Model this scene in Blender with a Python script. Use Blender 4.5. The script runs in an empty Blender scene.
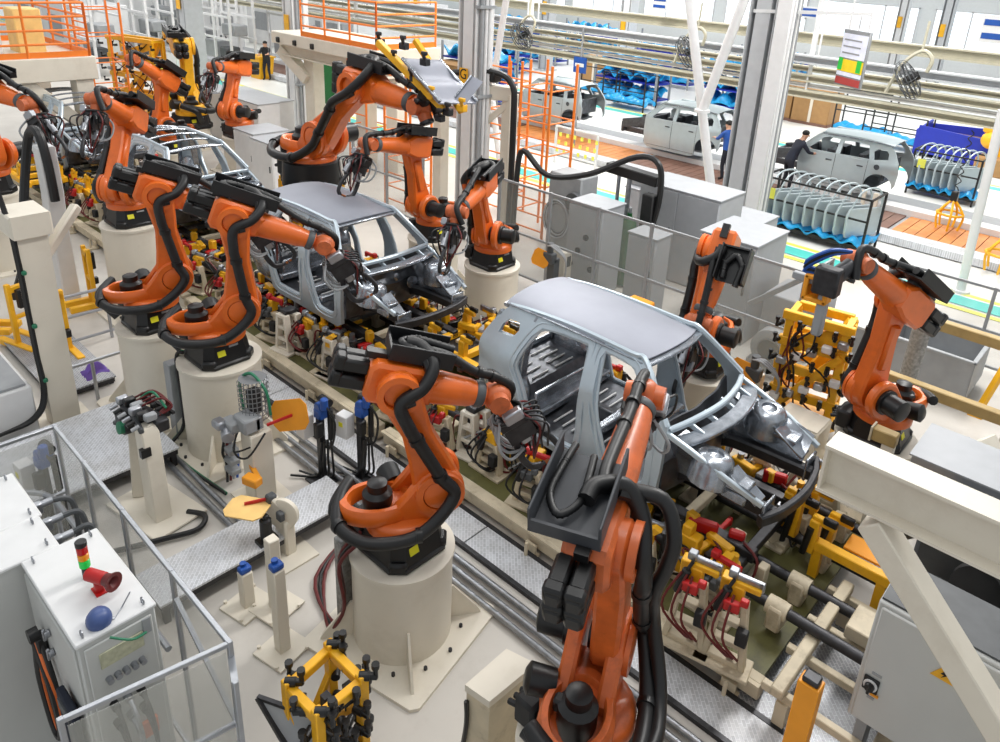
import bpy, bmesh, math, random
from mathutils import Vector as V, Matrix as M4
rnd = random.Random(7)
SC = bpy.context.scene
COL = SC.collection
PI = math.pi
R = math.radians
# ------------------------------------------------------------ camera (x runs along the line towards us, y across the hall, z up)
F = 756.82; PX, PY = 528.88, 250.44; EYE = V((0, 0, 6.0))
_v1 = V((-400-PX, -100-PY, F)); _v2 = V((1240-PX, 0-PY, F))
_x = -_v1.normalized(); _y = _v2.normalized(); _y = (_y - _x*_x.dot(_y)).normalized(); _z = _x.cross(_y)
def _ray(px, py):
    d = V((px-PX, py-PY, F)); return V((_x.dot(d), _y.dot(d), _z.dot(d)))
if _ray(500, 700).z > 0: _z = -_z
def at(px, py, z=0.0):                     # the point of the horizontal plane z seen at that place
    r = _ray(px, py); return EYE + r*((z-EYE.z)/r.z)
def aty(px, py, y):
    r = _ray(px, py); return EYE + r*((y-EYE.y)/r.y)
def atx(px, py, x):
    r = _ray(px, py); return EYE + r*((x-EYE.x)/r.x)
cam = bpy.data.cameras.new('camera'); camo = bpy.data.objects.new('camera', cam); COL.objects.link(camo)
cr, cd, cf = V((_x[0], _y[0], _z[0])), V((_x[1], _y[1], _z[1])), V((_x[2], _y[2], _z[2]))
camo.matrix_world = M4(((cr.x, -cd.x, -cf.x, EYE.x), (cr.y, -cd.y, -cf.y, EYE.y), (cr.z, -cd.z, -cf.z, EYE.z), (0, 0, 0, 1)))
cam.sensor_width = 36; cam.lens = F*36/1000; cam.shift_x = (500-PX)/1000; cam.shift_y = (PY-371)/1000
cam.clip_end = 400; cam.clip_start = .05
SC.camera = camo

# ------------------------------------------------------------ materials
MATS = {}
def lin(c):
    return tuple((x/12.92 if x <= .04045 else ((x+.055)/1.055)**2.4) for x in c)
def mat(name, rgb, metal=0.0, rough=.5, var=.12, scale=6.0, bump=0.0, bscale=60.0, grime=0.0, grime_rgb=(.16,.13,.10), spec=.5, coat=0.0, emit=None, aniso=0):
    m = bpy.data.materials.new(name); m.use_nodes = True
    nt = m.node_tree; N = nt.nodes; L = nt.links; b = N['Principled BSDF']
    c = lin(rgb)
    tc = N.new('ShaderNodeTexCoord')
    nz = N.new('ShaderNodeTexNoise'); nz.inputs['Scale'].default_value = scale; nz.inputs['Detail'].default_value = 5
    L.new(tc.outputs['Object'], nz.inputs['Vector'])
    rp = N.new('ShaderNodeValToRGB')
    rp.color_ramp.elements[0].position = .3; rp.color_ramp.elements[1].position = .7
    rp.color_ramp.elements[0].color = tuple(x*(1-var) for x in c)+(1,)
    rp.color_ramp.elements[1].color = tuple(min(1, x*(1+var*.6)) for x in c)+(1,)
    L.new(nz.outputs['Fac'], rp.inputs['Fac'])
    out = rp.outputs['Color']
    if grime:
        n2 = N.new('ShaderNodeTexNoise'); n2.inputs['Scale'].default_value = scale*.7; n2.inputs['Detail'].default_value = 8; n2.inputs['Roughness'].default_value = .7
        L.new(tc.outputs['Object'], n2.inputs['Vector'])
        r2 = N.new('ShaderNodeValToRGB'); r2.color_ramp.elements[0].position = .52; r2.color_ramp.elements[1].position = .75
        r2.color_ramp.elements[1].color = (grime, grime, grime, 1)
        L.new(n2.outputs['Fac'], r2.inputs['Fac'])
        mx = N.new('ShaderNodeMixRGB'); mx.inputs['Color2'].default_value = lin(grime_rgb)+(1,)
        L.new(r2.outputs['Color'], mx.inputs['Fac']); L.new(out, mx.inputs['Color1']); out = mx.outputs['Color']
    L.new(out, b.inputs['Base Color'])
    b.inputs['Metallic'].default_value = metal; b.inputs['Roughness'].default_value = rough
    b.inputs['Specular IOR Level'].default_value = spec
    if coat: b.inputs['Coat Weight'].default_value = coat; b.inputs['Coat Roughness'].default_value = .15
    if bump:
        n3 = N.new('ShaderNodeTexNoise'); n3.inputs['Scale'].default_value = bscale; n3.inputs['Detail'].default_value = 3
        L.new(tc.outputs['Object'], n3.inputs['Vector'])
        bp = N.new('ShaderNodeBump'); bp.inputs['Strength'].default_value = bump; bp.inputs['Distance'].default_value = .02
        L.new(n3.outputs['Fac'], bp.inputs['Height']); L.new(bp.outputs['Normal'], b.inputs['Normal'])
    if emit:
        b.inputs['Emission Color'].default_value = c+(1,); b.inputs['Emission Strength'].default_value = emit
    MATS[name] = m
    return m
def plate_mat(name, rgb, dark, scale=9.0, metal=.7, rough=.4):
    m = bpy.data.materials.new(name); m.use_nodes = True
    nt = m.node_tree; N = nt.nodes; L = nt.links; b = N['Principled BSDF']
    tc = N.new('ShaderNodeTexCoord'); mp = N.new('ShaderNodeMapping'); mp.inputs['Rotation'].default_value = (0, 0, PI/4)
    L.new(tc.outputs['Object'], mp.inputs['Vector'])
    br = N.new('ShaderNodeTexBrick'); br.inputs['Scale'].default_value = scale
    br.inputs['Mortar Size'].default_value = .035; br.inputs['Mortar Smooth'].default_value = .4
    br.inputs['Brick Width'].default_value = .62; br.inputs['Row Height'].default_value = .3
    br.inputs['Color1'].default_value = lin(rgb)+(1,); br.inputs['Color2'].default_value = lin(tuple(x*.9 for x in rgb))+(1,)
    br.inputs['Mortar'].default_value = lin(dark)+(1,)
    L.new(mp.outputs['Vector'], br.inputs['Vector'])
    nz = N.new('ShaderNodeTexNoise'); nz.inputs['Scale'].default_value = 3; nz.inputs['Detail'].default_value = 6
    L.new(tc.outputs['Object'], nz.inputs['Vector'])
    rp = N.new('ShaderNodeValToRGB'); rp.color_ramp.elements[0].position = .3; rp.color_ramp.elements[1].position = .62
    rp.color_ramp.elements[0].color = (.72, .70, .67, 1)
    L.new(nz.outputs['Fac'], rp.inputs['Fac'])
    mx = N.new('ShaderNodeMixRGB'); mx.blend_type = 'MULTIPLY'; mx.inputs['Fac'].default_value = .8
    L.new(br.outputs['Color'], mx.inputs['Color1']); L.new(rp.outputs['Color'], mx.inputs['Color2'])
    L.new(mx.outputs['Color'], b.inputs['Base Color'])
    bp = N.new('ShaderNodeBump'); bp.inputs['Strength'].default_value = .5; bp.inputs['Distance'].default_value = .01
    L.new(br.outputs['Fac'], bp.inputs['Height']); L.new(bp.outputs['Normal'], b.inputs['Normal'])
    b.inputs['Metallic'].default_value = metal; b.inputs['Roughness'].default_value = rough
    MATS[name] = m; return m
def clear_mat(name, rgb, through=.8, rough=.15):
    m = bpy.data.materials.new(name); m.use_nodes = True
    nt = m.node_tree; N = nt.nodes; L = nt.links; b = N['Principled BSDF']
    b.inputs['Base Color'].default_value = lin(rgb)+(1,); b.inputs['Roughness'].default_value = rough
    t = N.new('ShaderNodeBsdfTransparent'); mx = N.new('ShaderNodeMixShader'); mx.inputs[0].default_value = through
    L.new(b.outputs[0], mx.inputs[1]); L.new(t.outputs[0], mx.inputs[2]); L.new(mx.outputs[0], N['Material Output'].inputs[0])
    MATS[name] = m; return m
def mesh_mat(name, rgb, pitch=.05, wire=.14):          # a woven wire screen: square holes one sees through
    m = bpy.data.materials.new(name); m.use_nodes = True
    nt = m.node_tree; N = nt.nodes; L = nt.links; b = N['Principled BSDF']
    b.inputs['Base Color'].default_value = lin(rgb)+(1,); b.inputs['Roughness'].default_value = .5; b.inputs['Metallic'].default_value = .3
    tc = N.new('ShaderNodeTexCoord'); sp = N.new('ShaderNodeSeparateXYZ'); L.new(tc.outputs['Object'], sp.inputs[0])
    ad = N.new('ShaderNodeMath'); ad.operation = 'ADD'; L.new(sp.outputs[0], ad.inputs[0]); L.new(sp.outputs[1], ad.inputs[1])
    o = []
    for src in (ad.outputs[0], sp.outputs[2]):
        dv = N.new('ShaderNodeMath'); dv.operation = 'DIVIDE'; dv.inputs[1].default_value = pitch; L.new(src, dv.inputs[0])
        fr = N.new('ShaderNodeMath'); fr.operation = 'FRACT'; L.new(dv.outputs[0], fr.inputs[0])
        lt = N.new('ShaderNodeMath'); lt.operation = 'LESS_THAN'; lt.inputs[1].default_value = wire; L.new(fr.outputs[0], lt.inputs[0]); o.append(lt.outputs[0])
    mxm = N.new('ShaderNodeMath'); mxm.operation = 'MAXIMUM'; L.new(o[0], mxm.inputs[0]); L.new(o[1], mxm.inputs[1])
    t = N.new('ShaderNodeBsdfTransparent'); mx = N.new('ShaderNodeMixShader')
    L.new(mxm.outputs[0], mx.inputs[0]); L.new(t.outputs[0], mx.inputs[1]); L.new(b.outputs[0], mx.inputs[2]); L.new(mx.outputs[0], N['Material Output'].inputs[0])
    MATS[name] = m; return m
mat('orange', (.88, .41, .10), rough=.42, var=.14, scale=3, grime=.35, grime_rgb=(.40,.16,.06), coat=.3)
mat('orange_worn', (.77, .39, .21), rough=.5, var=.22, scale=9, grime=.6, grime_rgb=(.36,.2,.13))
mat('black', (.055, .055, .06), rough=.4, var=.3)
mat('black_dusty', (.11, .11, .115), rough=.6, var=.35, scale=10)
mat('hose', (.075, .075, .08), rough=.45, var=.2, scale=20)
mat('tray', (.07, .075, .085), rough=.45, var=.2)
mat('tray_grey', (.22, .23, .25), rough=.5, var=.15)
mat('cream', (.86, .83, .77), rough=.5, var=.05, scale=2, grime=.25, grime_rgb=(.62,.55,.45))
mat('cream_dirty', (.80, .75, .65), rough=.6, var=.14, scale=5, grime=.6, grime_rgb=(.45,.38,.28))
mat('white', (.85, .85, .85), rough=.4, var=.04)
mat('grey_paint', (.74, .745, .735), rough=.45, var=.04, scale=2)
mat('grey_mid', (.58, .59, .60), rough=.5, var=.08)
mat('grey_dark', (.30, .31, .32), rough=.55, var=.2)
mat('column_white', (.86, .86, .86), rough=.5, var=.04)
mat('column_grey', (.72, .73, .74), rough=.5, var=.06)
mat('alu', (.66, .67, .69), metal=.75, rough=.35, var=.08, scale=12)
mat('steel', (.62, .63, .65), metal=.85, rough=.35, var=.25, scale=14)
mat('steel_dark', (.25, .25, .26), metal=.7, rough=.45, var=.3, scale=12)
mat('body_side', (.74, .79, .825), metal=.4, rough=.36, var=.07, scale=3)
mat('body_roof', (.55, .56, .60), metal=.45, rough=.5, var=.07, scale=2.5, bump=.01)
mat('body_inner', (.64, .66, .69), metal=.8, rough=.26, var=.3, scale=9, bump=.25, bscale=9)
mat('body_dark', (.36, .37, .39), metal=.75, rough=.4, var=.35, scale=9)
mat('body_bg', (.70, .745, .76), metal=.3, rough=.4, var=.04)
mat('dark_hole', (.10, .10, .105), rough=.8)
mat('yellow', (.93, .69, .10), rough=.45, var=.12, scale=5, grime=.3, grime_rgb=(.5,.34,.06))
mat('yellow_label', (.90, .88, .12), rough=.5, var=.03)
mat('amber_sheet', (.92, .60, .13), rough=.5, var=.1, scale=4)
mat('amber_pale', (.93, .77, .48), rough=.5, var=.12, scale=5)
mat('red', (.72, .08, .08), rough=.45, var=.15)
mat('red_hose', (.38, .08, .08), rough=.5)
mat('blue', (.09, .30, .62), rough=.45)
mat('blue_film', (.13, .60, .83), rough=.35, var=.25, scale=7, bump=.4, bscale=12)
mat('blue_bin', (.10, .17, .62), rough=.5, var=.08)
mat('navy', (.10, .12, .18), rough=.8)
mat('teal_paint', (.30, .74, .70), rough=.5, var=.05)
mat('yellow_line', (.88, .87, .35), rough=.5, var=.05)
mat('green', (.05, .34, .14), rough=.5)
mat('green_hose', (.12, .45, .32), rough=.5)
mat('orange_used', (.80, .38, .15), rough=.45, var=.2, scale=7, grime=.6, grime_rgb=(.42,.2,.12), coat=.2)
mat('plate_beige', (.70, .70, .60), rough=.5, var=.2, scale=30)
mat('blue_cap', (.24, .32, .52), rough=.4)
mat('cab_grey', (.64, .65, .665), rough=.5, var=.05)
mat('olive', (.38, .37, .20), rough=.55, var=.3, scale=3, grime=.9, grime_rgb=(.16,.15,.12))
mat('orange_rail', (.93, .50, .16), rough=.45, var=.05)
mat('post_orange', (.93, .60, .09), rough=.45, var=.06)
mat('khaki', (.66, .56, .36), rough=.55, var=.12, grime=.3)
mat('wood_deck', (.78, .50, .26), rough=.6, var=.25, scale=3)
mat('brown_deck', (.45, .33, .28), rough=.6, var=.25, scale=3)
mat('carton', (.64, .49, .31), rough=.7, var=.08)
mat('skin', (.78, .60, .50), rough=.6)
mat('hair', (.07, .06, .055), rough=.7)
mat('trouser', (.10, .11, .15), rough=.85)
mat('purple', (.46, .34, .70), rough=.6)
mat('beam_khaki', (.74, .72, .64), rough=.5, var=.06)
mat('bundle_grey', (.55, .55, .54), rough=.6, var=.4, scale=25)
mat('copper', (.62, .38, .22), metal=.8, rough=.4, var=.2)
mat('lamp_red', (.75, .05, .06), rough=.25); mat('lamp_amber', (.95, .60, .03), rough=.25); mat('lamp_green', (.02, .70, .25), rough=.25, emit=.35)
mat('text_black', (.06, .06, .06), rough=.6)
mat('screen_white', (.86, .87, .92), emit=.25); mat('screen_yellow', (.90, .78, .10), emit=.25); mat('screen_green', (.15, .72, .25), emit=.25); mat('screen_red', (.66, .22, .2), emit=.2)
plate_mat('diamond', (.82, .83, .85), (.90, .91, .93), metal=.25, rough=.55)
plate_mat('diamond_dark', (.60, .61, .63), (.74, .75, .77), metal=.35)
clear_mat('clear', (.78, .78, .75), .70)
clear_mat('smoke_clear', (.62, .64, .63), .55)
clear_mat('film', (.72, .76, .77), .72)
mesh_mat('wire_mesh', (.50, .51, .52), .06, .22)
mesh_mat('wire_mesh_bright', (.74, .75, .76), .09, .14)

# ------------------------------------------------------------ mesh builder
def rotm(ax, a):
    return M4.Rotation(a, 4, ax)
def frame(p, xdir, up=V((0, 0, 1))):                   # matrix at p whose x axis points along xdir
    x = V(xdir).normalized(); up = V(up)
    if abs(x.dot(up)) > .999: up = V((1, 0, 0))
    y = up.cross(x).normalized(); z = x.cross(y)
    return M4(((x.x, y.x, z.x, p[0]), (x.y, y.y, z.y, p[1]), (x.z, y.z, z.z, p[2]), (0, 0, 0, 1)))
def catmull(pts, k=6, closed=False):
    P = [V(p) for p in pts]
    if len(P) < 3: return P
    out = []; n = len(P)
    rng = range(n) if closed else range(n-1)
    for i in rng:
        if closed: a, b, c, d = P[i-1], P[i], P[(i+1) % n], P[(i+2) % n]
        else: a, b, c, d = P[max(i-1, 0)], P[i], P[i+1], P[min(i+2, n-1)]
        for j in range(k):
            t = j/k
            out.append(.5*((2*b)+(c-a)*t+(2*a-5*b+4*c-d)*t*t+(3*b-a-3*c+d)*t**3))
    if not closed: out.append(P[-1])
    return out
def offset(poly, d):                                    # inward offset of a counter-clockwise polygon
    n = len(poly); out = []
    for i in range(n):
        a, b, c = V(poly[i-1][:2]+(0,)) if isinstance(poly[i-1], tuple) else V((*poly[i-1], 0)), V((*poly[i], 0)), V((*poly[(i+1) % n], 0))
        e1 = (b-a).normalized(); e2 = (c-b).normalized()
        n1 = V((-e1.y, e1.x, 0)); n2 = V((-e2.y, e2.x, 0)); m = n1+n2
        k = max(m.dot(m)/2, .35)
        out.append((b.x+m.x*d/k, b.y+m.y*d/k))
    return out
class MB:
    def __init__(s): s.v = []; s.f = []; s.mi = []; s.m = 0; s.T = None
    def add(s, vs, fs):
        o = len(s.v)
        s.v += [(s.T @ V(p)) if s.T is not None else V(p) for p in vs]
        s.f += [tuple(i+o for i in f) for f in fs]; s.mi += [s.m]*len(fs)
        return s
    def box(s, c, sz, rz=0, mx=None, bev=0.0):
        hx, hy, hz = sz[0]/2, sz[1]/2, sz[2]/2
        Mx = mx if mx is not None else M4.Translation(V(c)) @ rotm('Z', rz)
        if mx is not None and c is not None: Mx = mx @ M4.Translation(V(c))
        h = (hx, hy, hz); b = min(bev, hx*.9, hy*.9, hz*.9)
        if b <= 0:
            vs = [Mx @ V((x*hx, y*hy, z*hz)) for x in (-1, 1) for y in (-1, 1) for z in (-1, 1)]
            return s.add(vs, [(0,1,3,2), (4,6,7,5), (0,4,5,1), (2,3,7,6), (0,2,6,4), (1,5,7,3)])
        idx = {}; vs = []
        for x in (-1, 1):
            for y in (-1, 1):
                for z in (-1, 1):
                    for a in range(3):
                        sg = (x, y, z); idx[(x, y, z, a)] = len(vs)
                        vs.append(Mx @ V([sg[k]*(h[k] if k == a else h[k]-b) for k in range(3)]))
        fs = []
        for a in range(3):
            o = [k for k in range(3) if k != a]
            for sg in (-1, 1):
                q = []
                for u, w in ((-1,-1), (1,-1), (1,1), (-1,1)):
                    t = [0, 0, 0]; t[a] = sg; t[o[0]] = u; t[o[1]] = w; q.append(idx[(*t, a)])
                fs.append(tuple(q))
            for u in (-1, 1):
                for w in (-1, 1):
                    t0 = [0,0,0]; t1 = [0,0,0]
                    for t, sg in ((t0, -1), (t1, 1)): t[a] = sg; t[o[0]] = u; t[o[1]] = w
                    fs.append((idx[(*t0, o[0])], idx[(*t1, o[0])], idx[(*t1, o[1])], idx[(*t0, o[1])]))
        for x in (-1, 1):
            for y in (-1, 1):
                for z in (-1, 1): fs.append(tuple(idx[(x, y, z, a)] for a in range(3)))
        return s.add(vs, fs)
    def bar(s, p, q, w, h=None, bev=0.0, up=V((0, 0, 1))):
        p, q = V(p), V(q); h = w if h is None else h
        return s.box(None, ((q-p).length, w, h), mx=frame((p+q)/2, q-p, up), bev=bev)
    def ibeam(s, p, q, w, h, t=.02, up=V((0,0,1))):
        p, q = V(p), V(q); mx = frame((p+q)/2, q-p, up); l = (q-p).length
        s.box((0, 0, h/2-t/2), (l, w, t), mx=mx); s.box((0, 0, -h/2+t/2), (l, w, t), mx=mx); return s.box((0, 0, 0), (l, t*.8, h-2*t), mx=mx)
    def rings(s, rings, cap=True, closed=False):
        n = len(rings[0]); vs = [p for r in rings for p in r]; fs = []
        k = len(rings)
        for i in range(k if closed else k-1):
            for j in range(n):
                a, b = i*n, ((i+1) % k)*n
                fs.append((a+j, a+(j+1) % n, b+(j+1) % n, b+j))
        if cap and not closed: fs += [tuple(range(n))[::-1], tuple(range((k-1)*n, k*n))]
        return s.add(vs, fs)
    def lathe(s, prof, p=(0,0,0), axis=(0,0,1), n=20, cap=True):
        mx = frame(p, axis); R_ = []
        for r, h in prof: R_.append([mx @ V((h, max(r, 1e-4)*math.cos(2*PI*j/n), max(r, 1e-4)*math.sin(2*PI*j/n))) for j in range(n)])
        return s.rings(R_, cap)
    def cyl(s, p, q, r, r2=None, n=14, bev=0.0):
        p, q = V(p), V(q); l = (q-p).length; r2 = r if r2 is None else r2
        pr = [(r-bev, 0), (r, bev), (r2, l-bev), (r2-bev, l)] if bev else [(r, 0), (r2, l)]
        return s.lathe(pr, p, q-p, n)
    def tube(s, pts, r, n=8, smooth=5, closed=False, rib=0):
        P = catmull(pts, smooth, closed) if smooth else [V(p) for p in pts]
        P = [p for i, p in enumerate(P) if i == 0 or (p-P[i-1]).length > 1e-5]
        if rib:
            Q = []; 
            for i in range(len(P)-1):
                k = max(1, int((P[i+1]-P[i]).length/rib)); Q += [P[i].lerp(P[i+1], j/k) for j in range(k)]
            P = Q+[P[-1]]
        rs = []; nrm = None; m = len(P)
        for i, p in enumerate(P):
            t = ((P[(i+1) % m]-P[i-1]) if closed else (P[min(i+1, m-1)]-P[max(i-1, 0)])).normalized()
            if nrm is None: nrm = t.orthogonal().normalized()
            nrm = (nrm-t*nrm.dot(t))
            nrm = nrm.normalized() if nrm.length > 1e-6 else t.orthogonal().normalized()
            b = t.cross(nrm); rr = r*(1.0 if not rib or i % 2 else .86)
            rs.append([p+nrm*rr*math.cos(2*PI*j/n)+b*rr*math.sin(2*PI*j/n) for j in range(n)])
        return s.rings(rs, not closed, closed)
    def strip(s, pts, w, h, up=V((0,0,1)), smooth=5, wf=None):      # rectangular section swept along points
        P = catmull(pts, smooth) if smooth else [V(p) for p in pts]; m = len(P); rs = []
        for i, p in enumerate(P):
            t = (P[min(i+1, m-1)]-P[max(i-1, 0)]).normalized(); sd = V(up).cross(t)
            sd = sd.normalized() if sd.length > 1e-5 else V((0, 1, 0)); u = t.cross(sd)
            k = wf(i/(m-1)) if wf else 1; a, b = w/2*k, h/2*k; c = min(a, b)*.4
            rs.append([p+sd*x+u*z for x, z in ((a-c,-b), (a,-b+c), (a,b-c), (a-c,b), (-a+c,b), (-a,b-c), (-a,-b+c), (-a+c,-b))])
        return s.rings(rs)
    def prism(s, poly, h0, h1, mx=None, bev=0.0):            # polygon (ccw, local xy) extruded along local z
        mx = mx if mx is not None else M4.Identity(4); L = []
        if bev:
            ins = offset(poly, bev)
            L = [[(x, y, h0) for x, y in ins], [(x, y, h0+bev) for x, y in poly], [(x, y, h1-bev) for x, y in poly], [(x, y, h1) for x, y in ins]]
        else: L = [[(x, y, h0) for x, y in poly], [(x, y, h1) for x, y in poly]]
        return s.rings([[mx @ V(p) for p in l] for l in L])
    def ball(s, c, r, n=14, m=9, mx=None):
        r = (r, r, r) if isinstance(r, (int, float)) else r; mx = mx if mx is not None else M4.Translation(V(c)); rs = []
        for i in range(m+1):
            a = PI*i/m; k = max(math.sin(a), 1e-3)
            rs.append([mx @ V((r[0]*k*math.cos(2*PI*j/n), r[1]*k*math.sin(2*PI*j/n), -r[2]*math.cos(a))) for j in range(n)])
        return s.rings(rs)
    def ring(s, c, axis, ro, ri, h, n=24):                   # flat ring (washer)
        mx = frame(c, axis); L = []
        for r, x in ((ri, 0), (ro, 0), (ro, h), (ri, h)): L.append([mx @ V((x, r*math.cos(2*PI*j/n), r*math.sin(2*PI*j/n))) for j in range(n)])
        return s.rings(L, False, True)
    def grid(s, f, nu, nv, th=None):
        vs = [V(f(i/nu, j/nv)) for i in range(nu+1) for j in range(nv+1)]
        fs = [(i*(nv+1)+j, (i+1)*(nv+1)+j, (i+1)*(nv+1)+j+1, i*(nv+1)+j+1) for i in range(nu) for j in range(nv)]
        if th:
            k = len(vs); vs += [p-V(th) for p in vs]; fs += [tuple(x+k for x in f_[::-1]) for f_ in fs]
            edge = [(i*(nv+1)) for i in range(nu+1)]+[nu*(nv+1)+j for j in range(1, nv+1)]+[i*(nv+1)+nv for i in range(nu-1, -1, -1)]+[j for j in range(nv-1, 0, -1)]
            for a, b in zip(edge, edge[1:]+edge[:1]): fs.append((a, b, b+k, a+k))
        return s.add(vs, fs)
    def each(s, name, m, parent=None, ang=38):           # every loose piece becomes a mesh of its own
        up = list(range(len(s.v)))
        def find(a):
            while up[a] != a: up[a] = up[up[a]]; a = up[a]
            return a
        for f in s.f:
            r = find(f[0])
            for i in f[1:]: up[find(i)] = r
        isl = {}
        for f in s.f: isl.setdefault(find(f[0]), []).append(f)
        out = []
        for fs in isl.values():
            ids = sorted({i for f in fs for i in f}); mp = {i: k for k, i in enumerate(ids)}
            q = MB(); q.add([s.v[i] for i in ids], [tuple(mp[i] for i in f) for f in fs]); out.append(q.build(name, m, parent, ang))
        return out[0]
    def build(s, name, m, parent=None, ang=38):
        me = bpy.data.meshes.new(name); o = bpy.data.objects.new(name, me); COL.objects.link(o)
        off = V((0, 0, 0)); inv = None
        if parent is not None:
            o.parent = parent; inv = WM[parent.name].inverted()
        WM[o.name] = WM[parent.name] if parent is not None else M4.Identity(4)
        me.from_pydata([tuple(inv @ p) if inv is not None else tuple(p) for p in s.v], [], s.f)
        ms = m if isinstance(m, (list, tuple)) else [m]
        for k in ms: me.materials.append(MATS[k])
        if len(ms) > 1: me.polygons.foreach_set('material_index', s.mi)
        bm = bmesh.new(); bm.from_mesh(me); bmesh.ops.recalc_face_normals(bm, faces=bm.faces); bm.to_mesh(me); bm.free()
        me.polygons.foreach_set('use_smooth', [True]*len(me.polygons)); me.set_sharp_from_angle(angle=R(ang)); me.update()
        return o
WM = {}
def tag(o, label, cat, group=None, kind=None):
    o['label'] = label; o['category'] = cat
    if group: o['group'] = group
    o['kind'] = kind or 'thing'
    return o
def thing(name, label, cat, loc=(0, 0, 0), rz=0, group=None):
    o = bpy.data.objects.new(name, None); COL.objects.link(o); o.location = V(loc); o.rotation_euler = (0, 0, rz); o.empty_display_size = .1
    WM[o.name] = M4.Translation(V(loc)) @ rotm('Z', rz)
    return tag(o, label, cat, group)
def solo(name, mb, m, label, cat, group=None, kind=None):
    return tag(mb.build(name, m), label, cat, group, kind)
def struct(name, mb, m, parent=None):
    o = mb.build(name, m, parent)
    if parent is None: o['kind'] = 'structure'
    return o
def dup(o, loc=None, rz=None, label=None, group=None, parent=None):
    c = o.copy(); COL.objects.link(c)
    if parent is not None: c.parent = parent
    if loc is not None: c.location = V(loc)
    if rz is not None: c.rotation_euler = (0, 0, rz)
    if label: c['label'] = label
    if group: c['group'] = group
    for ch in list(o.children): dup(ch, parent=c)
    return c
def text(parent, s, p, xdir, updir, size, m, depth=.004, name='lettering'):
    cu = bpy.data.curves.new(name, 'FONT'); cu.body = s; cu.size = size; cu.extrude = depth; cu.align_x = 'CENTER'; cu.align_y = 'CENTER'
    tmp = bpy.data.objects.new(name, cu); COL.objects.link(tmp)
    dg = bpy.context.evaluated_depsgraph_get(); me = bpy.data.meshes.new_from_object(tmp.evaluated_get(dg))
    bpy.data.objects.remove(tmp)
    x = V(xdir).normalized(); u = V(updir).normalized(); z = x.cross(u)
    mx = M4(((x.x, u.x, z.x, p[0]), (x.y, u.y, z.y, p[1]), (x.z, u.z, z.z, p[2]), (0, 0, 0, 1)))
    if parent is not None: mx = WM[parent.name].inverted() @ mx
    me.transform(mx); me.materials.clear(); me.materials.append(MATS[m])
    o = bpy.data.objects.new(name, me); COL.objects.link(o)
    if parent is not None: o.parent = parent
    return o
def circ(cx, cy, r, a0, a1, n):
    return [(cx+r*math.cos(R(a0+(a1-a0)*i/n)), cy+r*math.sin(R(a0+(a1-a0)*i/n))) for i in range(n+1)]
XZ = M4(((1,0,0,0), (0,0,-1,0), (0,1,0,0), (0,0,0,1)))      # local xy -> world x,z ; extrusion along -y
# ------------------------------------------------------------ robots (local frame: x is the way the robot faces, its link on the right side)
RP = {}
def pedestal(label, x, y, h, r=.46, rz=0.0):
    t = thing('robot_pedestal', label, 'robot pedestal', (x, y, 0), 0, 'robot pedestals')
    MB().lathe([(r, .03), (r, h-.05), (r+.02, h-.045), (r+.02, h-.005), (r, h)], (x, y, 0), n=40).build('column', 'cream', t)
    b = MB(); mx = M4.Translation(V((x, y, 0))) @ rotm('Z', rz)
    b.prism([(-.66,-.6), (-.6,-.66), (.6,-.66), (.66,-.6), (.66,.6), (.6,.66), (-.6,.66), (-.66,.6)], 0, .035, mx)
    bp = b.build('base_plate', 'cream', t)
    bo = MB()
    for k in range(12): bo.cyl(mx @ V((.55*math.cos(k*PI/6), .55*math.sin(k*PI/6), .035)), mx @ V((.55*math.cos(k*PI/6), .55*math.sin(k*PI/6), .065)), .018, n=6)
    bo.each('bolt', 'steel_dark', bp)
    for k in range(4):
        g = MB(); g.prism([(r-.03, .035), (r+.3, .035), (r+.27, .1), (r+.02, .42), (r-.03, .42)], -.012, .012, mx @ rotm('Z', PI/4+k*PI/2) @ XZ)
        g.build('gusset', 'cream', t)
    return t
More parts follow.
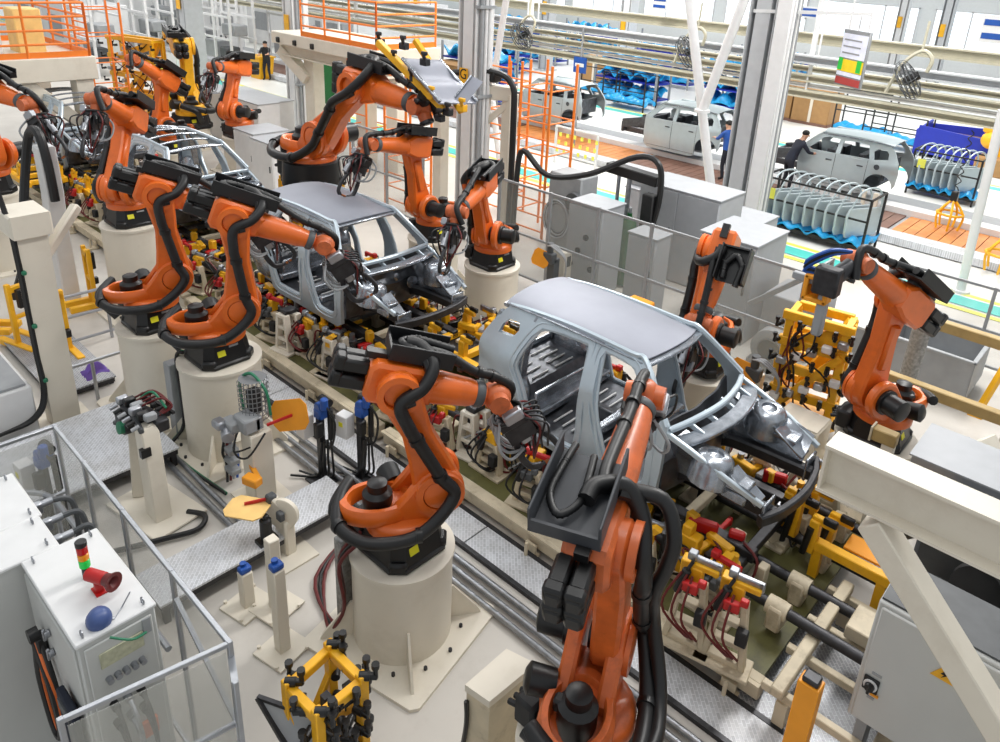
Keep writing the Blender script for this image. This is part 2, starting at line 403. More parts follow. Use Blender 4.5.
def robot(label, x, y, hp, a1, a2, a3, L1=1.15, L2=1.1, s=1.0, tool='gun', tray=True, worn=False, trayc='tray', tool_a=-60, heavy=False, group='orange welding robots', paint='orange', tl=.7, motors=True, tw=.40, ty=.17, th=.15, thr=.048, extra=False):
    a1, a2, a3 = R(a1), R(a2), R(a3)
    t = thing('industrial_robot', label, 'robot', (x, y, hp), a1, group)
    Wd = M4.Translation(V((x, y, hp))) @ rotm('Z', a1) @ M4.Scale(s, 4)
    oc = paint
    def mb():
        m = MB(); m.T = Wd; return m
    # base, which stays square to the hall
    Bm = rotm('Z', -a1)
    b = MB(); b.T = Wd @ Bm
    oct_ = [(-.375,-.25), (-.25,-.375), (.25,-.375), (.375,-.25), (.375,.25), (.25,.375), (-.25,.375), (-.375,.25)]
    b.prism(oct_, 0, .07, None, .02)
    b.rings([[V((px*k, py*k, z)) for px, py in oct_] for k, z in ((.94, .07), (.88, .16), (.82, .30), (.80, .33))])
    if heavy: b.lathe([(.44, -.02), (.42, .34), (.40, .36)], n=28)
    for k in range(4): b.box((.35*math.cos(PI/4+k*PI/2), .35*math.sin(PI/4+k*PI/2), .08), (.2, .19, .12), rz=PI/4+k*PI/2, bev=.03)
    ba = b.build('base', 'black', t)
    lb = MB(); lb.T = Wd @ Bm; lb.box(None, (.11, .012, .085), mx=M4.Translation(V((.325, -.12, .21))) @ rotm('Z', R(90)) @ rotm('X', R(-22)), bev=.003); lb.build('warning_label', 'yellow_label', ba)
    lw = MB(); lw.T = Wd @ Bm; lw.box(None, (.13, .012, .03), mx=M4.Translation(V((.312, .06, .275))) @ rotm('Z', R(90)) @ rotm('X', R(-22)), bev=.003); lw.build('name_plate', 'grey_mid', ba)
    cn = mb(); cn.T = Wd @ Bm; cn.box((-.40, -.12, .18), (.2, .34, .26), bev=.03)
    for k in range(5): cn.cyl((-.48, -.26+.07*k, .2), (-.56, -.26+.07*k, .17), .025, n=8)
    cn.build('connector_box', 'black_dusty', ba)
    # rotating column
    c = mb(); c.lathe([(.37, .33), (.37, .40), (.34, .45), (.30, .47)], n=28)
    outl = [(-.12,.42), (.30,.42), (.48,.52)]+circ(.35, .75, .25, -40, 150, 10)+[(.02, .72), (-.12, .56)]
    for y0, y1 in ((-.20, -.07), (.13, .25)): c.prism(outl, -y1, -y0, XZ, .025)
    c.box((.12, .03, .5), (.5, .3, .14), bev=.03)
    ca = c.build('rotating_column', oc, t)
    # oval gearbox ring behind
    g = mb(); n = 28; L = []
    for k0, z in ((.70, .46), (1.0, .46), (1.04, .5), (1.0, .58), (.92, .62), (.76, .62), (.70, .58)):
        L.append([V((-.24+.40*(k0 if k0 > .8 else k0*.98)*math.cos(2*PI*j/n), .03+.27*k0*math.sin(2*PI*j/n), z-(.1*math.cos(2*PI*j/n) if False else 0))) for j in range(n)])
    g.rings(L, False, True); g.box((-.56, .03, .52), (.12, .26, .12), bev=.03); g.build('gearbox_ring', oc, ca)
    m1 = mb(); m1.lathe([(.13, .4), (.15, .5), (.15, .66), (.10, .70), (.10, .78), (.06, .8)], (-.24, .03, 0), n=18); m1.box((-.24, .14, .62), (.1, .14, .12), bev=.02)
    m1.lathe([(.11, 0), (.12, .2), (.07, .23)], (-.06, .26, .56), (-.3, 1, .2), n=14); m1.build('motor', 'black', ca)
    m2 = mb(); m2.lathe([(.19, 0), (.19, .05), (.15, .07), (.15, .2), (.13, .22), (.13, .3), (.06, .31)], (.35, -.2, .75), (0, -1, 0) if False else (0, 1, 0), n=20)
    m2.T = Wd; m2.lathe([(.17, 0), (.17, .04), (.14, .05), (.14, .26), (.10, .28)], (.35, .25, .75), (0, 1, 0), n=20); m2.build('shoulder_motor', 'black', ca)
    hub = mb(); hub.ring((.35, -.20, .75), (0, -1, 0), .24, .17, .04); hub.lathe([(.17, 0), (.16, .03), (.1, .045)], (.35, -.2, .75), (0, -1, 0), n=20); hub.build('shoulder_cover', oc, ca)
    # link arm
    S = M4.Translation(V((.35, 0, .75))) @ rotm('Y', a2)
    l = mb(); po = circ(0, 0, .23, 190, 350, 8)+[(.215, .16), (.15, L1*.55)]+circ(0, L1, .20, -10, 190, 10)+[(-.13, L1*.6), (-.17, L1*.35), (-.225, .14)]
    l.prism(po, -.06, .16, S @ XZ, .03)
    la = l.build('link_arm', oc, t)
    if True:
        e_ = mb(); e_.ring(S @ V((0, -.16, L1)), (S.to_3x3() @ V((0, -1, 0))), .205, .14, .06, 28); e_.build('elbow_ring', oc, la)
        e2 = mb(); e2.lathe([(.142, 0), (.13, .02), (.06, .024)], S @ V((0, -.155, L1)), S.to_3x3() @ V((0, -1, 0)), n=24); e2.build('elbow_cover', oc, la)
    bn = mb(); bn.bar(S @ V((.02, .06, .35)), S @ V((.02, .06, L1-.3)), .1, .16, bev=.03); bn.build('link_rib', oc, la)
    # arm housing and forearm
    E = M4.Translation(S @ V((0, 0, L1))) @ rotm('Y', -a3)
    h = mb(); po = [(-.30,-.13), (-.24,-.2), (.12,-.2), (.34,-.13), (.36, .13), (.20, .22), (-.24, .22), (-.30, .16)]
    h.prism(po, -.26, .08, E @ XZ, .035)
    ah = h.build('arm_housing', oc, t)
    for dz, dy in () if not motors else ((.1, .1), (-.07, .1), (.1, .24), (-.07, .24)) if not heavy else ((.12, .1), (-.02, .1), (-.16, .1)):
        mo = mb(); mo.box((-.45, dy-.03, dz), (.34, .13, .14), mx=E, bev=.025); mo.box((-.56, dy-.03, dz+.02), (.1, .14, .15), mx=E, bev=.02); mo.build('wrist_motor', 'black', ah)
    f = mb(); f.lathe([(.17, .3), (.165, .42), (.14, .7*L2), (.115, L2-.22), (.115, L2-.14)], E @ V((0, .09, 0)), E.to_3x3() @ V((1, 0, 0)), n=20)
    fa = f.build('forearm', oc, t)
    k_ = mb(); k_.lathe([(.125, L2-.24), (.135, L2-.22), (.135, L2-.17), (.12, L2-.15)], E @ V((0, .09, 0)), E.to_3x3() @ V((1, 0, 0)), n=20); k_.build('collar', 'grey_dark', fa)
    Wp = E @ V((L2, .09, 0))
    w = mb(); w.ball(None, (.15, .13, .14), mx=M4.Translation(Wp) @ (E.to_3x3().to_4x4())); w.lathe([(.10, -.17), (.105, -.1), (.105, .1), (.09, .17)], Wp, E.to_3x3() @ V((0, 1, 0)), n=16)
    tp = rotm('Y', -R(tool_a))
    Tm = M4.Translation(Wp) @ tp
    w.lathe([(.09, .08), (.085, .2)], Wp, Tm.to_3x3() @ V((1, 0, 0)), n=16)
    wr = w.build('wrist', 'orange_worn' if paint == 'orange' else paint, t)
    fl = mb(); fl.lathe([(.095, .2), (.095, .24), (.06, .25)], Wp, Tm.to_3x3() @ V((1, 0, 0)), n=16); fl.build('flange', 'steel_dark', wr)
    # hoses
    hr = .064
    HC = [V((-.45, -.12, .22)), V((-.66, .02, .5)), V((-.5, .3, .62)), V((-.6, .1, .58)), V((-.62, -.2, .5)), V((-.35, -.42, .44)), V((.12, -.42, .46)),
          S @ V((.12, -.30, -.02)), S @ V((.07, -.27, .25)), S @ V((0.0, -.26, L1*.6)), S @ V((-.02, -.27, L1-.32))]
    HC += [E @ V((.03, -.24, -.06)), E @ V((.2, -.18, .12)), E @ V((.26, -.04, .3)), E @ V((.14, .14, .37)), E @ V((.0, .17, .37))]
    ho = mb(); ho.tube(HC, hr, n=10, smooth=7); hs = ho.build('hose_package', 'hose', t)
    cl = mb()
    for q, d in ((V((.12, -.42, .46)), V((1, 0, 0))), (S @ V((.0, -.26, L1*.6)), S.to_3x3() @ V((0, 0, 1))), (S @ V((.07, -.27, .25)), S.to_3x3() @ V((0, 0, 1))), (V((-.62, -.2, .5)), V((.6, -1, 0)))):
        cl.lathe([(.076, -.03), (.076, .03)], q, d, n=12)
    cl.each('hose_clamp', 'black', hs)
    h2 = mb(); h2.tube([E @ V((.15, -.2, -.02)), E @ V((.0, -.23, -.1)), E @ V((.1, -.2, -.02)), E @ V((.24, -.12, .2)), E @ V((.2, .0, .3))], .05, n=8); h2.build('hose_loop', 'hose', hs)
    if extra:
        h3 = mb(); h3.tube([E @ V((.3, -.02, .22)), E @ V((.32, -.3, .2)), E @ V((.2, -.42, .0)), S @ V((.12, -.40, L1-.25)), S @ V((.06, -.34, L1*.55)), S @ V((.1, -.36, .2)), V((.2, -.5, .5)), V((-.25, -.5, .44)), V((-.62, -.1, .5)), V((-.5, .34, .58))], .056, n=10); h3.build('second_hose', 'hose', hs)
    if tray:
        tz = .27
        y0, y1 = ty-tw/2, ty+tw/2
        b = mb(); b.box((.46-tl/2, ty, tz), (tl, tw, .025), mx=E); b.box((.46-tl/2, y0+.01, tz+th/2), (tl, .022, th), mx=E, bev=.006); b.box((.46-tl/2, y1-.01, tz+th/2), (tl, .022, th), mx=E, bev=.006)
        b.box((.47-tl, ty, tz+.05), (.022, tw-.02, .1), mx=E)
        tr = b.build('cable_tray', trayc, t)
        hy = y0+.08 if thr > .04 else y0+.22
        q = mb(); q.tube([E @ V((.42, hy+.02, tz+.07)), E @ V((.2, hy, tz+.08)), E @ V((.72-tl, hy, tz+.08)), E @ V((.58-tl, (hy+y1-.07)/2, tz+.08)), E @ V((.72-tl, y1-.07, tz+.08)), E @ V((.2, y1-.07, tz+.08)), E @ V((.5, y1-.1, tz+.06))], thr, n=10, rib=thr*.38); q.build('corrugated_hose', 'hose', tr)
        br = mb(); br.bar(E @ V((.1, .1, .2)), E @ V((.1, .1, tz)), .1, .2); br.bar(E @ V((-.25, .1, .2)), E @ V((-.25, .1, tz)), .1, .2); br.each('tray_bracket', 'black', tr)
    fh = mb(); fh.tube([E @ V((.2, .1, .36)), E @ V((.42, .12, .33)), E @ V((.7*L2, .12, .22)), E @ V((L2-.1, .13, .2)), E @ V((L2+.12, .13, .12)), Tm @ V((.2, .15, .06))], .048, n=10)
    hh = fh.build('forearm_hose', 'hose', t)
    cc = mb()
    for q in (.62, .8, .95): cc.lathe([(.06, -.02), (.06, .02)], E @ V((L2*q-.05, .125, .345-.16*q)), E.to_3x3() @ V((1, 0, -.2)), n=12)
    cc.each('hose_clamp', 'black', hh)
    if tool == 'gun': weld_gun(t, Wd @ Tm, s)
    return t, Wd @ Tm
def weld_gun(parent, Mx, s=1.0):                          # a servo spot welding gun hung from the flange (x away from the flange)
    def mb():
        m = MB(); m.T = Mx; return m
    a = mb(); a.box((.30, 0, .0), (.10, .26, .28), bev=.01); a.box((.45, .07, .02), (.24, .02, .30)); a.box((.45, -.07, .02), (.24, .02, .30)); a.bar((.33, 0, .16), (.60, 0, .2), .05, .04)
    g = a.build('weld_gun', 'steel_dark', parent)
    b = mb(); b.box((.42, .0, .0), (.2, .11, .2), bev=.015); b.box((.36, .17, .05), (.14, .1, .16), bev=.01); b.build('transformer', 'black', g)
    c = mb(); c.strip([(.5, 0, -.05), (.75, 0, -.12), (.95, 0, -.10), (1.02, 0, .0)], .05, .07); c.cyl((1.02, 0, -.02), (1.02, 0, .08), .018, n=8); c.build('lower_electrode', 'steel_dark', g)
    d = mb(); d.strip([(.5, 0, .12), (.75, 0, .24), (.95, 0, .26), (1.02, 0, .20)], .05, .06); d.cyl((1.02, 0, .22), (1.02, 0, .12), .018, n=8); d.build('upper_electrode', 'steel_dark', g)
    d = mb(); d.cyl((1.02, 0, .06), (1.02, 0, .10), .02, n=8); d.cyl((1.02, 0, .12), (1.02, 0, .16), .02, n=8); d.each('electrode_tip', 'copper', g)
    h = mb()
    for k in range(3): h.tube([(.25, .1-.1*k, .14), (.45, .24-.2*k, .22), (.7, .12-.1*k, .1), (.9, 0, -.02)], .012, n=6)
    h.each('red_hose', 'red_hose', g)
    h = mb(); h.tube([(.24, .16*math.cos(a), .16*math.sin(a)) for a in [k*PI/5 for k in range(10)]], .02, n=6, smooth=2, closed=True); h.build('hose_hoop', 'hose', g)
    h = mb(); h.box((.62, .06, .02), (.16, .1, .12), bev=.015); h.box((.2, -.14, .05), (.12, .1, .2), bev=.015); h.each('gun_block', 'alu', g)
    e = mb(); e.cyl((.38, -.02, .2), (.62, -.02, .26), .05, n=12); e.build('servo_motor', 'steel', g)
    h = mb()
    for k in range(5): h.tube([(.3, -.12+.05*k, .13), (.42, -.22+.1*k, .3), (.62, -.2+.08*k, .22-.05*k), (.8, -.05+.02*k, .18-.06*k)], .012, n=6)
    h.each('gun_hose', 'hose', g)
    h = mb()
    for k in range(4): h.tube([(.22, -.1+.06*k, -.1), (.36, -.26+.15*k, -.22), (.6, -.2+.12*k, -.2), (.7, -.03, -.05)], .016, n=6)
    h.each('grey_hose', 'grey_mid', g)
    return g
flr = MB(); flr.box((-30, 25, -.05), (100, 70, .1)); mat('concrete', (.77,.75,.72), rough=.5, var=.08, scale=1.2, grime=.35, grime_rgb=(.56,.52,.47)); struct('floor', flr, 'concrete')
RB = [
 ('orange robot on the wide pedestal by the yellow clamp fixture, reaching to the near car', -4.25, 3.46, 1.0, 56, -19, -16, dict(L1=1.2, L2=1.02, s=.88, tl=.62)),
 ('big foreground robot seen from behind, grey tray on its arm, reaching into the near car', -1.96, 3.2, .92, 112, -15, 11, dict(s=.9, L1=1.2, L2=1.55, tl=.74, tw=.5, ty=.24, th=.2, thr=.03, extra=True, trayc='tray_grey', paint='orange_used')),
 ('orange robot reaching into the middle car, on the pedestal with the green cable', -8.05, 3.73, 1.25, 58, 0, -22, dict(s=.88, L1=1.25, L2=1.2, tl=.85)),
 ('orange robot reaching into the middle car from behind the green cabled pedestal', -9.42, 3.55, 1.25, 66, -4, -22, dict(s=.88, L1=1.25, L2=1.2, tl=.75)),
 ('orange robot with its forearm raised to the left beside the rearmost silver car frame', -12.6, 4.6, 1.55, -46, -33, 27, dict(s=.9, L1=1.28, L2=1.22)),
 ('small far orange robot bent over beside the grey column at top left', -19.27, 10.14, 1.0, -62, -23, 9, {}),
 ('large orange robot on a black drum base stretched towards the silver panel gripper', -13.0, 8.3, 1.5, 3, 44, -5, dict(s=1.35, heavy=True, tool=None)),
 ('orange robot with an upright link, holding a round weld gun above the middle car', -9.9, 8.83, 1.08, -85, 12, 11, dict(s=.89, L1=1.29, L2=1.22)),
 ('orange robot on the cream pedestal in front of the tall cream portal', -8.25, 8.7, 1.08, -65, 28, -8, dict(s=.88, L1=1.28, L2=1.2)),
 ('orange robot behind the roof of the near car, its wrist hanging towards us', -4.1, 8.62, .9, -80, -5, -56, dict(s=.9, L1=1.2, L2=1.05, tl=.5, ty=.38, th=.2, motors=False)),
 ('orange robot at right holding the black and yellow gripper high', -1.8, 8.8, .83, -114, -6, 34, dict(tool=None, s=.9, L1=1.28, L2=1.22)),
]
ROB = []
for lb, x, y, hp, a1, a2, a3, kw in RB:
    ROB.append(robot(lb, x, y, hp, a1, a2, a3, **kw))
# ------------------------------------------------------------ car bodies in bare metal (local: rear at x .3, nose at x 4.1, sill at z 0)
def densify(loop, d=.07):
    out = []; n = len(loop)
    for i in range(n):
        a, b = loop[i], loop[(i+1) % n]; l = math.hypot(b[0]-a[0], b[1]-a[1]); k = max(1, int(l/d))
        out += [(a[0]+(b[0]-a[0])*j/k, a[1]+(b[1]-a[1])*j/k) for j in range(k)]
    return out
def side_y(x, z):
    if z < .5: y = .795+.045*math.sin(PI*max(z, 0)/1.0)
    elif z < .95: y = .84-.03*(z-.5)/.45
    else: y = .81-.245*((z-.95)/.47)**1.15
    if x < 1.0: y -= .30*(1.0-x)**2.2
    if x < 1.15 and .70 < z < 1.0: y += .035*math.sin(PI*(z-.70)/.30)*min(1, (1.15-x)*3)
    if x > 3.0: y -= .06*(x-3.0)
    return y
SIDE_OPEN = dict(outer=[(.42,.28)]+circ(.76, .30, .36, 180, 0, 14)+[(1.13,.06), (1.3,.0), (2.85,.0), (2.98,.08), (3.02,.5), (3.02,.99), (2.56,1.425), (2.35,1.45), (1.6,1.465), (1.0,1.44), (.66,1.395), (.53,1.25), (.38,1.0), (.33,.75), (.35,.4)],
    holes=[[(1.28,.20), (1.22,.34), (1.16,.52), (1.06,.70), (1.0,.84), (1.03,1.0), (1.12,1.22), (1.22,1.335), (1.5,1.37), (1.84,1.38), (1.88,1.33), (1.95,.8), (1.97,.45), (1.93,.2), (1.87,.16), (1.36,.15)],
           [(2.07,1.385), (2.3,1.38), (2.47,1.345), (2.68,1.13), (2.83,.95), (2.86,.7), (2.86,.3), (2.8,.19), (2.7,.15), (2.46,.15), (2.36,.22), (2.25,.5), (2.13,.85), (2.04,1.3)],
           [(.64,1.10), (.88,1.13), (.93,1.22), (.90,1.29), (.74,1.28), (.66,1.2)]])
SIDE_SHUT = dict(outer=SIDE_OPEN['outer'], holes=[
           [(1.10,1.0), (1.90,.98), (1.90,1.33), (1.6,1.36), (1.22,1.34)],
           [(2.02,.975), (2.74,.96), (2.78,1.0), (2.46,1.33), (2.3,1.36), (2.02,1.35)], [(.64,1.06), (.98,1.0), (1.05,1.2), (.98,1.29), (.74,1.28), (.66,1.2)]])
def side_panel(Wm, sg, spec, th=.055):
    bm = bmesh.new(); ed = []
    for lp in [spec['outer']]+spec['holes']:
        vs = [bm.verts.new((x, 0, z)) for x, z in densify(lp)]
        ed += [bm.edges.new((vs[i], vs[(i+1) % len(vs)])) for i in range(len(vs))]
    bmesh.ops.triangle_fill(bm, use_beauty=True, use_dissolve=False, edges=ed)
    for _ in range(2):
        lg = [e for e in bm.edges if e.calc_length() > .13]
        if lg: bmesh.ops.subdivide_edges(bm, edges=lg, cuts=1); bmesh.ops.triangulate(bm, faces=[f for f in bm.faces if len(f.verts) > 3])
    for v in bm.verts: v.co.y = sg*side_y(v.co.x, v.co.z)
    bmesh.ops.recalc_face_normals(bm, faces=bm.faces)
    if sum(f.normal.y for f in bm.faces)*sg < 0: bmesh.ops.reverse_faces(bm, faces=bm.faces)
    bm.verts.index_update(); bm.faces.ensure_lookup_table()
    out = [v.co.copy() for v in bm.verts]; fs = [tuple(v.index for v in f.verts) for f in bm.faces]
    be = [(e.verts[0].index, e.verts[1].index) for e in bm.edges if e.is_boundary]; k = len(out); bm.free()
    m = MB(); m.T = Wm
    inn = [V((p.x, p.y-sg*th, p.z)) for p in out]
    m.add(out+inn, fs+[tuple(i+k for i in f[::-1]) for f in fs]+[(a, b, b+k, a+k) for a, b in be])
    return m
def car_body(label, x0, y0, z0, roof=True, open_=True, flip=False, group=None, full=True, paint='body_side', roofm='body_roof'):
    t = thing('bare_car', label, 'car', (x0, y0, z0), PI if flip else 0, group)
    Wm = M4.Translation(V((x0, y0, z0))) @ rotm('Z', PI if flip else 0)
    def mb():
        m = MB(); m.T = Wm; return m
    spec = SIDE_OPEN if open_ else SIDE_SHUT
    for sg in (-1, 1):
        sp = side_panel(Wm, sg, spec).build('side_frame', paint, t, 50)
        fl = mb()
        for h in spec['holes']:
            fl.tube([(x, sg*(side_y(x, z)-.035), z) for x, z in offset(h[::-1], .018) if True], .024, n=6, smooth=3, closed=True)
        fl.tube([(x, sg*(side_y(x, z)-.01), z) for x, z in ((3.0, .99), (2.56, 1.43), (2.35, 1.455), (1.6, 1.47), (1.0, 1.445), (.66, 1.4))], .03, n=6, smooth=4)
        fl.build('door_flange' , paint, sp)
        if open_:
            sm = mb()
            for h in spec['holes'][:2]:
                hh = [(x, z) for x, z in offset(h[::-1], -.05)]
                sm.tube([(x, sg*(side_y(x, z)+.002), z) for x, z in hh], .011, n=5, smooth=3, closed=True)
            sm.build('seal_step', paint, sp)
        else:
            d = mb()
            for x in (2.0, 1.12): d.tube([(x, sg*(side_y(x, .97)+.001), .97), (x, sg*(side_y(x, .5)+.001), .5), (x, sg*(side_y(x, .1)+.001), .1)], .006, n=5)
            d.tube([(x, sg*(side_y(x, .1)+.001), .1) for x in (1.15, 2, 2.9)], .006, n=5)
            d.build('door_gap', 'grey_dark', sp)
            hd = mb()
            for x in (2.16, 1.3): hd.box((x, sg*(side_y(x, .78)+.012), .78), (.17, .03, .035), bev=.01)
            hd.lathe([(.075, 0), (.07, .006)], (.86, sg*(side_y(.86, .84)), .84), (0, sg, 0), n=16)
            hd.build('door_handle', ['body_dark'], sp)
    rz = lambda u, v: 1.425+.055*(1-v*v)+.04*math.sin(PI*min(1, max(0, u*.9+.08)))-.012*(abs(v) > .97)
    rx = lambda u, v: (.60-.03*(1-v*v))*(1-u)+(2.50+.11*(1-v*v))*u
    hw = lambda u: .545+.025*math.sin(PI*u)
    if roof:
        r = mb(); r.grid(lambda u, v: (rx(u, 2*v-1), hw(u)*(2*v-1), rz(u, 2*v-1)), 24, 16, (0, 0, .015))
        ro = r.build('roof_panel', roofm, t)
        q = mb()
        for sg in (-1, 1): q.tube([(rx(u, 1)+.02, sg*(hw(u)+.018), rz(u, 1)-.004) for u in (0, .25, .5, .75, 1)], .012, n=6)
        q.each('roof_seam', 'body_inner', ro)
    else:
        for u in (0, .24, .5, .75, 1):
            b = mb(); b.strip([(rx(u, v), hw(u)*v, rz(u, v)-.03) for v in (-1, -.5, 0, .5, 1)], .07, .03); b.build('roof_bow', 'body_inner', t)
    if not full:
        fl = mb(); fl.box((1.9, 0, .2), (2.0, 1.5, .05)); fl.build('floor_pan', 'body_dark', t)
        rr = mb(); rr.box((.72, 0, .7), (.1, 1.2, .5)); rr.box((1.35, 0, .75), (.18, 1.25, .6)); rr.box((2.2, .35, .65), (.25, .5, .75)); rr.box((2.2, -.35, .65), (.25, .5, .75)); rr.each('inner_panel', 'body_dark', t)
    else:
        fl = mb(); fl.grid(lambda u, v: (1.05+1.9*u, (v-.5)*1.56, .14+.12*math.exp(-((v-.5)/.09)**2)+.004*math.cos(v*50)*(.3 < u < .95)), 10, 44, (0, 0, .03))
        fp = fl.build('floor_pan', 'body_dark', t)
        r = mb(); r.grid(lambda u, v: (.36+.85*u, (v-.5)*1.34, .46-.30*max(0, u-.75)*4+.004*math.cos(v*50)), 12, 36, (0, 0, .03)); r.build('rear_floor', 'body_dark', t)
        s = mb()
        for x in (1.25, 1.95, 2.35): s.box((x, 0, .24), (.11, 1.5, .11), bev=.02)
        s.each('cross_member', 'body_inner', fp)
        s = mb()
        for k in range(7):
            for sg in (-1, 1): s.box((1.42+.065*k*2, sg*.36, .16), (.022, .34, .02), bev=.004)
        for k in range(4): s.box((.55+.13*k, .2, .475), (.02, .36, .02), bev=.004); s.box((.55+.13*k, -.25, .475), (.02, .3, .02), bev=.004)
        s.each('floor_rib', 'white', fp)
        for sg in (-1, 1):
            wv = mb(); wv.ball((.76, sg*.66, .42), (.37, .17, .36), 16, 10); wv.build('wheelhouse', 'body_inner', t)
            ip = mb(); ip.strip([(1.02, sg*.68, .4), (1.02, sg*.66, .9), (1.08, sg*.56, 1.3), (1.1, sg*.5, 1.4)], .12, .05, up=(1, 0, 0)); ip.build('inner_pillar', 'body_inner', t)
        b = mb(); b.strip([(.62, -.55, 1.38), (.6, -.2, 1.42), (.6, .2, 1.42), (.62, .55, 1.38)], .12, .05); b.build('rear_header', 'body_inner', t)
        b = mb(); b.strip([(2.52, -.56, 1.39), (2.6, -.25, 1.43), (2.62, 0, 1.44), (2.6, .25, 1.43), (2.52, .56, 1.39)], .12, .035); b.build('front_header', 'body_inner', t)
        b = mb(); b.box((1.20, 0, .34), (.05, 1.3, .30), bev=.015)
        b.build('seat_back_panel', 'body_inner', t)
        b = mb(); b.box((.37, 0, .42), (.08, 1.22, .22), bev=.03); b.strip([(.40, -.60, .45), (.42, -.62, .9), (.56, -.56, 1.3)], .08, .06, up=(1, 0, 0)); b.strip([(.40, .60, .45), (.42, .62, .9), (.56, .56, 1.3)], .08, .06, up=(1, 0, 0)); b.build('tailgate_frame', 'body_inner', t)
        # front end
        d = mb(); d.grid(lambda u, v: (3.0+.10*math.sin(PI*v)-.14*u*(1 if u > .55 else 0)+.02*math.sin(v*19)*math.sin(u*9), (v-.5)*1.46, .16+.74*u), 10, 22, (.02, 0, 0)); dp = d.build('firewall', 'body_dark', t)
        d = mb()
        for y, z, a in ((-.35, .5, .09), (.1, .62, .06), (.4, .45, .1), (.0, .35, .07), (-.55, .7, .05)): d.lathe([(a, 0), (a, .02), (a*.6, .03)], (3.10, y, z), (1, 0, .1), n=14)
        d.each('firewall_port', 'body_inner', dp)
        c = mb(); c.strip([(3.02, -.76, .95), (3.12, -.45, .985), (3.18, 0, 1.0), (3.12, .45, .985), (3.02, .76, .95)], .06, .06); c.build('windscreen_sill', 'body_side', t)
        c = mb(); c.strip([(3.14, -.74, .86), (3.27, -.45, .90), (3.33, 0, .91), (3.27, .45, .90), (3.14, .74, .86)], .16, .05); c.build('cowl_panel', 'body_inner', t)
        c = mb()
        for y in (-.5, -.2, .15, .5): c.strip([(3.09, y, .95), (3.26, y, .90)], .03, .06, smooth=0)
        c.each('cowl_rib', 'body_side', t)
        for sg in (-1, 1):
            a = mb(); a.grid(lambda u, v: (3.0+.95*u, sg*(.50+.24*v-.05*u), .36+(.50-.20*u)*v**.6+.03*math.sin(9*u)*math.sin(7*v)), 14, 10, (0, 0, .02)); a.build('inner_wing', 'body_inner', t)
            a = mb(); a.lathe([(.23, -.26), (.20, -.04), (.175, .0), (.15, .02), (.085, .03), (.08, .0), (.05, -.01)], (3.46, sg*.59, .80), (.05, -sg*.12, 1), n=12); a.build('strut_tower', 'body_inner', t)
            a = mb(); a.box((3.72, sg*.57, .62), (.26, .24, .05), bev=.012); a.bar((3.62, sg*.52, .70), (3.95, sg*.52, .5), .2, .03, .008); a.bar((3.05, sg*.6, .84), (3.34, sg*.6, .78), .26, .03, .008); a.each('wing_gusset', 'body_inner', t)
            a = mb(); a.strip([(2.98, sg*.78, .93), (3.3, sg*.76, .84), (3.65, sg*.73, .72), (4.02, sg*.66, .58)], .045, .06); a.build('wing_rail', 'body_side', t)
            a = mb(); a.strip([(2.7, sg*.40, .10), (2.95, sg*.42, .22), (3.2, sg*.43, .34), (4.08, sg*.44, .38)], .11, .14); a.build('chassis_rail', 'steel_dark', t)
            a = mb(); a.box((4.02, sg*.5, .42), (.03, .24, .26), bev=.01); a.box((3.72, sg*.60, .5), (.26, .1, .12), bev=.02); a.each('crash_bracket', 'body_inner', t)
        a = mb(); a.strip([(4.02, -.66, .40), (4.12, -.4, .41), (4.17, 0, .42), (4.12, .4, .41), (4.02, .66, .40)], .07, .12); a.build('bumper_beam', 'steel_dark', t)
    return t
CAR = []
CAR.append(car_body('bare silver and blue-grey car body nearest us, worked on through its windscreen opening', -6.0, 6.52, .8))
CAR.append(car_body('bare silver car body in the middle of the line, shown from its open front end', -11.35, 6.52, .8))
CAR.append(car_body('roofless silver car frame with bare roof bows, further back on the line', -16.7, 6.52, .8, roof=False))
CAR.append(car_body('last car frame on the line, half hidden behind the raised forearm robot', -22.05, 6.52, .8, roof=False))
# ------------------------------------------------------------ pedestals under the robots
def ped(label, x, y, h, r=.46, rz=0): return pedestal(label, x, y, h, r, rz)
ped('cream robot pedestal nearest the yellow clamp fixture, with floor plate and gussets', -4.25, 3.46, 1.0, .455, R(12))
ped('cream robot pedestal at the bottom edge, mostly below the picture', -1.96, 3.2, .92, .46)
ped('cream robot pedestal with a green cable up its left side, behind the orange paddles', -8.05, 3.73, 1.25, .47)
ped('cream robot pedestal partly hidden behind the one with the green cable', -9.42, 3.55, 1.25, .45)
ped('tall cream robot pedestal under the robot with the raised forearm', -12.6, 4.6, 1.55, .46)
ped('far cream robot pedestal at top left beside the grey column', -19.27, 10.14, 1.0, .46)
ped('wide cream pedestal under the black drum base of the large panel robot', -13.0, 8.3, 1.48, .5)
ped('cream robot pedestal behind the open front of the middle car', -9.9, 8.83, 1.08, .46)
ped('free standing cream robot pedestal beside the mesh fence, left of the near car roof', -8.25, 8.7, 1.08, .46)
ped('cream robot pedestal seen through the windscreen opening of the near car', -4.1, 8.62, .85, .46)
ped('low cream robot pedestal behind the big cream beam at right', -1.8, 8.8, .83, .46)
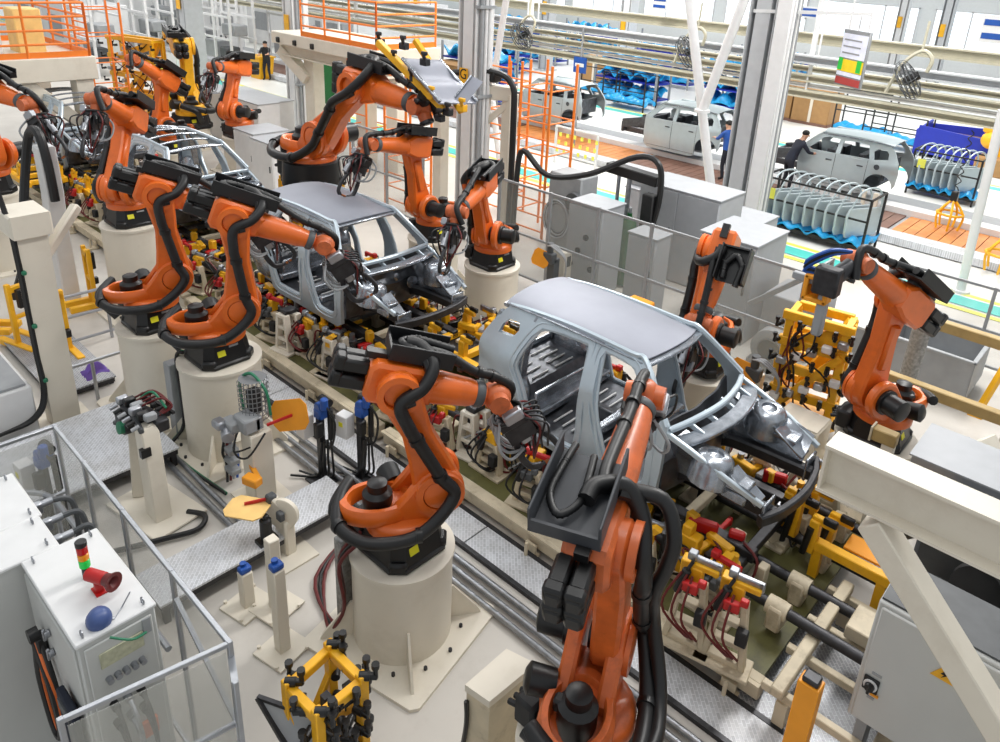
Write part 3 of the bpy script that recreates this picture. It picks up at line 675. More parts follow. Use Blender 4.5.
# ------------------------------------------------------------ transfer line: pallet bases, shafts, clamp towers
def line_base(label, x0, x1):
    t = thing('line_bed', label, 'machine base', ((x0+x1)/2, 6.52, 0), 0, 'machine bases along the line')
    for y in (5.14, 7.9):
        b = MB(); b.box(((x0+x1)/2, y, .16), (x1-x0, .12, .2), bev=.012); b.box(((x0+x1)/2, y-.07*(1 if y < 6 else -1), .24), (x1-x0, .05, .03))
        b.build('side_beam', 'cream_dirty', t)
    b = MB(); b.box(((x0+x1)/2, 6.52, .215), (x1-x0-.05, 2.66, .05)); b.build('top_plate', 'olive', t)
    n = int((x1-x0)/1.3)
    for k in range(n+1):
        x = x0+.25+(x1-x0-.5)*k/n
        f = MB(); f.box((x, 4.98, .02), (.2, .2, .04), bev=.008); f.box((x, 5.03, .09), (.14, .03, .12)); f.cyl((x, 4.95, .02), (x, 4.95, .2), .02, n=8); f.build('levelling_foot', 'cream_dirty', t)
    for y in (5.95, 7.1):
        for k in range(3):
            xx = x0+.6+(x1-x0-1.2)*k/2
            b = MB(); b.bar((xx, y-.35, .28), (xx, y+.35, .28), .12, .1, .01); b.build('cross_rail', 'cream_dirty', t)
    return t
for i, (lb, x0, x1) in enumerate((('olive topped line base with cream side beam under the near car', -6.62, -1.42), ('olive topped line base under the middle car', -11.95, -6.72), ('line base under the roofless car frame', -17.3, -12.05), ('line base under the last car frame', -22.6, -17.4))):
    line_base(lb, x0, x1)
for i, y in enumerate((5.72, 6.25, 6.85, 7.35)):
    s = MB(); z = .52 if i in (0, 3) else .44
    s.cyl((-22, y, z), (.9 if i < 3 else -.3, y, z), .055, n=12); t = thing('drive_shaft', ('black shaft along the line, closest to us', 'second black shaft from us along the line', 'third black shaft along the line', 'fourth black shaft along the line, hidden most by the cars')[i], 'shaft', (-10, y, 0), 0, 'drive shafts along the line')
    s.build('shaft', 'steel_dark', t)
    for x in (-20, -17, -14.4, -11.6, -9, -6.5, -4, -1.6):
        c = MB(); c.box((x, y, z-.08), (.14, .2, .26), bev=.02); c.cyl((x-.1, y, z), (x+.1, y, z), .09, n=12); c.build('bearing_block', 'cream_dirty', t)
def casting(m, x, y, z0, h, rz=0, w=.34):               # tapered lattice casting with three windows
    S = M4.Translation(V((x, y, z0))) @ rotm('Z', rz)
    m.box((0, 0, .02), (w+.16, .26, .04), mx=S, bev=.008)
    for s in (-1, 1):
        m.bar(S @ V((s*w/2, 0, .03)), S @ V((s*w*.27, 0, h)), .06, .10, .01, up=V((0, 1, 0)))
    for k, z in enumerate((.12, .40, .70, 1.0)):
        ww = w/2+(w*.27-w/2)*z
        m.bar(S @ V((-ww, 0, z*h-.03)), S @ V((ww, 0, z*h-.03)), .09, .055, .008)
def tower(variant, label, x, y, z0, h, rz, group):
    t = thing('clamp_tower', label, 'clamp tower', (x, y, z0), rz, group)
    S = M4.Translation(V((x, y, z0))) @ rotm('Z', rz)
    def mb():
        m = MB(); m.T = S; return m
    c = mb(); casting(c, 0, 0, 0, h); c.build('casting', 'cream_dirty', t)
    b = mb()
    if variant == 0:
        b.box((0, .02, h+.06), (.14, .09, .16), bev=.012); b.box((.08, .02, h+.15), (.24, .07, .06), bev=.01); b.box((-.1, .1, h+.04), (.1, .12, .16), bev=.01)
    elif variant == 1:
        b.prism([(-.11, 0), (.11, 0), (.09, .09), (.18, .19), (.11, .22), (-.02, .12), (-.12, .11)], -.04, .05, M4.Translation(V((0, 0, h))) @ XZ, .008)
    else:
        b.box((-.02, .05, h+.08), (.12, .14, .2), bev=.012); b.box((.02, .16, h+.12), (.1, .12, .1), bev=.01)
    b.build('yellow_bracket', 'yellow', t)
    a = mb(); a.box((.08, .04, h+.2), (.26, .05, .06), bev=.01); a.box((.19, .04, h+.18), (.05, .05, .1), bev=.01); a.box((-.05, .04, h+.22), (.08, .08, .08), bev=.01); a.build('clamp_arm', 'red' if variant == 2 else 'steel', t)
    d = mb(); d.cyl((-.12, -.06, h-.14), (-.06, -.05, h+.12), .04, n=12, bev=.008); d.cyl((-.06, -.05, h+.12), (-.03, -.02, h+.2), .016, n=8); d.box((.13, -.1, h*.62), (.1, .08, .16), bev=.01); d.build('clamp_cylinder', 'black_dusty', t)
    if variant != 1:
        q = mb(); q.box((.0, -.1, h+.0), (.14, .07, .1), bev=.01); q.box((.1, -.12, h+.1), (.07, .06, .07), bev=.01); q.build('valve_block', 'red' if variant == 0 else 'grey_dark', t)
    e = mb()
    for k in range(3): e.tube([(-.1+.05*k, -.08, h+.1), (-.2+.1*k, -.2-.03*k, h*.7), (.04+.05*k, -.16, h*.35), (.02, .12, .03)], .012, n=5)
    e.each('air_hose', 'red_hose' if variant == 0 else 'hose', t)
    return t
proto = {}
def put_tower(v, x, y, h, rz, label, group):
    k = (v, h)
    if k not in proto: proto[k] = tower(v, label, x, y, .24, h, rz, group); return proto[k]
    return dup(proto[k], (x, y, .24), rz, label, group)
for x0, nm in ((-6.0, 'near'), (-11.35, 'middle'), (-16.7, 'roofless'), (-22.05, 'last')):
    for side, y, ys in ((0, 5.40, 'on the near side'), (1, 7.65, 'on the far side')):
        for i in range(7):
            x = x0+.15+.74*i+(.2 if side else 0)
            if x > -1.5: continue
            put_tower((i+side) % 3, x, y+(.1 if i % 2 else -.03), .42 if i % 2 else .48, (0 if side == 0 else PI)+(.0 if i % 2 else .25), f'cream lattice clamp tower {ys} of the line under the {nm} car', f'clamp towers {ys} of the {nm} car')
        for i in range(4):
            x = x0+.6+1.0*i+(.3 if side else 0)
            if x > -1.6: continue
            put_tower(2-(i+side) % 3, x, 6.15 if side == 0 else 6.95, .2, PI/2, f'low clamp tower {ys} of the centre line under the {nm} car', f'low clamp towers {ys} of the {nm} car')
for px, py in ((683, 643), (722, 662)): p = at(px, py, .24); put_tower(0, p.x, p.y, .75, .2, 'tall cream lattice clamp tower beside the foreground robot under the near car', 'tall clamp towers beside the foreground robot')
for lb, px, py, z, w in (('large red clamp plate under the open nose of the near car', 703, 527, .72, .3), ('small red clamp block beside the large red plate under the near car nose', 737, 535, .74, .16), ('red clamp block deep inside the open nose of the near car', 775, 478, .75, .26)):
    p = at(px, py, z); t = thing('red_clamp', lb, 'clamp', (p.x, p.y, .24), 0, 'red clamps under the near car nose')
    b = MB(); b.box((p.x, p.y, z), (w, .09, w*.6), bev=.02, rz=.3); b.build('red_block', 'red', t)
    b = MB(); b.box((p.x, p.y+.06, (z+.24)/2), (.12, .1, z-.24), bev=.01); b.build('riser', 'cream_dirty', t)
    b = MB(); b.cyl((p.x-.2, p.y-.02, z-.1), (p.x+.1, p.y-.06, z-.06), .04, n=10); b.cyl((p.x+.1, p.y-.06, z-.06), (p.x+.2, p.y-.07, z-.05), .018, n=8); b.build('cylinder', 'black', t)
    b = MB(); b.tube([(p.x+.1, p.y-.05, z), (p.x+.3, p.y-.15, z-.05), (p.x+.25, p.y-.2, z-.35), (p.x, p.y-.1, .3)], .014, n=6); b.build('hose', 'red_hose', t)
p = at(690, 548, .62); t = thing('yellow_bracket_tower', 'stout yellow bracket tower beside the arm of the foreground robot', 'bracket', (p.x, p.y, .24))
b = MB(); b.box((p.x, p.y, .55), (.2, .14, .5), bev=.015); b.box((p.x-.04, p.y, .82), (.1, .12, .16), bev=.012); b.box((p.x+.12, p.y, .5), (.16, .1, .14), bev=.012); b.build('bracket', 'yellow', t)
b = MB(); b.box((p.x, p.y, .28), (.34, .24, .08), bev=.01); b.build('foot', 'cream_dirty', t)
for k, (px, py) in enumerate(((285, 351), (331, 377), (468, 455), (560, 520))):
    p = at(px, py, .24); t = thing('lattice_casting', ('tall cream lattice casting below the rear door opening of the middle car', 'tall cream lattice casting below the front door opening of the middle car', 'tall cream lattice casting between the two cars, behind the arm of the near left robot', 'tall cream lattice casting below the near car, beside the grey arm tray')[k], 'casting', (p.x, p.y, .24), 0, 'tall cream lattice castings')
    b = MB(); casting(b, p.x, p.y, .24, .62, .15, .26); casting(b, p.x+.05, p.y+.16, .24, .62, .15, .26); b.build('casting', 'cream', t)
    b = MB(); b.box((p.x, p.y+.1, .89), (.16, .2, .07), bev=.012); b.build('head', 'steel_dark', t)
for k, (px, py) in enumerate(((760, 475), (800, 487))):
    p = at(px, py, .5); t = thing('cream_block', ('cream support casting seen through the open nose of the near car, inner one', 'cream support casting seen through the open nose of the near car, outer one')[k], 'casting', (p.x, p.y, .24)); b = MB(); casting(b, p.x, p.y, .24, .46, .4); b.build('casting', 'cream', t); b = MB(); b.box((p.x, p.y, .75), (.2, .16, .12), bev=.02); b.build('pad', 'cream', t)
# carrier frames and valve clusters below the bodies
def carrier(label, x0):
    t = thing('carrier_frame', label, 'frame', (x0+2.1, 6.52, 0), 0, 'dark carrier frames under the cars')
    for y in (6.02, 7.02): b = MB(); b.bar((x0+.1, y, .66), (x0+4.0, y, .66), .12, .12, .01); b.build('long_beam', 'steel_dark', t)
    for k in range(6):
        x = x0+.3+.72*k; b = MB(); b.bar((x, 5.72, .6), (x, 7.32, .6), .1, .1, .01); b.build('cross_beam', ('grey_dark', 'cream_dirty', 'steel_dark')[k % 3], t)
        for y in (5.75, 7.29): b = MB(); b.cyl((x, y, .3), (x, y, .8), .04, n=10); b.cyl((x, y, .62), (x, y, .7), .07, n=10); b.build('support_pin', 'yellow' if k % 2 else 'steel', t)
        for y in (6.02, 7.02): b = MB(); b.box((x+.2, y, .42), (.09, .12, .4), bev=.01); b.build('riser', 'cream_dirty', t)
    return t
cf = carrier('dark carrier frame with cream risers under the near car', -6.0)
for x, nm in ((-11.35, 'under the middle car'), (-16.7, 'under the roofless car frame'), (-22.05, 'under the last car frame')): dup(cf, (x+2.1, 6.52, 0), 0, 'dark carrier frame with cream risers '+nm)
def cluster(label, x, y, z):
    t = thing('valve_cluster', label, 'valve block', (x, y, z))
    rr = random.Random(11)
    b = MB(); b.box((x, y, z+.14), (.5, .3, .24), bev=.015); b.build('manifold', 'cream_dirty', t)
    for k in range(5):
        b = MB(); px = x-.22+.11*k; b.box((px, y-.02, z+.32), (.08, .2, .14), bev=.012); b.build('valve', ('black', 'red', 'grey_mid', 'yellow', 'black')[k], t)
    for k in range(6):
        b = MB(); px = x-.25+.1*k; b.tube([(px, y-.12, z+.3), (px+rr.uniform(-.2, .2), y-.3, z+.42), (px+rr.uniform(-.3, .3), y-.34, z+.1), (px+rr.uniform(-.4, .4), y-.1, z-.0)], .014, n=5); b.build('hose', ('red_hose', 'hose', 'hose', 'grey_mid', 'hose', 'red_hose')[k], t)
    b = MB(); b.cyl((x-.3, y+.12, z+.2), (x+.35, y+.12, z+.24), .05, n=12, bev=.01); b.cyl((x+.35, y+.12, z+.24), (x+.5, y+.12, z+.25), .02, n=8); b.build('cylinder', 'steel', t)
    b = MB(); b.box((x+.2, y+.1, z+.4), (.3, .1, .1), bev=.015); b.box((x-.15, y+.08, z+.44), (.12, .1, .2), bev=.015); b.build('bracket', 'yellow', t)
    return t
vc = None
for x0, nm in ((-6.0, 'near car'), (-11.35, 'middle car'), (-16.7, 'roofless car')):
    for side, y, rz in (('the near', 5.84, 0), ('the far', 7.3, PI)):
        for i in range(6):
            x = x0+.5+.74*i
            if x > -1.8: continue
            lb, gr = f'hose covered valve cluster on {side} side below the {nm}', f'valve clusters on {side} side below the {nm}'
            if vc is None: vc = cluster(lb, x, y, .24); vc['group'] = gr
            else: dup(vc, (x, y+.08*(i % 2), .24+.05*(i % 3)), rz+(.3 if i % 2 else -.2), lb, gr)
# yellow locating frames between the bodies
def locator(label, x, y, z, rz=0):
    t = thing('locating_frame', label, 'fixture', (x, y, z), rz, 'yellow locating frames on the line')
    S = M4.Translation(V((x, y, z))) @ rotm('Z', rz)
    def mb():
        m = MB(); m.T = S; return m
    a = mb(); a.bar((-.6, -.35, .12), (.75, -.35, .12), .12, .12, .012); a.build('long_beam', 'yellow', t)
    a = mb(); a.bar((-.6, .35, .12), (.75, .35, .12), .12, .12, .012); a.build('long_beam', 'yellow', t)
    for xx in (-.5, .1, .65):
        a = mb(); a.bar((xx, -.4, .14), (xx, .4, .14), .1, .1, .01); a.build('cross_beam', 'yellow', t)
    for xx, yy in ((-.5, -.35), (-.5, .35), (.1, -.3), (.65, .3), (.3, .38)):
        a = mb(); a.box((xx, yy, .28), (.12, .1, .26), bev=.012); a.box((xx+.06, yy, .44), (.22, .06, .08), bev=.01); p = a.build('clamp_post', 'yellow', t)
        a = mb(); a.box((xx+.12, yy+.02, .5), (.16, .05, .07), bev=.01); a.cyl((xx-.06, yy+.05, .2), (xx, yy+.05, .42), .035, n=10); a.build('clamp', 'black', p)
    a = mb(); a.box((0, 0, .05), (1.5, .5, .05)); a.build('bed', 'steel_dark', t)
    return t
lc = locator('yellow locating frame in the gap between the middle and the near car', -6.9, 6.95, .5)
for lb, x, y, z in (('yellow locating frame behind the roofless car frame', -12.3, 7.6, .5), ('yellow locating frame beside the roofless car frame, closest to the far robot', -13.6, 8.6, .9), ('yellow locating frame below the last car frame', -17.6, 5.9, .6), ('yellow locating frame between the raised forearm robot and the last car frame', -18.8, 5.0, .75)):
    dup(lc, (x, y, z), 0, lb)
t = thing('yellow_bar', 'long yellow beam with an orange plate and clamps in front of the near car nose', 'beam', (-1.4, 6.9, 0))
p, q = at(812, 541, .62), at(892, 583, .62)
b = MB(); b.bar(p, q, .11, .11, .01); b.build('beam', 'yellow', t)
b = MB(); b.bar(p.lerp(q, .35)+V((0, .22, .04)), q+V((0, .22, .04)), .26, .03, .006); b.build('orange_plate', 'amber_sheet', t)
for u in (.1, .9): b = MB(); r = p.lerp(q, u); b.box((r.x, r.y, .3), (.09, .09, .6)); b.build('support', 'yellow', t)
for u, dy, h in ((0, 0, .4), (-.3, .1, .45), (-.5, .3, .35), (.1, .3, .3), (-.25, .45, .4)):
    b = MB(); r = p.lerp(q, u)+V((0, dy, 0)); b.box((r.x, r.y, .5+h/2), (.1, .12, h), bev=.012); b.box((r.x+.08, r.y, .5+h), (.24, .07, .09), bev=.01); cp = b.build('clamp_post', 'yellow', t)
    b = MB(); b.box((r.x+.14, r.y-.03, .55+h), (.14, .06, .08), bev=.012); b.cyl((r.x-.05, r.y-.08, .5), (r.x-.02, r.y-.07, .5+h*.8), .035, n=10); b.each('clamp', 'black', cp)
b = MB(); b.box((-.3, 5.8, .02), (2.6, 1.9, .03)); solo('floor_plate', b, 'diamond_dark', 'dark worn floor plate under the cream ladder frame', 'floor plate')
# cream ladder frame at the open end of the line
t = thing('roller_frame', 'cream ladder frame with cross rails at the open end of the line', 'frame', (-.6, 5.6, 0))
for y in (5.05, 5.55, 6.0, 6.5):
    b = MB(); b.bar((-1.4, y, .34), (1.2, y, .34), .07, .08, .008); b.build('long_rail', 'cream_dirty', t)
for x, nn in ((-1.25, 1), (-.45, 1), (.3, 1)):
    b = MB(); b.bar((x, 4.95, .42), (x, 6.6, .42), .11, .10, .012); cr_ = b.build('cross_rail', 'cream_dirty', t)
for x in (-1.2, .9):
    for y in (5.05, 6.5):
        b = MB(); b.box((x, y, .15), (.1, .1, .3)); b.build('leg', 'cream_dirty', t)
b = MB(); b.box((-.85, 6.1, .5), (.42, .34, .14), bev=.01); b.build('gear_housing', 'cream_dirty', t)
t = thing('guard_post', 'bright orange-yellow square post standing at the bottom edge', 'post', (-.93, 4.55, 0))
b = MB(); b.box((-.93, 4.55, .6), (.16, .13, 1.2), bev=.008); b.build('post', 'post_orange', t); b = MB(); b.box((-.93, 4.55, 1.22), (.12, .1, .05), bev=.01); b.build('cap', 'steel_dark', t)
# floor beside the line: tread plates and conduit pipes
for i, (x0, x1) in enumerate(((-4.6, -1.0), (-8.6, -4.62), (-13.2, -8.62))):
    b = MB(); b.box(((x0+x1)/2, 4.78, .03), (x1-x0, .36, .03)); solo('tread_plate', b, 'diamond', ('steel tread plate on the floor between the near robots and the line', 'steel tread plate on the floor below the middle car', 'steel tread plate on the floor below the roofless frame')[i], 'floor plate', 'tread plates along the line')
for i, y in enumerate((4.16, 4.28, 4.40)):
    b = MB(); b.cyl((-12, y, .05), (.2, y, .05), .03, n=10); p = solo('conduit_pipe', b, 'steel', ('grey conduit pipe along the floor, closest to us of three', 'middle one of the three grey floor conduit pipes', 'grey conduit pipe on the floor closest to the line')[i], 'pipe', 'floor conduits')
for i, y in enumerate((2.98, 3.08)):
    b = MB(); b.cyl((-8.6, y+.02*i, .05), (-6.36, y, .05), .03, n=10); solo('conduit_pipe', b, 'steel', ('short grey conduit pipe on the floor beside the twin column stand, nearest it', 'short grey conduit pipe on the floor beside the green cabled pedestal')[i], 'pipe', 'short floor conduits')
b = MB(); b.box((-5, 4.58, .02), (14, .05, .06)); b.box((-5, 4.99, .02), (14, .05, .06)); solo('floor_channel', b, 'steel_dark', 'dark steel edge channel framing the tread plates on the floor', 'channel')
# ------------------------------------------------------------ left foreground: cabinets, clear guard, stands
def cabinet(label, x0, x1, y0, y1, h, m='grey_paint', group='white control cabinets'):
    t = thing('control_cabinet', label, 'cabinet', ((x0+x1)/2, (y0+y1)/2, 0), 0, group)
    b = MB(); b.box(((x0+x1)/2, (y0+y1)/2, (h-.03)/2+.03), (x1-x0, y1-y0, h-.06), bev=.01); b.build('body', m, t)
    b = MB(); b.box(((x0+x1)/2, (y0+y1)/2, h-.012), (x1-x0+.02, y1-y0+.02, .03), bev=.008); b.build('top_panel', 'white', t)
    b = MB(); b.box(((x0+x1)/2, (y0+y1)/2, .03), (x1-x0-.04, y1-y0-.04, .06)); b.build('plinth', 'grey_dark', t)
    for x in (x0+.05, x1-.05):
        for y in (y0+.05, y1-.05):
            e = MB(); e.tube([(x+.022*math.cos(a), y, h+.022+.022*math.sin(a)) for a in [k*PI/5 for k in range(10)]], .006, n=6, smooth=0, closed=True); e.build('lifting_eye', 'steel', t)
    return t
ca = cabinet('white control cabinet carrying the signal tower and the red horn', -5.05, -4.10, .85, 1.31, 2.0)
d = MB(); d.box((-4.575, .845, 1.02), (.88, .02, 1.84), bev=.006); dr = d.build('door', 'grey_paint', ca)
for z in (1.72, 1.55):
    q = MB(); q.cyl((-4.62, .83, z), (-4.62, .80, z), .028, n=12); q.box((-4.62, .80, z), (.02, .02, .09), bev=.004); q.build('lock', 'steel', dr)
q = MB(); q.cyl((-4.4, .83, 1.25), (-4.4, .8, 1.25), .022, n=12); q.build('lock', 'steel', dr)
d = MB(); d.box((-4.095, 1.08, 1.02), (.02, .40, 1.84), bev=.006); fp_ = d.build('front_panel', 'grey_paint', ca)
d = MB(); d.box((-4.08, 1.08, 1.80), (.012, .26, .12), bev=.003); d.build('sign_plate', 'plate_beige', fp_)
d = MB(); d.box((-4.08, 1.24, 1.88), (.012, .05, .12), bev=.003); d.build('label_holder', 'grey_mid', fp_)
for k in range(5):
    q = MB(); q.cyl((-4.09, .98+.05*k, 1.64), (-4.04, .98+.05*k, 1.64), .02, n=10); q.build('push_button', 'steel', fp_)
for r_ in range(2):
    for k in range(3):
        q = MB(); z = 1.42-.16*r_; y = .98+.08*k; q.cyl((-4.09, y, z), (-4.03, y, z), .026, n=12); q.cyl((-4.03, y, z), (-4.0, y, z-.02), .016, n=10); q.tube([(-4.0, y, z-.02), (-3.93, y, z-.10), (-3.97, y+.02, z-.4), (-4.02, y, z-.9)], .014, n=6); q.build('plug', 'steel' if k % 2 else 'black', fp_)
q = MB(); q.box((-4.07, 1.16, 1.05), (.03, .1, .14), bev=.006); q.build('orange_tag', 'orange', fp_)
q = MB(); q.tube([(-4.06, 1.02, 1.97), (-4.0, 1.12, 1.92), (-4.05, 1.22, 1.86)], .009, n=6); q.build('earth_wire', 'green_hose', fp_)
t = thing('signal_tower', 'red, amber and green signal tower lamp on the white cabinet top', 'signal lamp', (-4.62, 1.10, 2.0))
x, y = -4.62, 1.10
for nm, m, z0, z1, r_ in (('base', 'black', 2.0, 2.09, .025), ('green_lamp', 'lamp_green', 2.09, 2.15, .034), ('amber_lamp', 'lamp_amber', 2.152, 2.20, .034), ('red_lamp', 'lamp_red', 2.203, 2.26, .034), ('cap', 'black', 2.26, 2.30, .036)):
    b = MB(); b.cyl((x, y, z0), (x, y, z1), r_, n=16, bev=.005); b.build(nm, m, t)
t = thing('signal_horn', 'red signal horn on the white cabinet beside the signal tower', 'horn', (-4.42, 1.13, 2.0))
b = MB(); b.cyl((-4.52, 1.08, 2.11), (-4.38, 1.14, 2.12), .043, n=16, bev=.01); b.build('body', 'red', t)
b = MB(); b.lathe([(.04, 0), (.044, .03), (.062, .06), (.064, .07), (.04, .066), (.015, .03)], (-4.38, 1.14, 2.12), (.17, .07, .01), n=18); b.build('bell', 'red_hose', t)
b = MB(); b.box((-4.44, 1.11, 2.04), (.05, .05, .09), bev=.01); b.box((-4.44, 1.11, 2.005), (.1, .07, .012)); b.build('bracket', 'red', t)
t = thing('blue_dome_cap', 'blue dome shaped cap lying at the cabinet edge beside the horn', 'cap', (-4.2, 1.03, 2.0))
b = MB(); b.lathe([(.075, 0), (.078, .012), (.065, .05), (.035, .08), (.005, .09)], (-4.19, 1.02, 2.02), (.5, -.5, .6), n=20); b.build('dome', 'blue_cap', t)
b = MB(); b.cyl((-4.19, 1.02, 2.02), (-4.15, 1.09, 2.0), .012, n=8); b.tube([(-4.15, 1.09, 2.0), (-4.2, 1.16, 2.02), (-4.15, 1.2, 2.14)], .005, n=5); b.build('stem', 'steel', t)
cb = cabinet('white cabinet behind the one with the horn, at the left edge', -5.46, -5.07, .45, 1.07, 2.0)
cc_ = cabinet('rear white cabinet at the left edge, farthest of the three', -6.12, -5.48, .45, 1.09, 2.0)
for t_, x in ((cb, -5.27), (cc_, -5.75)):
    q = MB(); q.box((x, .44, 1.0), (.3, .02, 1.8), bev=.006); q.build('door', 'grey_paint', t_)
t = thing('cable_bracket', 'grey plug brackets and cables on the end of the rear white cabinets', 'connectors', (-5.3, 1.12, 1.6))
for k in range(4):
    b = MB(); x = -5.75+.2*k; b.box((x, 1.13, 1.86-.03*k), (.06, .08, .1), bev=.01); b.cyl((x, 1.16, 1.88-.03*k), (x, 1.24, 1.88-.03*k), .03, n=12); b.build('plug', 'steel', t)
    b = MB(); b.tube([(x, 1.24, 1.88-.03*k), (x+.03, 1.36, 1.82), (x+.1, 1.34, 1.5), (x, 1.2, 1.1), (x, 1.15, .4)], .022, n=7); b.build('cable', 'grey_dark', t)
t = thing('teach_pendant', 'dark teach pendant hanging on the cabinet side at the lower left edge', 'pendant', (-4.6, .8, .9))
b = MB(); b.box((-4.33, .79, 1.1), (.28, .05, .62), bev=.012); b.build('case', 'navy', t); b = MB(); b.box((-4.33, .76, 1.33), (.18, .01, .08)); b.build('screen', 'grey_dark', t)
t = thing('cable_loop', 'orange and black cable loops hanging beside the dark pendant', 'cable', (-4.75, .78, 1.2))
for k, m in enumerate(('hose', 'orange', 'hose')):
    b = MB(); y = .80-.015*k; b.tube([(-4.75-.04*k, y, 1.55), (-4.62, y, 1.2), (-4.68, y, .75), (-4.85, y, .7), (-4.92, y, 1.1), (-4.8, y, 1.5)], .018, n=7); b.build('cable', m, t)
b = MB(); b.cyl((-4.78, .8, 1.62), (-4.78, .74, 1.62), .05, n=12); b.box((-4.78, .8, 1.5), (.1, .06, .2), bev=.01); b.build('hook', 'black', t)
# clear guard with aluminium frame
t = thing('machine_guard', 'clear panelled guard with silver aluminium frame around the white cabinets', 'guard fence', (-5, 1.5, 0))
A = V((-6.6, 1.55, 0)); B = V((-3.5, 1.5, 0)); C_ = V((-6.62, .3, 0)); D_ = V((-3.68, .62, 0)); E_ = V((-3.30, 1.42, 0))
def up(p, z): return V((p[0], p[1], z))
nn = 0
for p in (A, A.lerp(B, .22), A.lerp(B, .47), A.lerp(B, .74), B, C_, E_, D_):
    b = MB(); h = 2.0 if p is not E_ else 1.9; b.box((p.x, p.y, h/2), (.032, .032, h), bev=.004); b.build('post', 'alu', t)
for p, q in ((A, B), (C_, A), (D_, B)):
    for z in (1.98, 1.3, .12) if (p, q) != (A, B) else (1.98, .12):
        b = MB(); b.bar(up(p, z), up(q, z), .032, .032, .004); b.build('rail', 'alu', t)
b = MB(); b.bar(up(B, 1.86), up(E_, 1.86), .04, .04); b.bar(up(B, 1.3), up(E_, 1.3), .04, .04); b.each('hinge_rail', 'alu', t)
b = MB(); b.bar(up(A.lerp(B, .74), 1.75), up(B, 1.25), .03, .03); b.build('brace', 'alu', t)
pts = [A, A.lerp(B, .22), A.lerp(B, .47), A.lerp(B, .74), B]
for p, q in list(zip(pts, pts[1:]))+[(C_, A), (D_, B)]:
    b = MB(); b.bar(up(p.lerp(q, .03), 1.03), up(q.lerp(p, .03), 1.03), .008, 1.78); b.build('clear_panel', 'clear', t)
# inner rail of the guard
t = thing('inner_handrail', 'bent silver handrail inside the clear guard above the rear cabinets', 'rail', (-6.4, 1.45, 0))
b = MB(); b.tube([(-7.0, 1.05, 1.35), (-6.72, 1.30, 1.35), (-6.55, 1.40, 1.35), (-6.2, 1.42, 1.35), (-4.3, 1.42, 1.35)], .024, n=8, smooth=3); b.build('rail', 'alu', t)
for x in (-6.5, -5.3): b = MB(); b.cyl((x, 1.42, 0), (x, 1.42, 1.34), .02, n=8); b.build('post', 'alu', t)
# raised tread plate platforms
def platform(name, label, x0, x1, y0, y1, h, m='diamond'):
    t = thing(name, label, 'platform', ((x0+x1)/2, (y0+y1)/2, 0), 0, 'tread plate platforms')
    b = MB(); b.box(((x0+x1)/2, (y0+y1)/2, h-.012), (x1-x0, y1-y0, .024)); b.build('tread', m, t)
    b = MB(); b.box(((x0+x1)/2, (y0+y1)/2, h-.06), (x1-x0-.03, y1-y0-.03, .072)); b.build('frame', 'steel_dark', t)
    b = MB()
    for x in (x0+.06, x1-.06):
        for y in (y0+.06, y1-.06): b.box((x, y, (h-.09)/2), (.06, .06, h-.09))
    b.each('leg', 'steel_dark', t); return t
platform('step_platform', 'silver tread plate step leading to the base of the robot nearest the line centre', -6.34, -5.80, 1.9, 4.05, .26)
platform('step_platform', 'silver tread plate platform behind the clear guard at left', -9.5, -8.0, .8, 3.1, .26)
platform('step_platform', 'grey tread plate walkway beside the pedestals at far left', -12.6, -10.4, 2.5, 3.3, .12, 'diamond_dark')
platform('step_platform', 'tread plate corner at the bottom edge below the yellow fixture', -3.9, -2.4, 1.3, 2.0, .1)
# tall cream post with cables, left edge
t = thing('cream_post', 'tall cream steel post with a bundle of black cables, left edge', 'post', (-9.9, 2.45, 0))
b = MB(); b.prism([(-.14, -.16), (.14, -.16), (.14, .16), (-.14, .16)], 0, 2.75, M4.Translation(V((-9.9, 2.45, 0))), .02); b.build('column', 'cream', t)
b = MB(); b.prism([(-.55, 2.62), (.2, 2.62), (.2, 2.9), (-.35, 2.9), (-.55, 2.8)], -.22, .22, M4.Translation(V((-9.9, 2.45, 0))) @ XZ, .02); b.bar((-9.9, 2.5, 2.2), (-10.2, 3.1, 2.75), .12, .12, .02); b.build('head_bracket', 'cream', t)
b = MB(); b.prism([(-.3, -.3), (.3, -.3), (.3, .3), (-.3, .3)], 0, .03, M4.Translation(V((-9.9, 2.45, 0)))); b.build('base_plate', 'cream', t)
for k in range(4):
    b = MB(); b.tube([(-10.05+.01*k, 2.2, 3.6), (-9.98+.02*k, 2.26, 3.0), (-9.86+.028*k, 2.27, 2.5), (-9.86+.028*k, 2.27, 1.2), (-9.83+.03*k, 2.26, .55), (-9.75+.02*k, 2.1, .3), (-9.7, 1.75, .24), (-9.7, 1.2-.1*k, .22)], .024, n=7); b.build('cable', 'hose', t)
for z in (2.2, 1.5, .75): b = MB(); b.box((-9.8, 2.29, z), (.18, .05, .05), bev=.01); b.build('cable_clip', 'green_hose', t)
t = thing('cream_post', 'short white post with a thick black hose looped over its top', 'post', (-13.8, 3.8, 0))
b = MB(); b.prism([(-.16, 0), (.16, 0), (.13, 1.5), (.2, 2.0), (.16, 2.75), (-.12, 2.75), (-.1, 2.0), (-.2, 1.4)], -.13, .13, M4.Translation(V((-13.6, 3.8, 0))) @ XZ, .02); b.build('column', 'white', t)
b = MB(); b.tube([(-13.3, 3.75, 1.9), (-13.35, 3.75, 2.5), (-13.55, 3.75, 2.95), (-13.9, 3.72, 2.9), (-14.0, 3.6, 2.3), (-13.8, 3.4, 1.6), (-13.5, 3.2, .9), (-13.6, 3.0, .3)], .07, n=9); b.build('hose', 'hose', t)
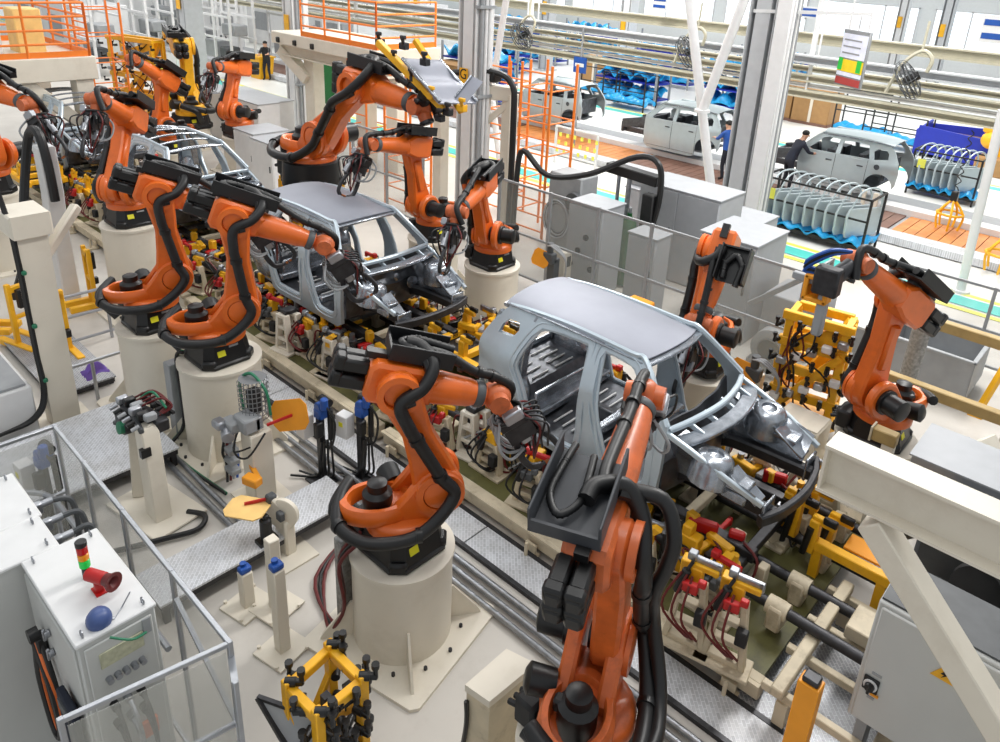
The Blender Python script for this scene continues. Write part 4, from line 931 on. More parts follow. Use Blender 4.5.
# rails and yellow frames at far left
pA, pB = at(57, 346, .12), at(110, 329, .12); pB.x = pA.x
t = thing('tube_rail', 'silver tube rail fence with three bars between the tall cream post and the pedestals', 'rail', (pA.x, 2.8, 0))
for zz in (.12, .52, .86): b = MB(); b.cyl((pA.x, pA.y-.1, zz), (pA.x, pB.y+.1, zz), .024, n=8); b.build('rail', 'alu', t)
for u in (0, 1): b = MB(); b.cyl((pA.x, pA.lerp(pB, u).y, 0), (pA.x, pA.lerp(pB, u).y, .9), .024, n=8); b.build('post', 'alu', t)
pA, pB = at(57, 372, .6), at(108, 352, .6); pB.x = pA.x
t = thing('tube_rail', 'single silver tube rail with a round post in front of the three bar rail', 'rail', (pA.x, 2.8, 0))
b = MB(); b.cyl(pA, pB+V((0, .15, 0)), .024, n=8); b.build('rail', 'alu', t)
b = MB(); b.cyl((pB.x, pB.y-.25, 0), (pB.x, pB.y-.25, .6), .024, n=8); b.cyl((pA.x, pA.y+.1, 0), (pA.x, pA.y+.1, .6), .024, n=8); b.each('post', 'alu', t)
def yellow_stand(label, x, y, h, rz=0):
    t = thing('yellow_stand', label, 'stand', (x, y, 0), rz, 'yellow fixture stands')
    S = M4.Translation(V((x, y, 0))) @ rotm('Z', rz)
    def mb():
        m = MB(); m.T = S; return m
    for yy in (-.12, .12): b = mb(); b.box((0, yy, h/2), (.07, .07, h), bev=.01); b.build('upright', 'yellow', t)
    b = mb(); b.box((0, 0, h-.1), (.07, .3, .1), bev=.01); b.box((0, 0, h*.5), (.06, .3, .06), bev=.01); b.build('cross_bar', 'yellow', t)
    b = mb(); b.bar((-.4, -.14, .1), (.4, -.14, .1), .1, .1, .01); b.bar((-.4, .14, .1), (.4, .14, .1), .1, .1, .01); b.build('foot', 'yellow', t)
    b = mb(); b.box((.07, 0, h-.25), (.08, .1, .3), bev=.01); b.box((.1, .1, h*.4), (.09, .08, .12), bev=.01); b.each('clamp', 'black', t)
    return t
ys = yellow_stand('yellow fixture stand behind the silver tube rails, left of the pedestals', -11.6, 3.0, 1.1)
for lb, x, y, rz in (('yellow fixture stand beside the tall cream post', -12.3, 2.75, .3), ('yellow fixture stand at the left edge behind the cream post', -13.2, 2.5, .8), ('yellow bracket stand in front of the tall pedestal', -13.1, 4.0, 1.5)):
    dup(ys, (x, y, 0), rz, lb)
b = MB(); b.box((-10.6, 1.7, .35), (1.6, .9, .7), bev=.02); t = thing('white_bin', 'white low machine cover on the floor beside the tall cream post', 'machine cover', (-10.6, 1.7, 0)); b.build('cover', 'white', t); b = MB(); b.box((-10.6, 1.7, .72), (1.5, .8, .03)); b.build('lid', 'grey_mid', t)
b = MB(); c0 = at(95, 372, .3)
b.grid(lambda u, v: (c0.x+.22*(u-.5)+.02*math.sin(v*9), c0.y+.3*(v-.5), .3+.16*math.sin(PI*u)*math.sin(PI*v)+.03*math.sin(17*u+5*v)), 10, 12, (0, 0, .006)); solo('purple_bag', b, 'purple', 'small crumpled purple plastic bag on the tread plate', 'bag')
# gripper test stands, paddles, sensors
t = thing('gauge_stand', 'cream twin column stand with a grey clamp head, centre left on the floor', 'stand', (-7.4, 2.5, 0))
b = MB(); b.box((-7.42, 2.55, .03), (.95, .62, .03), bev=.006, rz=.15); b.build('base_plate', 'cream', t)
b = MB(); b.prism([(-.13, 0), (.13, 0), (.10, 1.08), (.06, 1.15), (-.08, 1.15), (-.10, 1.08)], -.09, .09, M4.Translation(V((-7.28, 2.52, .045))) @ XZ, .012); cl_ = b.build('column', 'cream', t)
b = MB(); b.box((-7.185, 2.44, .95), (.06, .1, .1)); b.build('black_window', 'black', cl_)
b = MB(); b.bar((-7.75, 2.5, .045), (-7.72, 2.55, .95), .12, .12, .012); b.build('rear_column', 'cream', t)
b = MB(); b.box((-7.55, 2.58, 1.2), (.5, .16, .1), bev=.01, rz=.2); b.box((-7.72, 2.5, 1.05), (.2, .2, .22), bev=.02); b.cyl((-7.6, 2.4, 1.05), (-7.6, 2.5, 1.05), .07, n=14); b.box((-7.3, 2.66, 1.16), (.2, .14, .14), bev=.015); h_ = b.build('clamp_head', 'steel_dark', t)
for k in range(6):
    b = MB(); b.box((-7.8+.11*k, 2.5+.03*(k % 3), 1.28+.02*(k % 2)), (.08, .12, .08), bev=.012); b.cyl((-7.8+.11*k, 2.44, 1.24), (-7.8+.11*k, 2.36, 1.22), .022, n=8); b.each('clamp_jaw', ('alu', 'black', 'grey_mid')[k % 3], h_)
b = MB(); b.bar((-8.05, 2.6, 1.12), (-7.2, 2.44, 1.2), .05, .06, .01); b.bar((-7.95, 2.75, 1.0), (-7.6, 2.6, 1.02), .05, .05, .01); b.bar((-7.9, 2.42, .98), (-7.65, 2.52, 1.04), .06, .05, .01); b.each('steel_bar', 'grey_dark', h_)
b = MB(); b.lathe([(.07, 0), (.07, .05), (.03, .06)], (-7.62, 2.41, 1.06), (0, -1, .2), n=14); b.build('green_cap', 'green_hose', h_)
b = MB(); b.bar((-7.85, 2.72, 1.24), (-7.25, 2.8, 1.24), .03, .03)
for k in range(5): b.box((-7.8+.12*k, 2.74, 1.22), (.05, .1, .06), bev=.008)
b.each('slide_rail', 'black_dusty', h_)
b = MB()
for k in range(4): b.tube([(-7.75+.07*k, 2.6, 1.28), (-7.6+.07*k, 2.75, 1.38), (-7.4+.04*k, 2.8, 1.3), (-7.35, 2.62, 1.2)], .012, n=5)
b.each('signal_cable', 'red_hose', h_)
b = MB(); b.tube([(-7.7, 2.62, 1.26), (-7.55, 2.72, 1.4), (-7.3, 2.75, 1.3)], .014, n=6); b.build('green_cable', 'green_hose', h_)
b = MB(); b.tube([(-7.1, 2.75, .05), (-6.9, 2.85, .06), (-6.75, 2.7, .06), (-6.85, 2.4, .06), (-7.05, 1.9, .06)], .03, n=8); solo('floor_hose', b, 'hose', 'thick black hose curling on the floor beside the twin column stand', 'hose')
def hexplate(m, p, xd, up_, w, h, th=.015):
    mx = frame(p, V(xd).cross(V(up_)), up_)             # plate normal along local x
    pl = [(-w/2, -h*.28), (-w*.36, -h/2), (w*.36, -h/2), (w/2, -h*.28), (w/2, h*.28), (w*.36, h/2), (-w*.36, h/2), (-w/2, h*.28)]
    n = V(xd).cross(V(up_)).normalized(); x = V(xd).normalized(); u = n.cross(x)
    return m.prism(pl, -th/2, th/2, M4(((x.x, u.x, n.x, p[0]), (x.y, u.y, n.y, p[1]), (x.z, u.z, n.z, p[2]), (0, 0, 0, 1))))
t = thing('tip_dresser_stand', 'cream stand with a grey dressing motor and an orange paddle plate, beside the wide pedestal', 'stand', (-6.85, 3.5, 0))
b = MB(); b.box((-6.85, 3.5, .45), (.24, .26, .9), bev=.012); b.box((-6.85, 3.5, .012), (.5, .5, .024)); b.build('column', 'cream', t)
b = MB(); b.box((-7.25, 3.45, .68), (.4, .2, .03)); b.box((-7.4, 3.45, .34), (.05, .2, .66), bev=.01); b.build('side_table', 'cream', t)
b = MB(); b.box((-6.88, 3.42, 1.02), (.26, .2, .18), bev=.02); b.box((-7.0, 3.3, .98), (.22, .14, .14), bev=.02); b.build('dressing_head', 'grey_mid', t)
b = MB(); b.box((-7.08, 3.2, 1.0), (.16, .12, .1), bev=.02); b.cyl((-7.0, 3.24, .92), (-6.9, 3.2, .9), .07, n=14); b.box((-6.8, 3.5, 1.02), (.1, .1, .16), bev=.015); b.each('dressing_block', 'alu', t)
for k in range(4): b = MB(); b.tube([(-7.36, 3.38+.04*k, .62), (-7.3, 3.3+.05*k, .45), (-7.36, 3.36+.05*k, .25), (-7.25, 3.3+.04*k, .06)], .016, n=6); b.build('side_cable', ('hose', 'red_hose', 'grey_mid', 'blue')[k], t)
for k in range(3): b = MB(); b.box((-7.25, 3.38, .2+.14*k), (.18, .12, .07), bev=.01); b.build('connector', 'grey_mid', t)
b = MB(); b.cyl((-6.95, 3.56, 1.0), (-6.95, 3.56, 1.5), .17, n=20, bev=.02); b.build('wire_cage', 'wire_mesh', t)
b = MB(); b.box((-6.95, 3.56, 1.2), (.14, .14, .3), bev=.02); b.build('motor', 'black_dusty', t)
b = MB(); b.tube([(-7.1, 3.5, 1.05), (-7.12, 3.5, 1.4), (-6.95, 3.55, 1.55), (-6.75, 3.6, 1.4), (-6.72, 3.62, 1.1)], .018, n=6); b.build('green_hose', 'green_hose', t)
b = MB(); hexplate(b, at(290, 415, 1.05), (1, .75, .28), (-.3, .1, 1), .42, .36); pd = b.build('orange_paddle', 'amber_sheet', t)
p0, p1 = at(267, 425, 1.05), at(292, 415, 1.06); b = MB(); b.bar(p0, p1, .02, .03); b.build('red_arm', 'red', pd)
b = MB(); b.tube([(-7.0, 3.38, .95), (-6.9, 3.25, .7), (-6.7, 3.3, .7), (-6.65, 3.5, .95)], .012, n=6); b.tube([(-6.95, 3.36, .95), (-6.85, 3.22, .75), (-6.72, 3.35, .8)], .01, n=6); b.build('cable_loop', 'hose', t)
q = at(252, 479, .5); b = MB(); b.box((q.x, q.y, .48), (.2, .12, .1), bev=.012, rz=.3); b.bar((q.x+.08, q.y+.05, .48), (-6.85, 3.4, .48), .05, .05); b.build('orange_bracket', 'amber_sheet', t)
t = thing('paddle_stand', 'low cream stand with a flat pale orange paddle and round bracket', 'stand', (-5.75, 3.0, 0))
c0 = at(247, 508, .62); b = MB(); hexplate(b, c0, (1, .62, 0), (-.5, 1, .0), .42, .32); pp = b.build('pale_paddle', 'amber_pale', t)
c1 = at(271, 498, .66); b = MB(); b.bar(c0+V((-.05, 0, .02)), c1, .02, .03); b.build('red_arm', 'red', pp)
c2 = at(284, 512, .5); b = MB(); b.lathe([(.17, 0), (.17, .05), (.15, .06)], c2, (.5, -.8, .1), n=22); b.box((c2.x, c2.y, .22), (.22, .12, .44), bev=.02); b.bar(c1, c2, .1, .1, .02); b.box((c2.x, c2.y, .012), (.6, .4, .024)); b.build('column', 'cream', t)
b = MB(); b.box(tuple(c2+V((.05, -.07, .02))), (.09, .06, .1), bev=.01); b.box(tuple(c1), (.1, .1, .1), bev=.02); b.each('sensor', 'grey_dark', t)
q = at(266, 530, .4); b = MB(); b.cyl((q.x, q.y, .26), (q.x, q.y, .55), .06, n=14, bev=.02); b.box((q.x, q.y, .28), (.12, .2, .04)); b.box((q.x-.02, q.y, .57), (.12, .06, .05), bev=.01); solo('black_buffer', b, 'black', 'small black rubber buffer standing on the tread plate step', 'buffer')
for i, (px, py, h) in enumerate(((248, 605, .42), (283, 650, .95), (277, 608, .85))):
    p = at(px, py, 0); t = thing('sensor_post', ('short cream post with a blue sensor cap, left of the trio', 'tall cream post with a blue sensor cap, front one of the trio', 'cream post of the trio standing against the step, without cap')[i], 'sensor post', p, 0, 'cream sensor posts')
    b = MB(); b.box((p.x, p.y, h/2), (.11, .11, h), bev=.01); b.build('post', 'cream', t)
    b = MB(); b.box((p.x, p.y, .012+.004*i), (.36, .38, .024), rz=.2, bev=.004)
    for sx in (-.15, .15):
        for sy in (-.15, .15): b.cyl((p.x+sx, p.y+sy, .02), (p.x+sx, p.y+sy, .05), .018, n=6)
    b.build('base_plate', 'cream', t)
    if i < 2:
        b = MB(); b.box((p.x, p.y, h+.03), (.09, .11, .06), bev=.012); b.cyl((p.x-.02, p.y, h+.04), (p.x-.02, p.y, h+.09), .03, n=10); b.build('sensor_cap', 'blue', t)
def valve_stand(label, x, y, h, rz=0):
    t = thing('valve_stand', label, 'valve stand', (x, y, 0), rz, 'blue valve stands')
    S = M4.Translation(V((x, y, 0))) @ rotm('Z', rz)
    def mb():
        m = MB(); m.T = S; return m
    b = mb(); b.box((0, 0, h/2), (.07, .07, h)); b.box((0, 0, .012), (.3, .3, .024)); b.build('post', 'steel_dark', t)
    b = mb(); b.box((-.13, -.12, h-.12), (.17, .14, .3), bev=.008); w_ = b.build('junction_box', 'white', t)
    b = mb(); b.box((-.13, -.193, h-.08), (.06, .004, .06)); b.build('warning_mark', 'yellow_label', w_)
    b = mb(); b.cyl((.02, -.05, h+.14), (.02, .1, h+.14), .065, n=16, bev=.012); b.box((.02, .0, h+.06), (.14, .12, .14), bev=.02); b.cyl((.1, .0, h+.14), (.1, .0, h+.28), .045, n=12, bev=.01); b.build('valve', 'blue', t)
    b = mb(); b.box((.09, -.08, h-.1), (.08, .1, .2), bev=.015); b.cyl((.09, .08, h-.3), (.09, .08, h+.1), .035, n=10); b.cyl((-.05, .06, h+.2), (.12, .06, h+.2), .05, n=12); b.build('regulator', 'black', t)
    b = mb()
    for k in range(4): b.tube([(.08, -.04+.04*k, h-.3), (.1, -.1+.06*k, h*.4), (-.05+.05*k, -.05+.04*k, .06), (-.3, -.25+.12*k, .04)], .014, n=6)
    b.each('air_hose', 'hose', t)
    b = mb(); b.tube([(.12, 0, h+.2), (.22, .05, h), (.2, .02, h-.3), (.05, 0, h-.4)], .014, n=6); b.build('black_hose', 'hose', t)
    return t
p = at(323, 480, 0); vs_ = valve_stand('blue valve with white box on a thin post, left of the near robot base', p.x, p.y, .9)
p = at(362, 478, 0); dup(vs_, p, .2, 'blue valve with white box behind the near robot, right one of two')
p = at(36, 470, 0); dup(vs_, (-7.75, 1.65, 0), .1, 'blue valve with white box behind the clear guard at left')
p = at(925, 440, .3); dup(vs_, (-1.0, 8.9, 0), .3, 'blue valve with white box beside the right robot base')
# green and blue cables down the pedestal
for i, (px, m) in enumerate(((.0, 'green_hose'), (.06, 'hose'))):
    b = MB(); a = -2.35+px; b.tube([(-8.05+.46*math.cos(a)*.9, 3.73+.46*math.sin(a)*.9, 1.3), (-8.05+.51*math.cos(a), 3.73+.51*math.sin(a), 1.2), (-8.05+.51*math.cos(a), 3.73+.51*math.sin(a), .3), (-7.9+.54*math.cos(a), 3.5+.54*math.sin(a), .05), (-7.1, 3.2, .04)], .022, n=7)
    solo('pedestal_cable', b, m, ('green cable running down the cream pedestal side', 'black cable running down the cream pedestal beside a green one')[i], 'cable')
b = MB(); b.box((-8.55, 3.36, .55), (.16, .16, 1.1), bev=.01); solo('cable_duct', b, 'grey_mid', 'grey upright cable duct between the two cream pedestals', 'cable duct')
b = MB(); b.box((-4.72, 3.2, .5), (.12, .22, .95), bev=.01); solo('cable_duct', b, 'bundle_grey', 'grey mesh cable duct up the left side of the near robot pedestal', 'cable duct')
for k, m in enumerate(('red_hose', 'hose', 'red_hose')):
    b = MB(); y = 3.05-.03*k; b.tube([(-4.45+.05*k, y+.1, 1.2), (-4.6+.04*k, y-.02, .9), (-4.58+.04*k, y, .4), (-4.7, y-.05, .06), (-5.3, 3.2+.06*k, .05), (-5.6, 3.9, .05)], .018, n=7); solo('supply_cable', b, m, ('red supply cable at the near robot pedestal, outer one', 'black supply cable at the near robot pedestal', 'red supply cable at the near robot pedestal, inner one')[k], 'cable')
# yellow clamp fixture at the bottom
t = thing('clamp_fixture', 'yellow square frame fixture bristling with black clamps, bottom of the picture', 'fixture', (-3.75, 2.35, 0))
zc = 1.0; P_ = [at(176, 0, 0)]*0+[at(288, 688, zc), at(330, 650, zc), at(362, 682, zc), at(318, 718, zc)]
for i in range(4):
    b = MB(); b.bar(P_[i], P_[(i+1) % 4], .07, .08, .008); b.build('top_bar', 'yellow', t)
    b = MB(); b.box((P_[i].x, P_[i].y, zc/2+.05), (.075, .075, zc+.06), bev=.008); b.build('leg', 'yellow', t)
for i in range(4):
    b = MB(); a, c = P_[i], P_[(i+1) % 4]; b.bar((a.x, a.y, .25), (c.x, c.y, .8), .05, .05, .006); b.build('brace', 'yellow', t)
b = MB(); m_ = (P_[0]+P_[2])/2; b.box((m_.x, m_.y, .02), (.9, .7, .04)); b.box((m_.x, m_.y, .45), (.06, .06, .9)); b.build('base_plate', 'steel_dark', t)
def clampb(m, p, d):
    p, d = V(p), V(d).normalized(); m.box(None, (.13, .045, .05), mx=frame(p+d*.05, d), bev=.008); m.cyl(p+d*.1+V((0, 0, -.02)), p+d*.1+V((0, 0, .11)), .018, n=8); m.cyl(p+d*.1+V((0, 0, .08)), p+d*.1+V((0, 0, .12)), .03, n=10); m.cyl(p-d*.02, p+d*.06, .035, n=10)
for i in range(4):
    a, c = P_[i], P_[(i+1) % 4]; n = (a+c)/2-m_; n.z = 0
    for z in (zc-.02, zc-.22, zc-.42, zc-.62):
        for u in (.15, .5, .85) if i in (1, 2) else (.3,):
            b = MB(); q = a.lerp(c, u); clampb(b, (q.x, q.y, z), n+V((rnd.uniform(-.15, .15), rnd.uniform(-.15, .15), 0))); b.build('black_clamp', 'black', t)
for p in P_: b = MB(); clampb(b, (p.x, p.y, zc+.06), V((1, 1, 0))); b.build('black_clamp', 'black', t)
p0 = at(262, 700, .75); t = thing('stamped_sheet', 'stamped grey sheet metal panel leaning on the yellow clamp fixture', 'panel', (p0.x, p0.y, 0))
q0, q1, q2 = at(258, 697, .8), at(312, 716, .85), at(286, 745, .55)
b = MB(); b.grid(lambda u, v: tuple(q0+(q1-q0)*u+(q2-q0)*v*1.6+V((0, 0, .03*math.sin(u*9)*math.sin(v*8)))), 12, 12, (0, 0, .01)); b.build('sheet', 'cab_grey', t)
b = MB(); b.bar(q0, q2+(q2-q0)*.6, .04, .04); b.bar(q0, q1, .03, .03); b.build('edge_frame', 'steel_dark', t)
# cream box stand, bottom centre
t = thing('cream_box_stand', 'cream box shaped pillar with a flat top beside the foreground robot base', 'stand', (-3.0, 3.3, 0))
b = MB(); q = [at(467, 684, .75), at(506, 650, .75), at(534, 664, .75), at(490, 700, .75)]; cx = sum(q, V((0, 0, 0)))/4
b.rings([[V((p.x, p.y, z)) for p in q] for z in (0, .68)]); b.build('body', 'cream_dirty', t)
b = MB(); b.rings([[cx+(p-cx)*1.06+V((0, 0, z)) for p in q] for z in (-.07, 0)]); b.build('top', 'cream', t)
b = MB(); b.tube([V((q[0].x+.02, q[0].y-.02, .6)), V((q[0].x+.04, q[0].y-.03, .4)), V((q[0].x, q[0].y-.02, .1))], .02, n=6); b.build('cable', 'hose', t)
# ------------------------------------------------------------ right foreground: cream portal beam, cabinet, khaki beams
yb = 4.4; zt = aty(826, 445, yb).z; x0 = aty(815, 490, yb).x; zb = aty(815, 490, yb).z; hgt = zt-zb
t = thing('portal_beam', 'big cream steel beam with a slanting brace entering from the right edge', 'beam', (x0+1.5, yb+.12, 0))
b = MB(); b.ibeam((x0, yb+.11, (zt+zb)/2), (x0+4.2, yb+.11, (zt+zb)/2), .22, hgt, .022); b.build('beam', 'cream', t)
b = MB(); b.box((x0+.012, yb+.11, (zt+zb)/2), (.02, .2, hgt-.04)); b.build('end_plate', 'cream', t)
p = aty(870, 522, yb+.05); q = p+V((1.98, 0, -2.0)); b = MB(); b.bar(p+V((0, .05, 0)), q+V((0, .05, 0)), .16, .20, .01, up=V((0, 1, 0))); b.build('brace', 'cream', t)
b = MB(); b.box((x0+2.0, yb+.11, zb/2), (.26, .26, zb), bev=.012); b.build('column', 'cream', t)
t = thing('switch_cabinet', 'light grey switch cabinet with a black rotary switch behind the cream brace', 'cabinet', (.3, 5.2, 0))
yc = 4.95; xl = aty(879, 601, yc).x; zc2 = aty(879, 601, yc).z; zl = aty(850, 716, yc).z
b = MB(); b.box((xl+.9, yc+.28, (zc2+zl)/2), (1.8, .54, zc2-zl), bev=.012); b.build('body', 'grey_paint', t)
b = MB(); b.box((xl+.9, yc, (zc2+zl)/2), (1.74, .03, zc2-zl-.06), bev=.01); dr = b.build('door', 'grey_paint', t)
s_ = aty(871, 684, yc-.02)
b = MB(); b.box((s_.x, yc-.025, s_.z), (.11, .02, .13), bev=.006); sw = b.build('rotary_switch', 'black', dr)
b = MB(); b.lathe([(.05, 0), (.048, .012)], (s_.x, yc-.035, s_.z), (0, -1, 0), n=20); b.build('dial_ring', 'white', sw)
b = MB(); b.lathe([(.036, 0), (.034, .03)], (s_.x, yc-.045, s_.z), (0, -1, 0), n=16); b.box((s_.x, yc-.08, s_.z-.005), (.02, .02, .085), bev=.005); b.build('knob', 'black', sw)
b = MB(); b.box((s_.x+.04, yc-.03, s_.z-.075), (.06, .012, .02)); b.build('yellow_tab', 'amber_sheet', sw)
for dz, ww in ((.105, .07), (-.125, .05)):
    b = MB(); b.box((s_.x+.02, yc-.018, s_.z+dz), (ww, .006, .022)); b.build('switch_text_plate', 'grey_mid', dr)
w_ = aty(944, 675, yc-.02)
b = MB(); b.prism([(-.08, -.05), (.08, -.05), (0, .09)], .0, .006, M4.Translation(V((w_.x, yc-.016, w_.z))) @ XZ); wt = b.build('warning_triangle', 'yellow', dr)
b = MB(); b.prism([(-.004, .03), (-.02, .0), (.002, .0), (-.012, -.03), (.024, .012), (.002, .012), (.014, .03)], .007, .010, M4.Translation(V((w_.x, yc-.016, w_.z))) @ XZ); b.build('bolt_mark', 'text_black', wt)
for sx in (.1, 1.6): b = MB(); b.box((xl+sx, yc+.28, zl/2), (.08, .3, zl)); b.build('leg', 'grey_mid', t)
b = MB(); b.box((xl+.9, yc+.29, zc2+.008), (1.78, .5, .02)); b.build('dark_top', 'grey_dark', t)
# cable machine behind the cabinet
d0 = at(960, 590, 1.3)
t = thing('cable_drum', 'dark cable machine with thick looping black hoses behind the cream brace', 'machine', (d0.x, d0.y, 0))
b = MB(); b.box((d0.x+.5, d0.y+.75, .7), (1.9, .8, 1.4), bev=.04); b.build('housing', 'grey_dark', t)
for k in range(7):
    y = d0.y+.12-.05*k; b = MB(); b.tube([d0+V((-.55, .3, .05+.05*k)), d0+V((-.3+.05*k, y-d0.y, .35+.05*k)), d0+V((.15, y-d0.y-.05, .42+.03*k)), d0+V((.5, y-d0.y, .1)), d0+V((.7, y-d0.y-.05, -.5))], .055, n=10); b.build('black_hose', 'hose', t)
for k, m in enumerate(('grey_mid', 'blue', 'green_hose', 'purple', 'grey_mid', 'hose')):
    b = MB(); b.tube([d0+V((-.6, .25+.04*k, .42)), d0+V((-.2, .12+.04*k, .5)), d0+V((.4, .1+.05*k, .45)), d0+V((1.1, .2, .35))], .02, n=6); b.build('coloured_cable', m, t)
b = MB(); b.lathe([(.2, 0), (.2, .12), (.12, .14)], d0+V((.1, .15, .0)), (0, -1, .3), n=20); b.build('motor', 'black_dusty', t)
for k in range(3): b = MB(); b.box(tuple(d0+V((-.15+.3*k, .18, -.25+.12*k))), (.18, .16, .2), bev=.03); b.build('junction', 'black_dusty', t)
# khaki and silver beams at right
for lb, px, py, z, xr in (('khaki box beam ending beside the right robot shoulder', 884, 372, 1.15, 1.4), ('short khaki box beam below the right robot shoulder, against the silver trunking', 873, 428, 1.5, -.75), ('khaki box beam highest at the right edge, beyond the grey container', 942, 322, 1.6, 1.8)):
    p = at(px, py, z); b = MB(); t = thing('box_beam', lb, 'beam', (p.x, p.y, 0), 0, 'khaki box beams')
    b.bar((p.x, p.y+.06, z-.07), (p.x+xr+1, p.y+.06, z-.07), .13, .15, .012); b.build('beam', 'khaki', t)
    b = MB(); b.box((p.x-.008, p.y+.06, z-.07), (.02, .15, .17)); b.build('end_cap', 'cream_dirty', t)
    b = MB(); b.box((p.x+(1.5 if xr > 0 else .18), p.y+.06, (z-.14)/2), (.12, .12, z-.14)); b.build('post', 'cream', t)
p = at(912, 455, 1.62); t = thing('cable_trunking', 'silver sheet metal cable trunking at the right edge, above the big cream beam', 'trunking', (p.x, p.y, 0))
b = MB(); b.box((p.x+1.4, p.y+.36, 1.52), (2.8, .72, .2), bev=.008); b.build('trunk', 'alu', t)
b = MB(); b.box((p.x+1.4, p.y+.36, 1.63), (2.84, .76, .02)); b.build('lid', 'cab_grey', t)
b = MB(); b.box((p.x+.5, p.y+.3, .72), (.1, .1, 1.44)); b.box((p.x+2.3, p.y+.3, .72), (.1, .1, 1.44)); b.each('support', 'grey_mid', t)
t = thing('cream_gusset', 'slanted cream steel plate bracket under the khaki beam at the right edge', 'bracket', (-.5, 8.9, 0))
b = MB(); b.bar((-.75, 8.75, 1.35), (.25, 8.4, .3), .3, .12, .01); b.build('plate', 'cream', t); b = MB(); b.box((.3, 8.4, .2), (.3, .4, .4), bev=.02); b.build('foot', 'cream', t)
t = thing('white_box', 'small white box lying beside the nose of the near car, under the yellow jig', 'box', at(800, 420, .5)); c0 = at(803, 418, .6)
b = MB(); b.box((c0.x, c0.y, .3), (.6, .5, .6), bev=.02); b.build('case', 'cream', t); b = MB(); b.box((c0.x, c0.y, .605), (.56, .46, .02), bev=.004); b.build('lid', 'cream', t)
# ------------------------------------------------------------ tool on the right robot: tool changer with orange box
rt, Tm = ROB[10]
Wp = Tm.translation
def tl(): return MB()
b = MB(); b.cyl(Wp, Wp+V((-.10, -.28, -.12)), .09, n=16); b.box(tuple(Wp+V((-.14, -.36, -.16))), (.26, .16, .3), bev=.02); tc_ = b.build('tool_changer', 'steel_dark', rt)
b = MB(); b.box(tuple(Wp+V((-.16, -.3, -.55))), (.10, .12, .5), bev=.02); b.box(tuple(Wp+V((-.32, -.3, -.22))), (.4, .07, .08), bev=.01); b.build('tool_arm', 'grey_mid', tc_)
c0 = aty(818, 288, Wp.y-.3)
b = MB()
for dx, dz, sx, sz in ((0, .12, .26, .05), (0, -.12, .26, .05), (-.11, 0, .05, .28), (.11, 0, .05, .28)): b.box((c0.x+dx, c0.y, c0.z+dz), (sx, .16, sz), bev=.012)
b.box((c0.x, c0.y+.06, c0.z), (.24, .03, .24)); b.build('orange_housing', 'amber_sheet', tc_)
for k, m in enumerate(('blue', 'black', 'blue')):
    b = MB(); b.tube([Wp+V((-.05, -.1, .12)), Wp+V((-.2, -.3, .14-.03*k)), Wp+V((-.4, -.35, -.05-.04*k)), c0+V((.1, .05, .18))], .02, n=6); b.build('tool_cable', m, tc_)
# standing yellow jig full of black clamps
def clamp_jig(label, x, y, z0, h, w, rz=0):
    t = thing('clamp_jig', label, 'fixture', (x, y, 0), rz)
    S = M4.Translation(V((x, y, 0))) @ rotm('Z', rz)
    def mb():
        m = MB(); m.T = S; return m
    b = mb(); b.prism([(-.55, -.3), (.4, -.34), (.6, 0), (.4, .34), (-.5, .34)], z0, z0+.06, None, .01); b.build('yellow_base', 'yellow', t)
    if z0 > .2: b = mb(); b.box((0, 0, z0/2), (.7, .5, z0), bev=.02); b.build('stand', 'grey_dark', t)
    for sx in (-1, 1):
        for sy in (-1, 1):
            b = mb(); b.bar((sx*w/2, sy*.2, z0+.05), (sx*w/2, sy*.2, z0+h), .11, .11, .012); b.build('upright', 'yellow', t)
    for k in range(4):
        z = z0+h*(.25+.25*k)
        b = mb(); b.bar((-w/2-.1, -.22, z), (w/2+.1, -.22, z), .09, .13, .01); b.bar((-w/2, .22, z), (w/2, .22, z), .09, .12, .01); b.bar((-w/2, -.22, z), (-w/2, .22, z), .08, .08); b.bar((w/2, -.22, z), (w/2, .22, z), .08, .08); b.each('cross_frame', 'yellow', t)
    b = mb(); b.bar((-w/2, -.24, z0+.1), (w/2, -.24, z0+h*.75), .1, .1); b.bar((-.1, 0, z0+h*.3), (w/2, .1, z0+h), .14, .14); b.bar((-w/2, -.2, z0+h*.7), (w/2, -.2, z0+h*.95), .05, .22); b.each('diagonal', 'yellow', t)
    for k in range(6):
        for u in (-1.25, -.55, .1, .65, 1.2):
            z = z0+.12+h*.17*k
            b = mb(); clampb(b, (u*w/2, -.24-.04*(k % 2), z), V((u*.4+rnd.uniform(-.2, .2), -1, rnd.uniform(-.2, .1)))); b.build('black_clamp', 'black', t)
    for k in range(10):
        b = mb(); b.box((-w/2+.18*(k % 5), -.3, z0+h*(.2+.075*k)), (.13, .1, .1), bev=.015); b.build('silver_block', 'alu' if k % 2 else 'white', t)
    b = mb()
    for k in range(3): b.tube([(rnd.uniform(-w/2, w/2), -.2, z0+h), (rnd.uniform(-w/2, w/2), -.32, z0+h*.7), (rnd.uniform(-w/2, w/2), -.26, z0+h*.4), (rnd.uniform(-w/2, w/2), -.2, z0+.1)], .013, n=5)
    b.each('signal_cable', 'red_hose', t)
    b = mb()
    for k in range(3): b.tube([(rnd.uniform(-w/2, w/2), -.2, z0+h), (rnd.uniform(-w/2, w/2), -.34, z0+h*.75), (rnd.uniform(-w/2, w/2), -.28, z0+h*.5), (rnd.uniform(-w/2, w/2), -.2, z0+.2)], .014, n=5)
    b.each('black_cable', 'hose', t)
    return t
clamp_jig('tall yellow jig crowded with black clamps, in front of the mesh fence corner', -2.95, 9.55, .25, 1.5, .72, .15)
